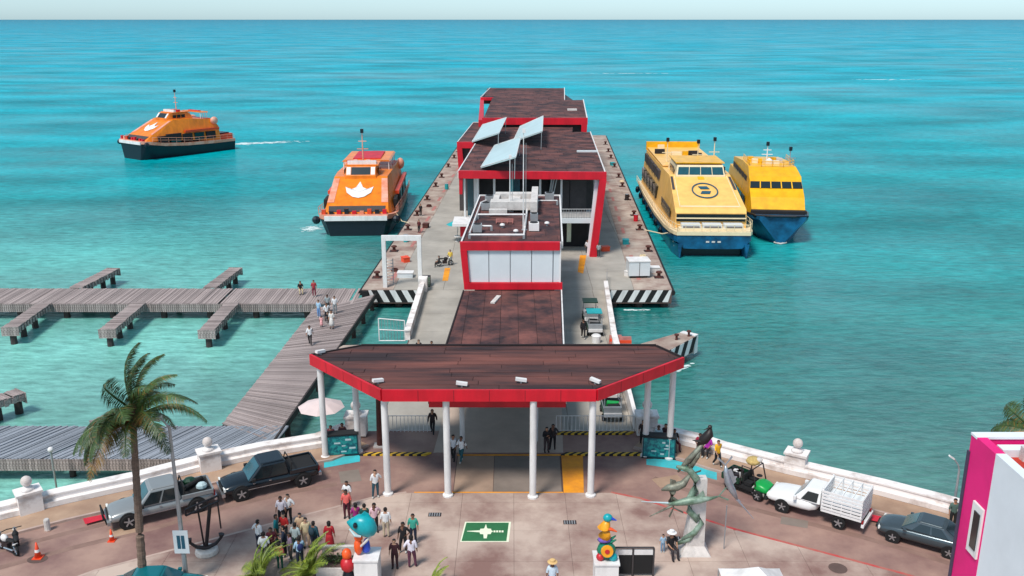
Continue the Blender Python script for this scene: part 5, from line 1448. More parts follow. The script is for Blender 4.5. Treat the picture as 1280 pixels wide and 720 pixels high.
# green utility cart with straw coloured load
def utility(lab, loc, rz, grp=None):
    t = thing('utility_cart', lab, 'utility cart', loc, rz, grp)
    body_loft(t, m_lime, [(.35, .5, .45, .8, .9), (.8, .58, .42, .82, .98), (1.2, .5, .42, .74, .84), (1.4, .38, .45, .62, .66)], 'hood')
    MB().box(-1.3, .5, -.6, .6, .38, .55).build('chassis', m_black, t)
    MB().box(-1.45, -.35, -.66, .66, .6, .68).build('bed_floor', m_dgreen, t)
    for s_ in (-1, 1): MB().box(-1.45, -.35, s_ * .66 - .03, s_ * .66 + .03, .6, .95).build('bed_side', m_dgreen, t)
    MB().box(-1.5, -1.44, -.66, .66, .6, .95).build('tailgate', m_dgreen, t)
    for s_ in (-1, 1):
        MB().box(-.15, .3, s_ * .28 - .2, s_ * .28 + .2, .6, .78).build('seat', m_black, t)
        MB().box(-.25, -.13, s_ * .28 - .2, s_ * .28 + .2, .7, 1.2).build('backrest', m_black, t)
        MB().path([(-.3, s_ * .58, .6), (-.28, s_ * .55, 1.75), (.4, s_ * .55, 1.75), (.65, s_ * .58, .8)], .04, 6).build('roll_bar', m_iron, t)
    MB().path([(.4, -.55, 1.75), (.4, .55, 1.75)], .035, 6).build('cross_bar', m_iron, t)
    MB().lathe([(.17, 0), (.17, .03)], (.4, .28, 1.05), 12).build('steering_wheel', m_black, t)
    for x in (.85, -.95):
        for s_ in (-1, 1): wheel(t, x, s_ * .62, .29, s_, .22)
    return t
c, an = between((14.08, 46.31), (12.95, 47.41))
uc = utility('green utility cart with black roll frame on the road by the right seawall', (c.x + .1, c.y + .5, 0), an)
dX, dY = math.cos(an), math.sin(an)
ld = thing('tool_load', 'black and white gear piled in the bed of the green cart', 'cargo', (c.x + .1 - dX * .95, c.y + .5 - dY * .95, .69), an)
for i in range(7): MB().obox((random.uniform(-.35, .35), random.uniform(-.4, .4), .18), (.32, .28, .36), random.uniform(0, 3)).build('box', [m_black, m_white, m_iron][i % 3], ld)
sk = thing('straw_sack', 'straw coloured sack on the roof frame of the green cart', 'sack', (c.x + .1 + dX * .1, c.y + .5 + dY * .1, 1.79), an)
MB().ball((0, 0, .2), .42, 10, sy=1.1, sz=.55).build('sack_body', M('straw', (206, 176, 110), 0.9, 0.35, 6, 0.5), sk, smooth=True)
MB().ball((.3, .1, .32), .2, 8, sz=.7).build('sack_tie', m_stone, sk)
sw = thing('spare_wheel', 'tan spoked wheel leaning on the side of the green cart', 'wheel', (c.x + .1 + .25, c.y - .28, .42), an)
MB().path([(.36 * math.cos(k * PI / 7), 0, .36 * math.sin(k * PI / 7)) for k in range(15)], .06, 5).build('rim_ring', m_stone, sw)
for k in range(3): MB().path([(.34 * math.cos(k * PI / 3), 0, .34 * math.sin(k * PI / 3)), (-.34 * math.cos(k * PI / 3), 0, -.34 * math.sin(k * PI / 3))], .03, 4).build('spoke', m_stone, sw)

# carts on the pier
def luggage_cart(lab, x, y, mroof, mload, rz=R(90)):
    t = thing('luggage_cart', lab, 'cart', (x, y, 0), rz, 'covered luggage carts on the pier')
    MB().box(-1.1, 1.1, -.62, .62, .42, .6).build('platform', m_dgreen, t)
    MB().box(-1.15, -.95, -.6, .6, .6, 1.1).build('front_panel', m_steel, t)
    for s_ in (-1, 1):
        for x_ in (-1.0, .95): MB().path([(x_, s_ * .56, .6), (x_, s_ * .56, 1.75)], .03, 5).build('post', m_steel, t)
        MB().path([(-1, s_ * .6, .95), (1, s_ * .6, .95)], .03, 5).build('side_rail', m_steel, t)
    MB().box(-.2, 1.15, -.66, .66, 1.75, 1.83).build('roof', mroof, t)
    for i in range(3): MB().obox((-.7 + i * .5, random.uniform(-.2, .2), .85), (.42, .8, .5), random.uniform(-.2, .2)).build('load_bin', mload if i % 2 else m_black, t)
    MB().box(-.9, -.5, -.45, .45, .62, .9).build('seat', m_black, t)
    MB().box(-1.28, -1.16, -.6, .6, .45, .7).build('bumper', m_white, t)
    for x_ in (.75, -.8):
        for s_ in (-1, 1): wheel(t, x_, s_ * .6, .24, s_, .16)
luggage_cart('teal roofed cart on the neck, behind the person in black', 7.1, 75.3, m_teal, m_grey)
luggage_cart('dark green roofed cart just behind the teal one on the neck', 7.0, 78.4, m_dgreen, m_white)
luggage_cart('blue topped cart with green load nearest the entrance on the right', 6.75, 57.9, m_bluglass, m_lime)
luggage_cart('blue covered cart behind the nearest cart on the right', 6.95, 61.2, M('cart_blue', (20, 70, 130), 0.5), m_white)

# motorbikes
def motorbike(lab, x, y, rz, m):
    t = thing('motorbike', lab, 'motorbike', (x, y, 0), rz, 'motorbikes')
    for xx in (.65, -.65):
        w_ = MB()
        w_.path([(xx + .27 * math.cos(k * PI / 7), 0, .3 + .27 * math.sin(k * PI / 7)) for k in range(15)], .055, 6)
        w_ = w_.build('wheel', m_tyre, t)
        for k in range(3): MB().path([(xx + .25 * math.cos(k * PI / 3), 0, .3 + .25 * math.sin(k * PI / 3)), (xx - .25 * math.cos(k * PI / 3), 0, .3 - .25 * math.sin(k * PI / 3))], .015, 4).build('spoke', m_chrome, w_)
    MB().ball((.12, 0, .78), .2, 8, sx=1.3, sy=.8).build('fuel_tank', m, t, smooth=True)
    MB().ball((-.4, 0, .8), .16, 8, sx=2.2, sy=.9, sz=.5).build('seat', m_black, t, smooth=True)
    MB().box(-.25, .25, -.13, .13, .25, .6).build('engine', m_iron, t)
    MB().path([(.65, 0, .3), (.42, 0, .95), (.38, 0, 1.05)], .04, 6).build('fork', m_chrome, t)
    MB().path([(.3, -.33, 1.06), (.4, 0, 1.0), (.3, .33, 1.06)], .025, 6).build('handlebar', m_black, t)
    MB().ball((.52, 0, .88), .1, 8).build('headlamp', m_lamp, t)
    MB().path([(-.65, .1, .35), (0, .16, .35)], .045, 6).build('exhaust', m_chrome, t)
    MB().obox((-.75, 0, .68), (.3, .14, .05), ry=.4).build('mudguard', m, t)
motorbike('white and black motorbike at the left picture edge beside the traffic cone', *(-25.62, 41.13), R(150), m_white)
motorbike('dark motorbike right behind the white one at the left picture edge', *(-25.29, 41.43), R(120), m_black)
motorbike('black and yellow motorbike parked on the left deck near the panel hall', *(-7.39, 97.77), R(10), m_black)

# ================================================================ STREET FURNITURE AND MONUMENTS
def cone(lab, x, y, s_=1.0):
    t = thing('traffic_cone', lab, 'traffic cone', (x, y, 0), 0, 'orange traffic cones')
    MB().box(-.2 * s_, .2 * s_, -.2 * s_, .2 * s_, 0, .04).build('base', m_cone, t)
    MB().lathe([(.15 * s_, .04), (.03 * s_, .75 * s_)], n=12).build('cone_body', m_cone, t, smooth=True)
    MB().lathe([(.112 * s_, .3 * s_), (.09 * s_, .42 * s_)], n=12).build('band', m_white, t)
cone('orange traffic cone on a round dark stain near the motorbikes', *(-23.83, 40.62), 1.15)
cone('smaller orange traffic cone in front of the silver pickup', *(-20.77, 42.18), .9)
MB_ = MB(); cxy = (-23.8, 40.48)
MB_.lathe([(.5, .004), (.5, .009)], (*cxy, 0), 20, 1.0, .75); MB_.build('manhole_cover', m_joint, road)
MB_ = MB(); cxy = (16, 39.5); MB_.lathe([(.45, .125), (.45, .132)], (*cxy, 0), 20); MB_.build('manhole_cover', m_joint, plaza)
bo_ = thing('stone_bollard', 'short grey brown concrete bollard beside the left seawall', 'bollard', (*(-24.59, 43.19), 0))
MB().lathe([(.15, 0), (.15, .62), (.12, .68)], n=10).build('post', m_stone, bo_)
MB().lathe([(.18, 0), (.18, .05)], n=10).build('foot', m_kerb, bo_)

# street lamp with sign (left)
sl_ = thing('street_lamp', 'tall grey street lamp post with a white sign plate beside the palm trunk', 'street lamp', (-15.55, 38.3, .12))
MB().path([(0, 0, 0), (0, 0, 8.2)], [.13, .07], 8).build('pole', m_steel, sl_)
MB().lathe([(.22, 0), (.22, .25), (.14, .35)], n=10).build('base', m_steel, sl_)
MB().path([(0, 0, 8.1), (-.3, -.1, 8.6), (-.55, -.2, 8.55)], .05, 6).build('arm', m_steel, sl_)
lh = MB().loft([[(-.3, -.22, 8.5), (-.3, .12, 8.5), (-.3, .08, 8.68), (-.3, -.18, 8.68)], [(-.95, -.24, 8.5), (-.95, -.1, 8.5), (-.95, -.12, 8.6), (-.95, -.22, 8.6)]]).build('lamp_head', m_white, sl_)
MB().box(-.35, .35, -.17, -.13, 1.7, 2.9).build('sign_plate', m_panelw, sl_)
for i in range(2): MB().box(-.18 + i * .2, -.02 + i * .2, -.18, -.171, 1.95, 2.65).build('sign_print', m_logo, sl_)
lpx, lpy, lpz = (24.73, 46, 2.05)
lp2 = thing('street_lamp', 'thin curved grey lamp post beside the left wall of the pink building', 'street lamp', (lpx, lpy, 0))
MB().path([(0, 0, 0), (0, 0, lpz), (-.08, 0, lpz + .3), (-.4, 0, lpz + .75)], [.09, .06, .05, .04], 8).build('pole', m_steel, lp2)
MB().obox((-.52, 0, lpz + .8), (.35, .16, .08), 0, 0, .6).build('lamp_head', m_white, lp2)
lp3 = thing('street_lamp', 'small white pole with globe at the far left behind the ball pillar', 'street lamp', (-28.2, 51.2, -2))
MB().path([(0, 0, 0), (0, 0, 2.6)], .06, 8).build('pole', m_steel, lp3)
MB().ball((0, 0, 2.75), .18, 10).build('globe', m_white, lp3, smooth=True)

# anchor monument
an_ = thing('anchor_monument', 'black iron anchor standing on a round white stone base on the plaza', 'anchor', (*(-15.4, 40.84), .12), R(20))
MB().lathe([(.55, 0), (.58, .08), (.55, .24), (.45, .3)], n=18).build('base', m_stone, an_)
MB().path([(0, 0, .4), (.38, 0, 2.7)], .09, 8).build('shank', m_iron, an_)
MB().path([(-.78, -.1, 1.0), (-.72, -.1, .78), (-.45, -.1, .5), (0, -.1, .36), (.45, -.1, .5), (.72, -.1, .78), (.78, -.1, 1.0)], [.16, .07, .09, .11, .09, .07, .16], 6).build('arms', m_iron, an_)
MB().path([(-.1, .1, .4), (-.22, .1, 2.5)], .05, 6).build('brace', m_iron, an_)
MB().path([(.78, .1, 1.2), (.74, .1, 2.7)], .04, 6).build('chain_post', m_iron, an_)
fr = thing('tilted_frame', 'black iron stock beam frame tilted above the anchor', 'frame', (*(-15.4, 40.84), 2.35), R(20))
for z0, z1 in ((.05, .55), (.38, .86)):
    MB().path([(-.8, 0, z0), (.8, 0, z1)], .05, 6).build('rail', m_iron, fr)
for x in (-.8, -.2, .8): MB().path([(x, 0, .3 + x * .31), (x, 0, .62 + x * .3)], .05, 6).build('end_bar', m_iron, fr)

# lectern / sign frame right of the sculpture
sf_ = thing('double_sign_frame', 'low double framed sign board with white heads beside the colourful right sculpture', 'sign', (*(5.82, 38.9), .12), 0)
for x in (-.5, .5):
    MB().box(x - .45, x + .45, -.05, .05, .12, 1.15).build('dark_panel', m_black, sf_)
    MB().box(x - .45, x + .45, -.06, .04, 1.17, 1.42).build('white_head', m_white, sf_)
for x in (-1.0, 0, 1.0): MB().box(x - .04, x + .04, -.08, .08, 0, 1.5).build('post', m_dgrey, sf_)
MB().box(-1.0, 1.0, -.06, .06, 1.5, 1.55).build('top_bar', m_dgrey, sf_)

# white plinths with painted sculptures
def plinth(lab, x, y, s_, h):
    t = thing('plinth', lab, 'plinth', (x, y, .12), 0, 'white plinths on the plaza')
    MB().box(-s_, s_, -s_, s_, 0, h).build('block', m_white, t)
    MB().box(-s_ - .05, s_ + .05, -s_ - .05, s_ + .05, h + .001, h + .09).build('top_slab', m_white, t)
plinth('white plinth under the teal headed sculpture at the bottom centre left', -6.85, 38.2, .55, 1.55)
plinth('white plinth under the orange and green sculpture at the bottom centre', 4.45, 38.2, .55, 1.35)
c1, c2_, c3 = M('sculpt_teal', (10, 160, 168), 0.35, 0.2, 3), M('sculpt_orange', (240, 90, 30), 0.4, 0.2, 3), M('sculpt_blue', (24, 70, 190), 0.4, 0.2, 3)
c4, c5, c6 = M('sculpt_red', (196, 34, 44), 0.4, 0.25, 4), M('sculpt_amber', (240, 160, 30), 0.4, 0.2, 3), M('sculpt_green', (16, 120, 90), 0.4, 0.3, 4)
c7 = M('sculpt_violet', (120, 90, 180), 0.4, 0.2)
s1 = thing('painted_sculpture', 'painted sculpture with big turquoise fish head over an orange and blue figure', 'sculpture', (-6.95, 38.2, 1.77))
s1.scale = (.7, .75, .95)
MB().loft([[(-.3, -.2, 0), (.45, -.25, 0), (.45, .25, 0), (-.3, .2, 0)], [(-.15, -.2, .5), (.42, -.25, .5), (.42, .25, .5), (-.15, .2, .5)], [(0, -.15, .9), (.3, -.15, .95), (.3, .15, .95), (0, .15, .9)]]).build('blue_body', c3, s1, sub=1, smooth=True)
MB().ball((-.4, -.1, .45), .3, 10, sz=1.5).build('orange_body', c2_, s1, smooth=True)
MB().ball((-.35, -.15, .95), .2, 8, sx=1.5).build('orange_scarf', c2_, s1, smooth=True)
MB().path([(-.2, -.3, .55), (.2, -.3, .85), (.5, -.2, 1.1)], [.07, .08, .07], 6).build('arm', m_stone, s1)
hd = MB()
hd.loft([[(x, ry * math.cos(a2), zc + rz_ * math.sin(a2)) for a2 in [2 * PI * k / 10 for k in range(10)]] for x, ry, rz_, zc in ((-1.1, .05, .05, 1.75), (-.8, .3, .28, 1.68), (-.3, .55, .55, 1.62), (.3, .6, .6, 1.55), (.7, .4, .42, 1.48), (.9, .1, .12, 1.4))])
hd = hd.build('fish_head', c1, s1, smooth=True)
MB().ball((-.45, -.5, 1.8), .16, 8).build('eye', m_navy, hd)
MB().path([(-.9, -.25, 1.5), (-.5, -.5, 1.25), (-.1, -.5, 1.2)], [.05, .09, .05], 6).build('jaw', m_sail, hd)
MB().loft([[(-.2, 0, 2.1), (.5, 0, 2.0), (.5, .06, 2.0), (-.2, .06, 2.1)], [(.1, 0, 2.35), (.4, 0, 2.2), (.4, .06, 2.2), (.1, .06, 2.35)]]).build('fin', c1, hd)
s1b = thing('painted_figure', 'small red and orange painted figure standing left of the white plinth', 'sculpture', (-7.75, 38.0, .12))
MB().lathe([(.3, 0), (.28, .6), (.2, .9)], n=10).build('dark_base', m_navy, s1b)
MB().ball((0, 0, 1.2), .36, 10, sz=1.1).build('red_body', c4, s1b, smooth=True)
MB().ball((-.02, 0, 1.75), .24, 10, sz=1.2).build('orange_head', c2_, s1b, smooth=True)
s2_ = thing('painted_sculpture', 'totem of orange, violet and green sea creatures on the right white plinth', 'sculpture', (4.45, 38.2, 1.57))
MB().ball((0, 0, .4), .42, 10, sx=1.1).build('green_body', c6, s2_, smooth=True)
MB().ball((-.3, -.2, .15), .2, 8).build('red_base', c4, s2_, smooth=True)
MB().ball((.3, -.2, .15), .22, 8).build('teal_base', c1, s2_, smooth=True)
rs = MB().lathe([(.3, 0), (.28, .08)], n=14).build('amber_disc', c5, s2_); rs.rotation_euler = (R(80), 0, 0); rs.location = (0, -.36, .55)
MB().lathe([(.12, .08), (.1, .12)], n=10).build('disc_centre', c4, rs)
MB().ball((-.1, 0, .95), .24, 8, sx=1.4, sz=.7).build('violet_body', c7, s2_, smooth=True)
MB().path([(0, 0, 1.0), (-.12, 0, 1.25), (-.18, 0, 1.55), (-.02, 0, 1.8), (.02, -.02, 1.95)], [.22, .3, .28, .2, .1], 10).build('orange_seahorse', c5, s2_, smooth=True)
MB().path([(-.1, -.05, 1.6), (.2, -.1, 1.55), (.45, -.15, 1.45)], [.12, .08, .03], 6).build('orange_beak', c2_, s2_)
MB().ball((.02, 0, 2.1), .2, 10, sx=1.15).build('teal_head', c1, s2_, smooth=True)
MB().path([(.15, -.05, 2.1), (.42, -.1, 2.02)], [.1, .02], 6).build('blue_snout', c3, s2_)
for a2, zz in ((.5, .8), (-.5, .7), (2.6, .6)):
    MB().path([(0, 0, zz), (.5 * math.cos(a2), .2 * math.sin(a2), zz + .3)], [.12, .03], 6).build('fin', c6, s2_)

# dolphin and swordfish monument on a tapered white obelisk
mo = thing('fish_monument', 'verdigris monument of dolphins, waves and a swordfish with a bird on top', 'monument', (*(9.03, 41.13), .12))
mo.scale = (.86, .86, .83)
ox, oy = (9.19, 41.13)
ob = thing('obelisk', 'tapered off white stone obelisk behind the verdigris dolphins', 'obelisk', (ox, oy, .12))
ob.scale = (.78, .85, 1.0)
MB().hexa([(-1.0, -.8, 0), (1.0, -.8, 0), (1.0, .8, 0), (-1.0, .8, 0)], [(-.62, -.5, .45), (.62, -.5, .45), (.62, .5, .45), (-.62, .5, .45)]).build('foot', m_stone, ob)
MB().hexa([(-.6, -.48, .45), (.6, -.48, .45), (.6, .48, .45), (-.6, .48, .45)], [(-.1, -.28, 4.1), (.58, -.28, 4.1), (.58, .28, 4.1), (-.1, .28, 4.1)]).build('shaft', m_stone, ob)
def fish(t, name, m, pts, rad, tail=True, dorsal=True, beak=None, flat=.75):
    mb = MB().path(pts, rad, 8)
    o = mb.build(name, m, t, smooth=True)
    e0, e1 = Vector(pts[-1]), Vector(pts[-2])
    d = (e0 - e1).normalized()
    up = Vector((0, 0, 1)) - d * d.z
    up = up.normalized() if up.length > .1 else Vector((1, 0, 0))
    if tail:
        MB().hexa([e0 - Vector((0, .02, 0)), e0 + d * .1 - Vector((0, .02, 0)), e0 + d * .1 + Vector((0, .02, 0)), e0 + Vector((0, .02, 0))],
                  [e0 + d * .5 + up * .45 - Vector((0, .02, 0)), e0 + d * .6 + up * .4 - Vector((0, .02, 0)), e0 + d * .6 + up * .4 + Vector((0, .02, 0)), e0 + d * .5 + up * .45 + Vector((0, .02, 0))]).build('tail_fin', m, o)
        MB().hexa([e0 - Vector((0, .02, 0)), e0 + d * .1 - Vector((0, .02, 0)), e0 + d * .1 + Vector((0, .02, 0)), e0 + Vector((0, .02, 0))],
                  [e0 + d * .5 - up * .45 - Vector((0, .02, 0)), e0 + d * .6 - up * .4 - Vector((0, .02, 0)), e0 + d * .6 - up * .4 + Vector((0, .02, 0)), e0 + d * .5 - up * .45 + Vector((0, .02, 0))]).build('tail_fin', m, o)
    if dorsal:
        k = len(pts) // 2
        c_ = Vector(pts[k]); r_ = rad[k]
        MB().add([c_ + up * r_ * .8 - d * .35 + Vector((0, .03, 0)), c_ + up * r_ * .8 + d * .3 + Vector((0, .03, 0)), c_ + up * (r_ + .35) + d * .25, c_ + up * r_ * .8 - d * .35 - Vector((0, .03, 0)), c_ + up * r_ * .8 + d * .3 - Vector((0, .03, 0))], [(0, 1, 2), (3, 2, 4), (0, 2, 3), (1, 4, 2)]).build('dorsal_fin', m, o)
    return o
# wave column rising
MB().path([(-.9, -.3, .6), (-.2, -.4, 1.0), (.25, -.3, 1.7), (.2, -.35, 2.4), (-.25, -.4, 2.9), (-.35, -.4, 3.6), (.0, -.35, 4.3), (.05, -.3, 5.0), (-.4, -.3, 5.6), (-1.1, -.3, 5.8)], [.1, .18, .22, .22, .2, .18, .22, .24, .2, .1], 9).build('wave_column', m_bronze_g, mo, smooth=True)
MB().path([(-.6, -.4, 1.0), (.1, -.5, 1.5), (.5, -.4, 2.1), (.3, -.4, 2.7)], [.08, .18, .16, .06], 8).build('wave_crest', m_bronze_g, mo, smooth=True)
MB().path([(-.4, -.1, 5.5), (.1, -.1, 6.4), (.25, 0, 7.1)], [.2, .16, .08], 8).build('bronze_limb', m_bronze, mo, smooth=True)
MB().path([(-1.0, -.2, 5.4), (-.5, -.2, 6.1), (.1, -.1, 6.8), (.5, -.05, 7.4)], [.06, .17, .15, .07], 8).build('upper_dolphin', m_bronze, mo, smooth=True)
fish(mo, 'dolphin', m_bronze, [(-1.95, -.5, 4.35), (-1.6, -.5, 4.5), (-1.1, -.5, 4.6), (-.7, -.45, 4.75), (-.35, -.4, 5.3)], [.05, .2, .28, .22, .1])
fish(mo, 'dolphin', m_bronze, [(-1.0, -.45, 4.8), (-1.3, -.45, 4.2), (-1.35, -.45, 3.6), (-1.2, -.45, 3.2)], [.06, .2, .18, .06])
fish(mo, 'swordfish', m_bronze_g, [(-1.6, -.7, 3.55), (-1.1, -.7, 3.6), (-.4, -.7, 3.75), (.3, -.7, 3.85), (.9, -.65, 3.9), (1.3, -.6, 4.0)], [.04, .16, .26, .22, .1, .05])
MB().path([(-3.1, -.75, 3.75), (-1.55, -.7, 3.62)], [.015, .06], 6).build('sword_bill', m_sail, mo)
MB().path([(-1.3, -.7, 3.45), (-2.6, -.75, 2.75)], [.09, .02], 6).build('long_fin', m_bronze, mo)
bd = thing('bronze_bird', 'dark bronze pelican perched at the tip of the monument limb', 'bird statue', (*(9.03, 41.13), .12))
bd.scale = (.86, .86, .83)
MB().path([(.1, 0, 7.0), (.4, 0, 7.35), (.7, 0, 7.75), (.75, 0, 8.1)], [.08, .3, .27, .1], 9).build('body', m_bird, bd, smooth=True)
MB().ball((.72, 0, 8.2), .13, 8).build('head', m_bird, bd)
MB().path([(.7, -.05, 8.2), (.35, -.1, 8.05)], [.06, .015], 6).build('beak', m_bird, bd)
MB().path([(.3, -.1, 7.3), (-.25, -.1, 7.4)], [.12, .02], 6).build('wing', m_bird, bd)
mr_ = thing('silver_marlin', 'silver leaping sailfish sculpture with long thin bill right of the obelisk', 'sculpture', ((9.03, 41.13)[0] + 1.75, (9.03, 41.13)[1] + .1, .12))
mr_.scale = (.85, .85, .85)
MB().path([(0, 0, 0), (0, 0, 2.9)], .035, 5).build('support_rod', m_steel, mr_)
fb = fish(mr_, 'body', m_silver, [(.55, -.1, 3.35), (.25, -.05, 3.9), (-.05, 0, 4.5), (-.2, 0, 5.1), (-.25, 0, 5.5)], [.07, .2, .22, .15, .06])
MB().path([(1.55, -.3, 2.2), (.5, -.1, 3.4)], [.015, .07], 6).build('bill', m_silver, mr_)
MB().add([(.1, 0, 4.0), (-.1, 0, 5.3), (-.75, .02, 4.8), (-.5, .02, 4.1)], [(0, 1, 2, 3)]).build('sail_fin', m_silver, mr_) if False else MB().hexa([(.05, -.02, 4.0), (-.2, -.02, 5.2), (-.2, .02, 5.2), (.05, .02, 4.0)], [(.45, -.01, 4.5), (.1, -.01, 5.3), (.1, .01, 5.3), (.45, .01, 4.5)]).build('sail_fin', m_silver, mr_)
MB().path([(.3, 0, 3.6), (.8, -.1, 3.2)], [.06, .015], 5).build('side_fin', m_silver, mr_)

# bench / planter beside left sculpture, white tent, barriers
pl_ = thing('planter_box', 'low stone planter with dark shrubs behind the fan palm fronds', 'planter', (*(-8.45, 39.3), .12), 0)
MB().box(-1.0, 1.0, -.6, .6, 0, .5).build('box', m_stone, pl_)
MB().box(-.9, .9, -.5, .5, .5, .54).build('soil', m_joint, pl_)
MB().box(-.95, .95, .35, .55, 1.0, 1.1).build('bench_slab', m_stone, pl_)
for x in (-.8, .8): MB().box(x - .06, x + .06, .38, .52, .5, 1.0).build('support', m_stone, pl_)
tt = thing('white_tent', 'peaked white tent whose tip shows at the bottom edge', 'tent', (*(10.84, 35.42), .12))
MB().add([(-1.4, -1.4, 1.75), (1.4, -1.4, 1.75), (1.4, 1.4, 1.75), (-1.4, 1.4, 1.75), (-.7, -.7, 2.18), (.7, -.7, 2.18), (.7, .7, 2.18), (-.7, .7, 2.18), (0, 0, 2.75)],
         [(0, 1, 5, 4), (1, 2, 6, 5), (2, 3, 7, 6), (3, 0, 4, 7), (4, 5, 8), (5, 6, 8), (6, 7, 8), (7, 4, 8), (0, 3, 2, 1)]).build('canopy', m_white, tt)
for x in (-1.45, 1.45):
    for y in (-1.45, 1.45): MB().path([(x * .95, y * .95, 0), (x * .95, y * .95, 1.75)], .04, 6).build('leg', m_steel, tt)
for x, y, lab in ((*(8.59, 72.14), 'orange and pink barrier at the far edge of the entrance canopy, right'), (*(9.34, 71.75), 'orange and white barrier next to the pink barrier by the pier neck')):
    t = thing('road_barrier', lab, 'barrier', (x, y, 0), 0, 'small barriers on the neck')
    MB().hexa([(-.55, -.25, 0), (.55, -.25, 0), (.55, .25, 0), (-.55, .25, 0)], [(-.5, -.1, .85), (.5, -.1, .85), (.5, .1, .85), (-.5, .1, .85)]).build('body', m_pinkstain, t)
    MB().box(-.5, .5, -.2, -.16, .35, .6).build('band', m_cone, t)
wd_ = thing('white_disc_bin', 'small round white bin on the neck near the carts', 'bin', (*(7.04, 72.73), 0))
MB().lathe([(.35, 0), (.4, .6)], n=12).build('drum', m_white, wd_); MB().lathe([(.42, .6), (.3, .7)], n=12).build('lid', m_white, wd_)

# ================================================================ PALMS
def leafmat(name, c, c2):
    m = M(name, c, 0.5, 0.3, 2.5, c2=c2, rnd=0.25, thr=(.3, .7))
    return m
m_pl = leafmat('palm_leaf', (78, 100, 44), (44, 64, 30))
m_pl2 = leafmat('dry_palm_leaf', (150, 116, 50), (110, 76, 34))
m_pf = leafmat('fan_palm_leaf', (150, 160, 56), (86, 112, 40))
m_trunk = M('palm_trunk', (126, 104, 90), 0.9, 0.4, 3, 0.6, stretch=(1, 1, 4))
m_coco = M('coconut_husk', (176, 96, 42), 0.7, 0.3)
def frond_mesh(name, L, droop, rise, m, mdry, n=84, leaf=.66, hang=.5, w_=.02):
    mb = MB()
    pts = []
    for i in range(13):
        u = i / 12
        pts.append(Vector((L * (u - .18 * u * u * droop), 0, rise * math.sin(u * PI * .55) * L * .45 - droop * L * .42 * u ** 2.2)))
    mb.path(pts, [.045 * (1 - .8 * i / 12) + .008 for i in range(13)], 4)
    for i in range(n):
        u = .1 + .9 * i / n
        k = min(int(u * 12), 11); f_ = u * 12 - k
        p = pts[k].lerp(pts[k + 1], f_); d = (pts[k + 1] - pts[k]).normalized()
        ll = leaf * (math.sin(PI * (u * .85 + .12)) ** .7) * random.uniform(.8, 1.15)
        for s_ in (-1, 1):
            side = Vector((0, s_, 0))
            hg = hang * random.uniform(.6, 1.3)
            tip = p + side * ll * math.cos(hg) + d * ll * .45 + Vector((0, 0, -ll * math.sin(hg)))
            mid = p.lerp(tip, .5) + Vector((0, 0, ll * .1))
            wv = d * w_
            mb.m = 1 if random.random() < .12 else 0
            mb.add([p - wv * .5, p + wv * .5, mid + wv, mid - wv, tip], [(0, 1, 2, 3), (3, 2, 4)])
            mb.m = 0
    me = bpy.data.meshes.new(name)
    me.from_pydata(mb.v, [], mb.f)
    me.materials.append(m); me.materials.append(mdry)
    for p, i in zip(me.polygons, mb.mi): p.material_index = i
    return me
def palm(lab, base, top, n=24, L=3.4, r0=.165):
    t = thing('coconut_palm', lab, 'palm tree', base)
    b, tp = Vector(base), Vector(top)
    d = tp - b
    pts, rad = [], []
    N_ = 40
    for i in range(N_ + 1):
        u = i / N_
        pts.append(d * u + Vector((d.x * .35 * (u * u - u) , 0, 0)))
        rad.append((r0 * (1.25 - .45 * u)) * (1.07 if i % 2 else .95) * (1.5 if i == 0 else 1))
    MB().path(pts, rad, 9).build('trunk', m_trunk, t)
    meshes = [frond_mesh('frond', L * k, dr, ri, m_pl, m_pl2) for k, dr, ri in ((1, .7, .7), (1.05, 1.0, .6), (.92, .45, .9), (.85, 1.3, .4))]
    dry = frond_mesh('dry_frond', L * .95, 1.5, .35, m_pl2, m_pl)
    for i in range(n):
        tier = i / n
        dm = dry if i in (n - 4, n - 1) else meshes[3 if tier > .8 else (1 if tier > .55 else (0 if tier > .25 else 2))]
        o = link(bpy.data.objects.new('frond', dm))
        o.parent = t
        o.location = d + Vector((0, 0, .02 * i * -1))
        az = i * 2.39996 + .5
        o.rotation_mode = 'ZYX'
        el = R(72) * (1 - tier) ** 1.2 - R(6) * tier
        o.rotation_euler = (random.uniform(-.2, .2), -el, az)
        s_ = random.uniform(.88, 1.12)
        o.scale = (s_, s_, s_)
    MB().ball(d + Vector((0, 0, -.15)), .26, 8, sz=1.6).build('crown_shaft', m_rust, t)
    for i in range(8):
        a2 = i * .8
        MB().ball(d + Vector((.3 * math.cos(a2) + (.35 if i % 3 == 0 else 0), .28 * math.sin(a2), -.5 - .13 * (i % 3))), .15, 8, sz=1.25).build('coconut', m_coco, t, smooth=True)
    sp__ = MB()
    for i in range(14): sp__.path([d + Vector((.3, 0, -.3)), d + Vector((.55 + random.uniform(-.1, .1), random.uniform(-.15, .15), -.8 - random.uniform(0, .4)))], .02, 4)
    sp__.build('flower_stalk', m_coco, t)
palm('tall coconut palm with drooping fronds at the left of the road', (-17.25, 37.4, .12), (-16.85, 37.7, 9.4), 34, 3.4)
palm('palm crown peeking over the roof of the pink building', (28.2, 45.0, 0), (27.9, 45.0, 5.0), 18, 2.7)

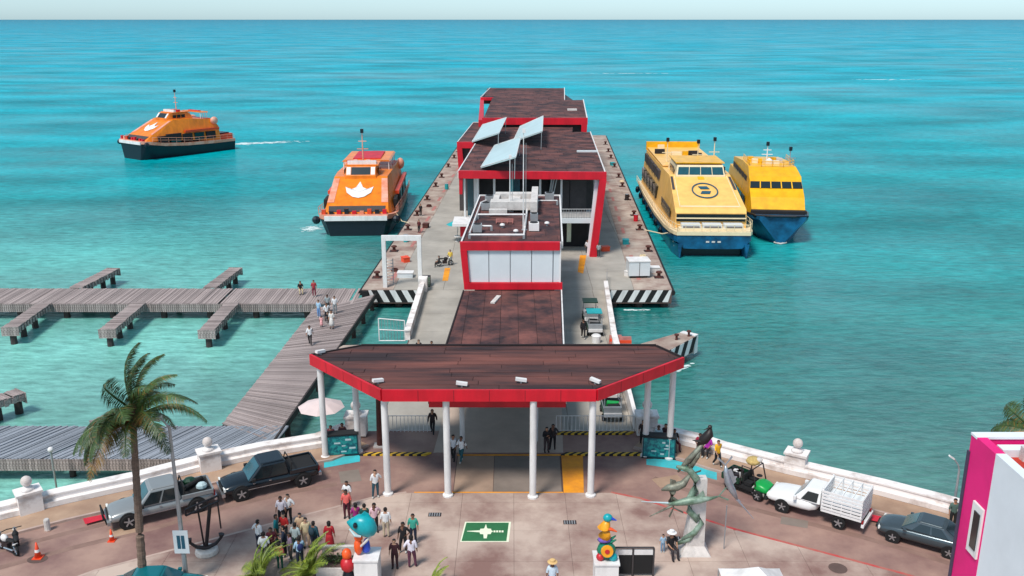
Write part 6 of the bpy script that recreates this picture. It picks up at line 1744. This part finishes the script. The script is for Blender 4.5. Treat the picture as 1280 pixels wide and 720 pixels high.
def fan_clump(lab, x, y, z, n, L, cat='palm plant'):
    t = thing('palm_plant', lab, cat, (x, y, z))
    ms = [frond_mesh('plant_frond', L * k, .5, .7, m_pf, m_pl, 26, .34 * L / 2, .1, .018) for k in (1, .85, 1.1)]
    for i in range(n):
        o = link(bpy.data.objects.new('frond', ms[i % 3])); o.parent = t
        o.location = (random.uniform(-.15, .15), random.uniform(-.15, .15), .3)
        o.rotation_mode = 'ZYX'
        o.rotation_euler = (random.uniform(-.3, .3), -random.uniform(.35, 1.25), i * 2.4)
    MB().lathe([(.2, -.1), (.16, .45)], n=8).build('stem', m_trunk, t)
fan_clump('yellow green palm plant at the bottom edge, left of the crowd', *(-12.05, 38.37), .12, 36, 2.1)
fan_clump('yellow green palm plant at the bottom edge between crowd and sculpture', *(-9.67, 38.76), .12, 36, 2.1)
fan_clump('small palm tip at the bottom edge right of the women in dark clothes', *(-3.72, 37.41), .12, 14, 1.5)
# shrub in planter
sh = thing('dark_shrub', 'low dark shrub filling the stone planter beside the sculpture', 'shrub', (*(-8.45, 39.3), .66))
lf = MB()
for i in range(420):
    p = Vector((random.gauss(0, .42), random.gauss(0, .22), abs(random.gauss(0.1, .14))))
    q = [p + Vector((random.uniform(-.09, .09), random.uniform(-.09, .09), random.uniform(-.07, .07))) for _ in range(3)]
    lf.add(q, [(0, 1, 2)])
lf.build('leaves', m_pl, sh)
MB().lathe([(.06, -.1), (.04, .2)], n=6).build('stem', m_trunk, sh)

# ================================================================ PEOPLE
SK = {}
def skel(pose):
    """joints: name -> (x, y, z, r); y forward; height about 1.74"""
    J = dict(pelvis=(0, 0, .95, .145), waist=(0, 0, 1.08, .125), chest=(0, .01, 1.28, .15), neck=(0, 0, 1.46, .06), head0=(0, .01, 1.54, .075), head1=(0, .015, 1.63, .1), head2=(0, .01, 1.72, .07))
    for s_, sd in ((-1, 'L'), (1, 'R')):
        J['sh' + sd] = (s_ * .17, 0, 1.4, .065); J['el' + sd] = (s_ * .24, -.02, 1.13, .045); J['wr' + sd] = (s_ * .26, .04, .9, .03); J['pa' + sd] = (s_ * .265, .06, .83, .036)
        J['hi' + sd] = (s_ * .1, 0, .9, .095); J['kn' + sd] = (s_ * .11, .02, .5, .062); J['an' + sd] = (s_ * .115, -.02, .09, .042); J['to' + sd] = (s_ * .13, .13, .04, .04)
    def upd(**k): 
        for a_, b_ in k.items(): J[a_] = b_
    if pose == 'walk':
        upd(knL=(-.1, .16, .52, .062), anL=(-.1, .24, .13, .042), toL=(-.11, .38, .1, .04), knR=(.1, -.02, .5, .062), anR=(.1, -.28, .14, .042), toR=(.11, -.17, .04, .04),
            elR=(.24, .1, 1.15, .045), wrR=(.24, .28, .98, .03), paR=(.24, .34, .94, .036), elL=(-.24, -.14, 1.15, .045), wrL=(-.25, -.22, .93, .03), paL=(-.25, -.25, .87, .036))
    if pose == 'arm':
        upd(elR=(.25, .04, 1.15, .045), wrR=(.1, .24, 1.2, .03), paR=(.04, .28, 1.24, .036), elL=(-.25, .02, 1.14, .045), wrL=(-.12, .22, 1.08, .03), paL=(-.06, .27, 1.1, .036))
    if pose == 'hip':
        upd(elL=(-.34, -.06, 1.18, .045), wrL=(-.2, .04, 1.02, .03), paL=(-.15, .07, 1.0, .036), knR=(.15, .06, .5, .062), anR=(.18, .03, .09, .042), toR=(.22, .17, .04, .04))
    if pose == 'sit':
        for k_ in ('pelvis', 'waist', 'chest', 'neck', 'head0', 'head1', 'head2', 'shL', 'shR', 'elL', 'elR', 'wrL', 'wrR', 'paL', 'paR', 'hiL', 'hiR'):
            x, y, z, r_ = J[k_]; J[k_] = (x, y, z - .42, r_)
        for s_, sd in ((-1, 'L'), (1, 'R')):
            J['kn' + sd] = (s_ * .14, .42, .5, .062); J['an' + sd] = (s_ * .14, .44, .09, .042); J['to' + sd] = (s_ * .15, .58, .04, .04)
            J['el' + sd] = (s_ * .25, .06, .76, .045); J['wr' + sd] = (s_ * .16, .3, .62, .03); J['pa' + sd] = (s_ * .13, .36, .6, .036)
    return J
ED = [('pelvis', 'waist'), ('waist', 'chest'), ('chest', 'neck'), ('neck', 'head0'), ('head0', 'head1'), ('head1', 'head2')]
for sd in 'LR': ED += [('chest', 'sh' + sd), ('sh' + sd, 'el' + sd), ('el' + sd, 'wr' + sd), ('wr' + sd, 'pa' + sd), ('pelvis', 'hi' + sd), ('hi' + sd, 'kn' + sd), ('kn' + sd, 'an' + sd), ('an' + sd, 'to' + sd)]
REG = {}
for a_, b_ in ED:
    k = b_[:2]
    REG[(a_, b_)] = 'torso' if b_ in ('waist', 'chest') or k == 'sh' else ('neck' if b_ in ('neck', 'head0') else ('head' if b_ in ('head1', 'head2') else ('uarm' if k == 'el' else ('farm' if k == 'wr' else ('hand' if k == 'pa' else ('thigh' if k in ('hi', 'kn') else ('calf' if k == 'an' else 'foot')))))))
def build_pose(pose):
    J = skel(pose)
    names = list(J)
    me = bpy.data.meshes.new('skin_tmp')
    me.from_pydata([J[n][:3] for n in names], [(names.index(a_), names.index(b_)) for a_, b_ in ED], [])
    o = bpy.data.objects.new('skin_tmp', me); col.objects.link(o)
    md = o.modifiers.new('s', 'SKIN'); md.use_smooth_shade = True
    for i, n in enumerate(names):
        sv = me.skin_vertices[0].data[i]; sv.radius = (J[n][3], J[n][3]); sv.use_root = (n == 'pelvis')
        if n in ('pelvis', 'waist', 'chest'): sv.radius = (J[n][3] * 1.12, J[n][3] * .8)
    ss = o.modifiers.new('u', 'SUBSURF'); ss.levels = 1; ss.render_levels = 1
    dg = bpy.context.evaluated_depsgraph_get(); dg.update()
    ev = bpy.data.meshes.new_from_object(o.evaluated_get(dg))
    bpy.data.objects.remove(o)
    V_ = [v.co.copy() for v in ev.vertices]; F_ = [list(p.vertices) for p in ev.polygons]
    nrm = [v.normal.copy() for v in ev.vertices]
    segs = [(Vector(J[a_][:3]), Vector(J[b_][:3]), REG[(a_, b_)], (J[a_][3] + J[b_][3]) / 2) for a_, b_ in ED]
    reg = []
    for f in F_:
        c = sum((V_[i] for i in f), Vector()) / len(f)
        best, br = 1e9, None
        for a_, b_, rg, rr in segs:
            ab = b_ - a_; u = max(0, min(1, (c - a_).dot(ab) / ab.dot(ab)))
            dd = (c - a_ - ab * u).length - rr
            if dd < best: best, br = dd, rg
        if br == 'thigh' and c.z > J['pelvis'][2] + .02: br = 'torso'
        reg.append(br)
    hc = Vector(J['head1'][:3])
    # body: skin mesh plus fingers, nose, ears
    mb = MB(); mb.v = [tuple(v) for v in V_]; mb.f = [list(f) for f in F_]; mb.mi = [0] * len(F_)
    for sd, s_ in (('L', -1), ('R', 1)):
        p = Vector(J['pa' + sd][:3]); w_ = Vector(J['wr' + sd][:3]); d = (p - w_).normalized()
        sidev = d.cross(Vector((1, 0, 0))).normalized()
        for k, ln in enumerate((.072, .082, .076, .058)):
            b = p + d * .015 + sidev * (k - 1.5) * .018
            mb.path([b, b + d * ln * .55, b + d * ln * .9 + Vector((-s_ * .018, 0, 0))], [.009, .008, .005], 4)
        th = p + sidev * -.03
        mb.path([th - d * .02, th + sidev * -.03 + d * .03], [.01, .006], 4)
    mb.path([hc + Vector((0, .09, .0)), hc + Vector((0, .125, -.02))], [.012, .014], 4)
    for s_ in (-1, 1): mb.path([hc + Vector((s_ * .085, 0, -.02)), hc + Vector((s_ * .105, -.01, .015))], [.015, .02], 4)
    body = mb.mesh('body', M('skin_default', (150, 104, 80), 0.6, 0.1) if 'skin_default' not in bpy.data.materials else bpy.data.materials['skin_default'], smooth=True)
    def cloth(name, regs, offs, test=None):
        idx = {}
        c = MB()
        for f, rg in zip(F_, reg):
            cen = sum((V_[i] for i in f), Vector()) / len(f)
            if rg in regs and (test is None or test(cen, rg)):
                nf = []
                for i in f:
                    if i not in idx:
                        idx[i] = len(c.v); c.v.append(tuple(V_[i] + nrm[i] * offs))
                    nf.append(idx[i])
                c.f.append(nf); c.mi.append(0)
        me = bpy.data.meshes.new(name); me.from_pydata(c.v, [], c.f)
        me.materials.append(m_white)
        for p in me.polygons: p.use_smooth = True
        return me
    hz = hc.z
    res = dict(body=body,
        shirt=cloth('shirt', ('torso', 'uarm'), .016), top=cloth('top', ('torso',), .014), longsleeve=cloth('jacket', ('torso', 'uarm', 'farm'), .018),
        trousers=cloth('trousers', ('thigh', 'calf'), .014), shorts=cloth('shorts', ('thigh',), .022), shoes=cloth('shoes', ('foot',), .012),
        hair=cloth('hair', ('head', 'neck'), .02, lambda c, rg: c.z > hz + .045 or (c.y < hc.y - .02 and c.z > hz - .07)),
        longhair=cloth('hair', ('head', 'neck'), .026, lambda c, rg: c.z > hz + .045 or (c.y < hc.y + .01 and c.z > hz - .16)))
    # skirt
    pz = J['pelvis'][2]
    if pose != 'sit':
        sk_ = MB(); n = 12
        sk_.lathe([(.15, pz + .06), (.19, pz - .1), (.22, pz - .35), (.25, pz - .62), (.23, pz - .63)], n=n, sy=.85)
        res['skirt'] = sk_.mesh('skirt', m_white, smooth=True)
    return res
POSES = {p: build_pose(p) for p in ('stand', 'walk', 'arm', 'hip', 'sit')}
_mc = {}
def cmat(c, nm='cloth'):
    k = (nm, tuple(c))
    if k not in _mc: _mc[k] = M('%s_%d_%d_%d' % (nm, *c), c, 0.85 if nm != 'skin' else .6, 0.18, 6)
    return _mc[k]
SKN = [(150, 104, 80), (176, 128, 100), (118, 80, 62), (190, 146, 120)]
W_, NV, BK, MR, DG = (228, 226, 226), (34, 42, 62), (26, 24, 28), (92, 28, 40), (60, 62, 62)
def person(lab, x, y, z, rz, pose, shirt, legs, st='shirt', lt='trousers', h=1.0, hair=(24, 18, 18), hs_='hair', grp='people on the plaza', bag=None, hat=None, skin=None):
    ps = POSES[pose]
    t = thing('person', lab, 'person', (x, y, z), rz, grp)
    sk_ = cmat(skin or random.choice(SKN), 'skin')
    def part(name, me, m, s_=1):
        o = link(bpy.data.objects.new(name, me)); o.parent = t
        o.scale = (h, h, h)
        o.material_slots[0].link = 'OBJECT'; o.material_slots[0].material = m
        return o
    part('body', ps['body'], sk_)
    part({'shirt': 'shirt', 'top': 'top', 'longsleeve': 'jacket'}[st], ps[st], cmat(shirt))
    part(lt, ps[lt if lt in ps else 'trousers'], cmat(legs))
    part('shoes', ps['shoes'], cmat(BK if random.random() < .6 else (190, 186, 180)))
    part('hair', ps[hs_], cmat(hair, 'hair'))
    if bag:
        MB().ball((0, -.2 * h, 1.22 * h if pose != 'sit' else .8 * h), .17 * h, 8, sx=1, sy=.6, sz=1.3).build('backpack', cmat(bag), t, smooth=True)
    if hat:
        zz = (1.68 if pose != 'sit' else 1.26) * h
        MB().lathe([(.24 * h, 0), (.13 * h, .03), (.12 * h, .12 * h), (.05 * h, .14 * h)], (0, 0.01, zz), 12).build('hat', cmat(hat), t)
    return t
D = R
Zp = .12
TE, RD_, CO, MG, BE, OL, TN, GY, PK, LB = (20, 128, 134), (196, 40, 38), (236, 108, 100), (160, 46, 120), (196, 180, 156), (92, 96, 78), (206, 172, 138), (150, 156, 158), (232, 190, 196), (160, 190, 214)
PP = [
 # plaza, right-hand group
 ('man in white shirt and dark teal jeans standing beside the leftmost front column', (-7.67, 46.49), Zp, 200, 'hip', W_, (40, 78, 92), {}),
 ('person in white shirt with black bag standing behind the woman in coral', (-9.03, 45.17), Zp, 160, 'arm', W_, BK, dict(bag=BK)),
 ('woman in coral shirt and dark red trousers near the turquoise sculpture', (-8.91, 44.24), Zp, 180, 'stand', CO, (84, 24, 44), dict(hs_='longhair')),
 ('person in magenta top just left of the turquoise sculpture head', (-8.19, 42.95), Zp, 20, 'arm', MG, BK, dict(h=.95, hs_='longhair')),
 ('person in dark green top right above the turquoise sculpture head', (-7.69, 42.72), Zp, 10, 'stand', (20, 74, 66), NV, {}),
 ('woman in pale pink top and black leggings right of the turquoise head', (-7.19, 42.8), Zp, 200, 'hip', PK, BK, dict(hs_='longhair')),
 ('man seen from behind in white shirt and beige trousers', (-6.54, 42.33), Zp, 0, 'stand', W_, BE, {}),
 ('person in teal green top behind the woman in patterned trousers', (-5.06, 41.72), Zp, 175, 'stand', (60, 160, 140), NV, {}),
 ('woman in white blouse and dark patterned trousers, nearest of the trio', (-4.92, 39.57), Zp, 5, 'hip', (226, 218, 230), (96, 50, 72), dict(h=1.04, hs_='longhair')),
 ('woman all in black in the middle of the dark clothed trio', (-5.47, 40.91), Zp, 170, 'hip', BK, BK, dict(hs_='longhair')),
 ('short woman in dark maroon outfit left of the dark clothed trio', (-5.74, 39.5), Zp, 180, 'stand', (66, 28, 36), (58, 24, 32), dict(h=.95)),
 # left crowd
 ('man in white shirt and navy trousers at the left end of the crowd', (-12.81, 41.13), Zp, 330, 'hip', W_, NV, {}),
 ('man in white shirt and olive trousers, front left of the crowd', (-12.23, 39.99), Zp, 10, 'stand', W_, OL, {}),
 ('person in dark maroon top between the two white shirts at the crowd left', (-11.98, 40.41), Zp, 200, 'arm', MR, BK, {}),
 ('man in teal shirt and dark green trousers in the left crowd', (-12.04, 41.65), Zp, 270, 'stand', TE, (24, 70, 60), {}),
 ('person in bright red shirt in the middle of the left crowd', (-11.67, 41.8), Zp, 160, 'arm', RD_, DG, {}),
 ('white shirted man at the back of the left crowd, left of the pair', (-12.24, 43.51), Zp, 180, 'stand', (226, 214, 220), BK, {}),
 ('white shirted man at the back of the left crowd, right of the pair', (-11.91, 43.75), Zp, 160, 'hip', W_, BK, {}),
 ('child crouched low in coral top at the front of the left crowd', (-11.35, 39.44), Zp, 0, 'stand', CO, (30, 90, 70), dict(h=.85)),
 ('man in pale grey shirt seen from behind in the left crowd', (-10.88, 40.84), Zp, 350, 'stand', (176, 190, 190), (40, 70, 70), {}),
 ('person in tan top and black trousers at the back right of the crowd', (-10.84, 41.8), Zp, 180, 'arm', TN, BK, {}),
 ('person in cream yellow clothes right of the grey shirted man', (-10.46, 41.35), Zp, 200, 'stand', (222, 200, 160), (220, 190, 160), {}),
 ('person bending with a navy backpack and light blue shirt', (-10.39, 39.57), Zp, 30, 'arm', LB, NV, dict(bag=(30, 44, 96))),
 ('man in dark teal jacket with backpack at the right end of the crowd', (-9.98, 40.98), Zp, 340, 'stand', (28, 70, 84), NV, dict(st='longsleeve', bag=(38, 58, 70))),
 ('woman in long red dress standing alone above the palm plant', (-9.2, 40.98), Zp, 0, 'stand', (170, 30, 40), (170, 30, 40), dict(lt='skirt', hs_='longhair')),
 ('dark haired person in navy top in the middle of the left crowd', (-11.37, 40.55), Zp, 90, 'arm', NV, BK, {}),
 ('person in grey stripes behind the coral child in the left crowd', (-11.01, 40.2), Zp, 120, 'stand', (140, 120, 140), DG, dict(h=.9)),
 # entrance
 ('man in white shirt and teal trousers striding out from under the canopy', (-3.08, 50.98), 0.03, 150, 'walk', W_, (30, 84, 92), {}),
 ('man in pale shirt and black trousers beside the second front column', (-3.58, 51.19), 0.03, 170, 'walk', (210, 214, 220), BK, {}),
 ('person in dark clothes with long hair walking out on the left side of the entrance', (-5.18, 55.05), 0, 175, 'walk', (50, 36, 36), BK, dict(hs_='longhair', st='longsleeve')),
 ('tall person in black behind the right front column, left of the pair', (2.15, 52.28), 0.03, 200, 'arm', (34, 30, 34), (64, 50, 52), dict(st='longsleeve')),
 ('person in black and grey behind the right front column, right of the pair', (2.57, 52.72), 0.03, 180, 'hip', (48, 44, 46), BK, {}),
 ('staff person behind the left map kiosk, left head', (-11.31, 52.61), 0, 180, 'stand', (90, 34, 50), BK, {}),
 ('staff person behind the left map kiosk, right head', (-10.66, 52.95), 0, 180, 'stand', (60, 26, 34), BK, {}),
 ('person in white top behind the right map kiosk', (9.15, 52.61), 0, 180, 'stand', (200, 216, 220), (30, 80, 96), {}),
 ('person in dark red shirt standing at the wall beside the right kiosk', (9.63, 52.84), 0, 190, 'arm', (60, 24, 30), BK, {}),
 ('person in black seated on the wall ledge right of the outer column', (10.15, 52.61), .1, 200, 'sit', BK, (80, 26, 40), dict(h=1.05)),
 ('person in dark clothes standing by the right ball pillar', (8.3, 53.4), 0, 180, 'stand', (60, 40, 40), BK, {}),
 # right side road
 ('woman in magenta shirt seated on the right seawall', (12.08, 51.73), .12, 150, 'sit', (170, 40, 160), BK, dict(h=1.05)),
 ('person in crimson top seated on the right seawall left of the magenta woman', (11.65, 52.06), .12, 170, 'sit', (150, 30, 60), BK, dict(h=1.02)),
 ('worker in yellow orange vest walking on the sidewalk by the green cart', (12.36, 50.25), .12, 200, 'walk', (240, 176, 30), BK, {}),
 ('person in grey green standing by the sea wall near the pink building', (23.31, 43.27), .12, 180, 'stand', (84, 110, 100), (36, 40, 40), {}),
 ('vendor in black with white hat seated under the monument', (7.97, 40.62), Zp, 200, 'sit', BK, (50, 44, 48), dict(hat=W_, h=1.05)),
 ('child in pale blue beside the vendor under the monument', (7.61, 40.91), Zp, 180, 'stand', LB, (120, 150, 180), dict(h=.6)),
 ('person with straw hat and blue overalls at the bottom centre edge', (1.88, 37.48), Zp, 180, 'stand', (200, 214, 226), (26, 46, 130), dict(hat=(220, 180, 120))),
]
for lab, (x, y), z, rz, pose, sh_, lg_, kw in PP:
    person(lab, x, y, z, R(rz), pose, sh_, lg_, **kw)
ZB = -.4
for lab, (x, y), z, rz, pose, sh_, lg_, kw in [
 ('man in white shirt and black trousers walking alone on the diagonal walkway', (-17.03, 73.25), ZB, 185, 'walk', W_, BK, {}),
 ('person in light blue clothes at the left of the walkway group', (-17.77, 80.63), ZB, 150, 'stand', LB, (110, 150, 200), {}),
 ('person in white shirt and black trousers in the middle of the walkway group', (-16.85, 79.69), ZB, 200, 'hip', W_, BK, {}),
 ('person in grey shirt at the back left of the walkway group', (-17.28, 82.32), ZB, 180, 'stand', GY, DG, {}),
 ('person in white shirt at the back right of the walkway group', (-16.52, 81.83), ZB, 190, 'stand', W_, GY, {}),
 ('woman in long white dress at the front of the walkway group', (-15.99, 77.43), ZB, 170, 'stand', (220, 214, 208), (220, 214, 208), dict(lt='skirt', hs_='longhair')),
 ('small child in pink at the front of the walkway group', (-17, 77.88), ZB, 180, 'stand', (236, 170, 170), (236, 170, 170), dict(h=.62, lt='skirt', hs_='longhair')),
 ('small child in black clothes in the walkway group', (-16.6, 78.77), ZB, 170, 'stand', BK, BK, dict(h=.66)),
 ('person in black and cream sitting on the far edge of the wooden pier', (-21.17, 88.36), ZB, 200, 'sit', BK, (210, 190, 150), {}),
 ('person in red on the far edge of the wooden pier', (-19.58, 87.25), ZB, 190, 'stand', (170, 50, 60), (130, 40, 60), {}),
 ('dark haired head just behind the canopy roof, left one on the neck', (-7.38, 68.58), 0, 180, 'stand', BK, BK, {}),
 ('dark haired head just behind the canopy roof, right one on the neck', (-6.34, 68.4), 0, 180, 'stand', (60, 30, 40), BK, dict(h=.97)),
 ('person in black walking beside the carts on the neck', (6.04, 73.74), 0, 180, 'walk', BK, BK, dict(st='longsleeve')),
 ('tall figure in dark red on the left quay near the white frame', (-11.77, 113.95), 0, 150, 'stand', (90, 30, 34), BK, {}),
 ('figure in black on the left quay behind the dark red one', (-12.55, 124.32), 0, 150, 'stand', BK, BK, {}),
 ('figure in dark grey with a helmet beside the parked motorbike', (-7.95, 97.09), 0, 90, 'sit', (40, 42, 46), BK, {}),
 ('worker in yellow and grey by the parked motorbike', (-6.79, 98.11), 0, 180, 'stand', (230, 196, 80), GY, {}),
 ('person in grey at the foot of the red portal leg', (9.82, 101.3), 0, 160, 'stand', GY, DG, {}),
 ('person in pale clothes left of the red portal leg', (8.66, 102.79), 0, 190, 'stand', (214, 210, 214), DG, {}),
]:
    kw = dict(kw); kw['grp'] = 'people on the piers'
    person(lab, x, y, z, R(rz), pose, sh_, lg_, **kw)

# ================================================================ SMALL GEAR ON THE QUAYS
random.seed(21)
def gear(lab, kind, x, y, i):
    rz = random.uniform(0, 3)
    if kind == 'rope_coil':
        t = thing('rope_coil', lab, 'rope coil', (x, y, .0), rz, 'gear lying on the quays')
        for k in range(3):
            MB().path([((.38 - k * .04) * math.cos(a2 * PI / 6), (.38 - k * .04) * math.sin(a2 * PI / 6), .06 + k * .09) for a2 in range(13)], .05, 5).build('coil_turn', m_creamf if i % 2 else m_rust, t)
    elif kind == 'crate':
        t = thing('crate', lab, 'crate', (x, y, .0), rz, 'gear lying on the quays')
        m = [m_teal, m_cone, m_white, m_rust][i % 4]
        MB().box(-.45, .45, -.35, .35, 0, .5).build('box', m, t)
        MB().box(-.49, .49, -.39, .39, .5, .57).build('lid', m, t)
    else:
        t = thing('oil_drum', lab, 'drum', (x, y, .0), rz, 'gear lying on the quays')
        MB().lathe([(.29, 0), (.31, .3), (.29, .32), (.31, .6), (.29, .62), (.3, .88)], n=12).build('barrel', [m_red, m_iron, m_teal][i % 3], t)
        MB().lathe([(.27, .88), (.27, .9)], n=12).build('lid', m_steel, t)
G_ = [('rope_coil', 'cream rope coil on the left quay just behind the white frame', -12.6, 95.5), ('crate', 'red brown crate on the left quay behind the white frame', -11.9, 99.5),
      ('oil_drum', 'dark drum on the left quay beside the moored orange ferry bow', -12.9, 109.0), ('crate', 'teal crate on the left quay next to the moored orange ferry', -11.2, 117.0),
      ('rope_coil', 'rusty rope coil on the left quay halfway along', -12.0, 131.0), ('oil_drum', 'red drum on the left quay near the red wing', -10.4, 145.0),
      ('crate', 'orange crate on the right quay left of the white container', 12.4, 93.5), ('rope_coil', 'cream rope coil on the right quay behind the container', 14.9, 101.5),
      ('crate', 'white crate on the right quay beside the large yellow ferry bow', 13.7, 108.0), ('oil_drum', 'teal drum on the right quay beside the large yellow ferry', 16.6, 121.0),
      ('oil_drum', 'red drum on the right quay beside the bright ferry stern', 17.2, 136.0), ('rope_coil', 'rusty rope coil far along the right quay', 18.3, 152.0),
      ('crate', 'rust coloured crate far along the right quay', 18.6, 170.0), ('crate', 'small teal crate at the foot of the red portal leg', 10.9, 104.5)]
for i, (k, lab, x, y) in enumerate(G_): gear(lab, k, x, y, i)
# plastic chairs and a table under the turquoise parasol
tx, ty = (-6.6, 108.72)
tb = thing('cafe_table', 'small round white table under the turquoise parasol on the pier', 'table', (tx, ty + .1, .12))
MB().lathe([(.45, .6), (.45, .64)], n=12).build('table_top', m_white, tb); MB().lathe([(.05, 0), (.05, .6)], (0.1, 0, 0), 6).build('leg', m_steel, tb)
# puffs of foam along the quay walls
foam('edge_foam', -14.2, 103, .5, 14, 60, 0.0, .18)
foam('edge_foam', -9.6, 88.0, .3, .3, 8, 0, .15)
foam('edge_foam', 12.5, 88.0, 2.5, .3, 26, 0, .16)
foam('edge_foam', 14.3, 72.0, 1.6, .4, 22, R(50), .16)

# worn tyre marks and patches on the road, drains on the plaza
m_tm = M('tyre_worn_concrete', (124, 96, 86), 0.85, 0.3, 0.8, 0.1, c2=(146, 116, 104), world=True, detail=10)
for d in (-2.9, -4.6):
    for line in (WL[:-1], WR[1:]):
        a_, b_ = off(line, d), off(line, d - .42)
        mb = MB()
        for i in range(len(line) - 1): mb.prism([a_[i], a_[i + 1], b_[i + 1], b_[i]], 0.001, 0.0035)
        mb.build('worn_track', m_tm, road)
for i, (x, y, w_, h_) in enumerate(((-20.5, 43.2, 1.6, .9), (-9.6, 49.2, 1.2, 1.5), (9.2, 48.6, 1.7, 1.1), (15.2, 44.0, 1.4, .8))):
    MB().obox((x, y, .0045), (w_, h_, .005), random.uniform(-.5, .5)).build('repair_patch', m_gr2 if i % 2 else m_walk, road)
for x, y in ((-4.2, 44.6), (3.1, 43.8), (8.4, 42.2)):
    dr = MB().box(x - .35, x + .35, y - .2, y + .2, .121, .128).build('drain_frame', m_iron, plaza)
    for k in range(5): MB().box(x - .3 + k * .13, x - .24 + k * .13, y - .17, y + .17, .128, .134).build('drain_bar', m_steel, dr)
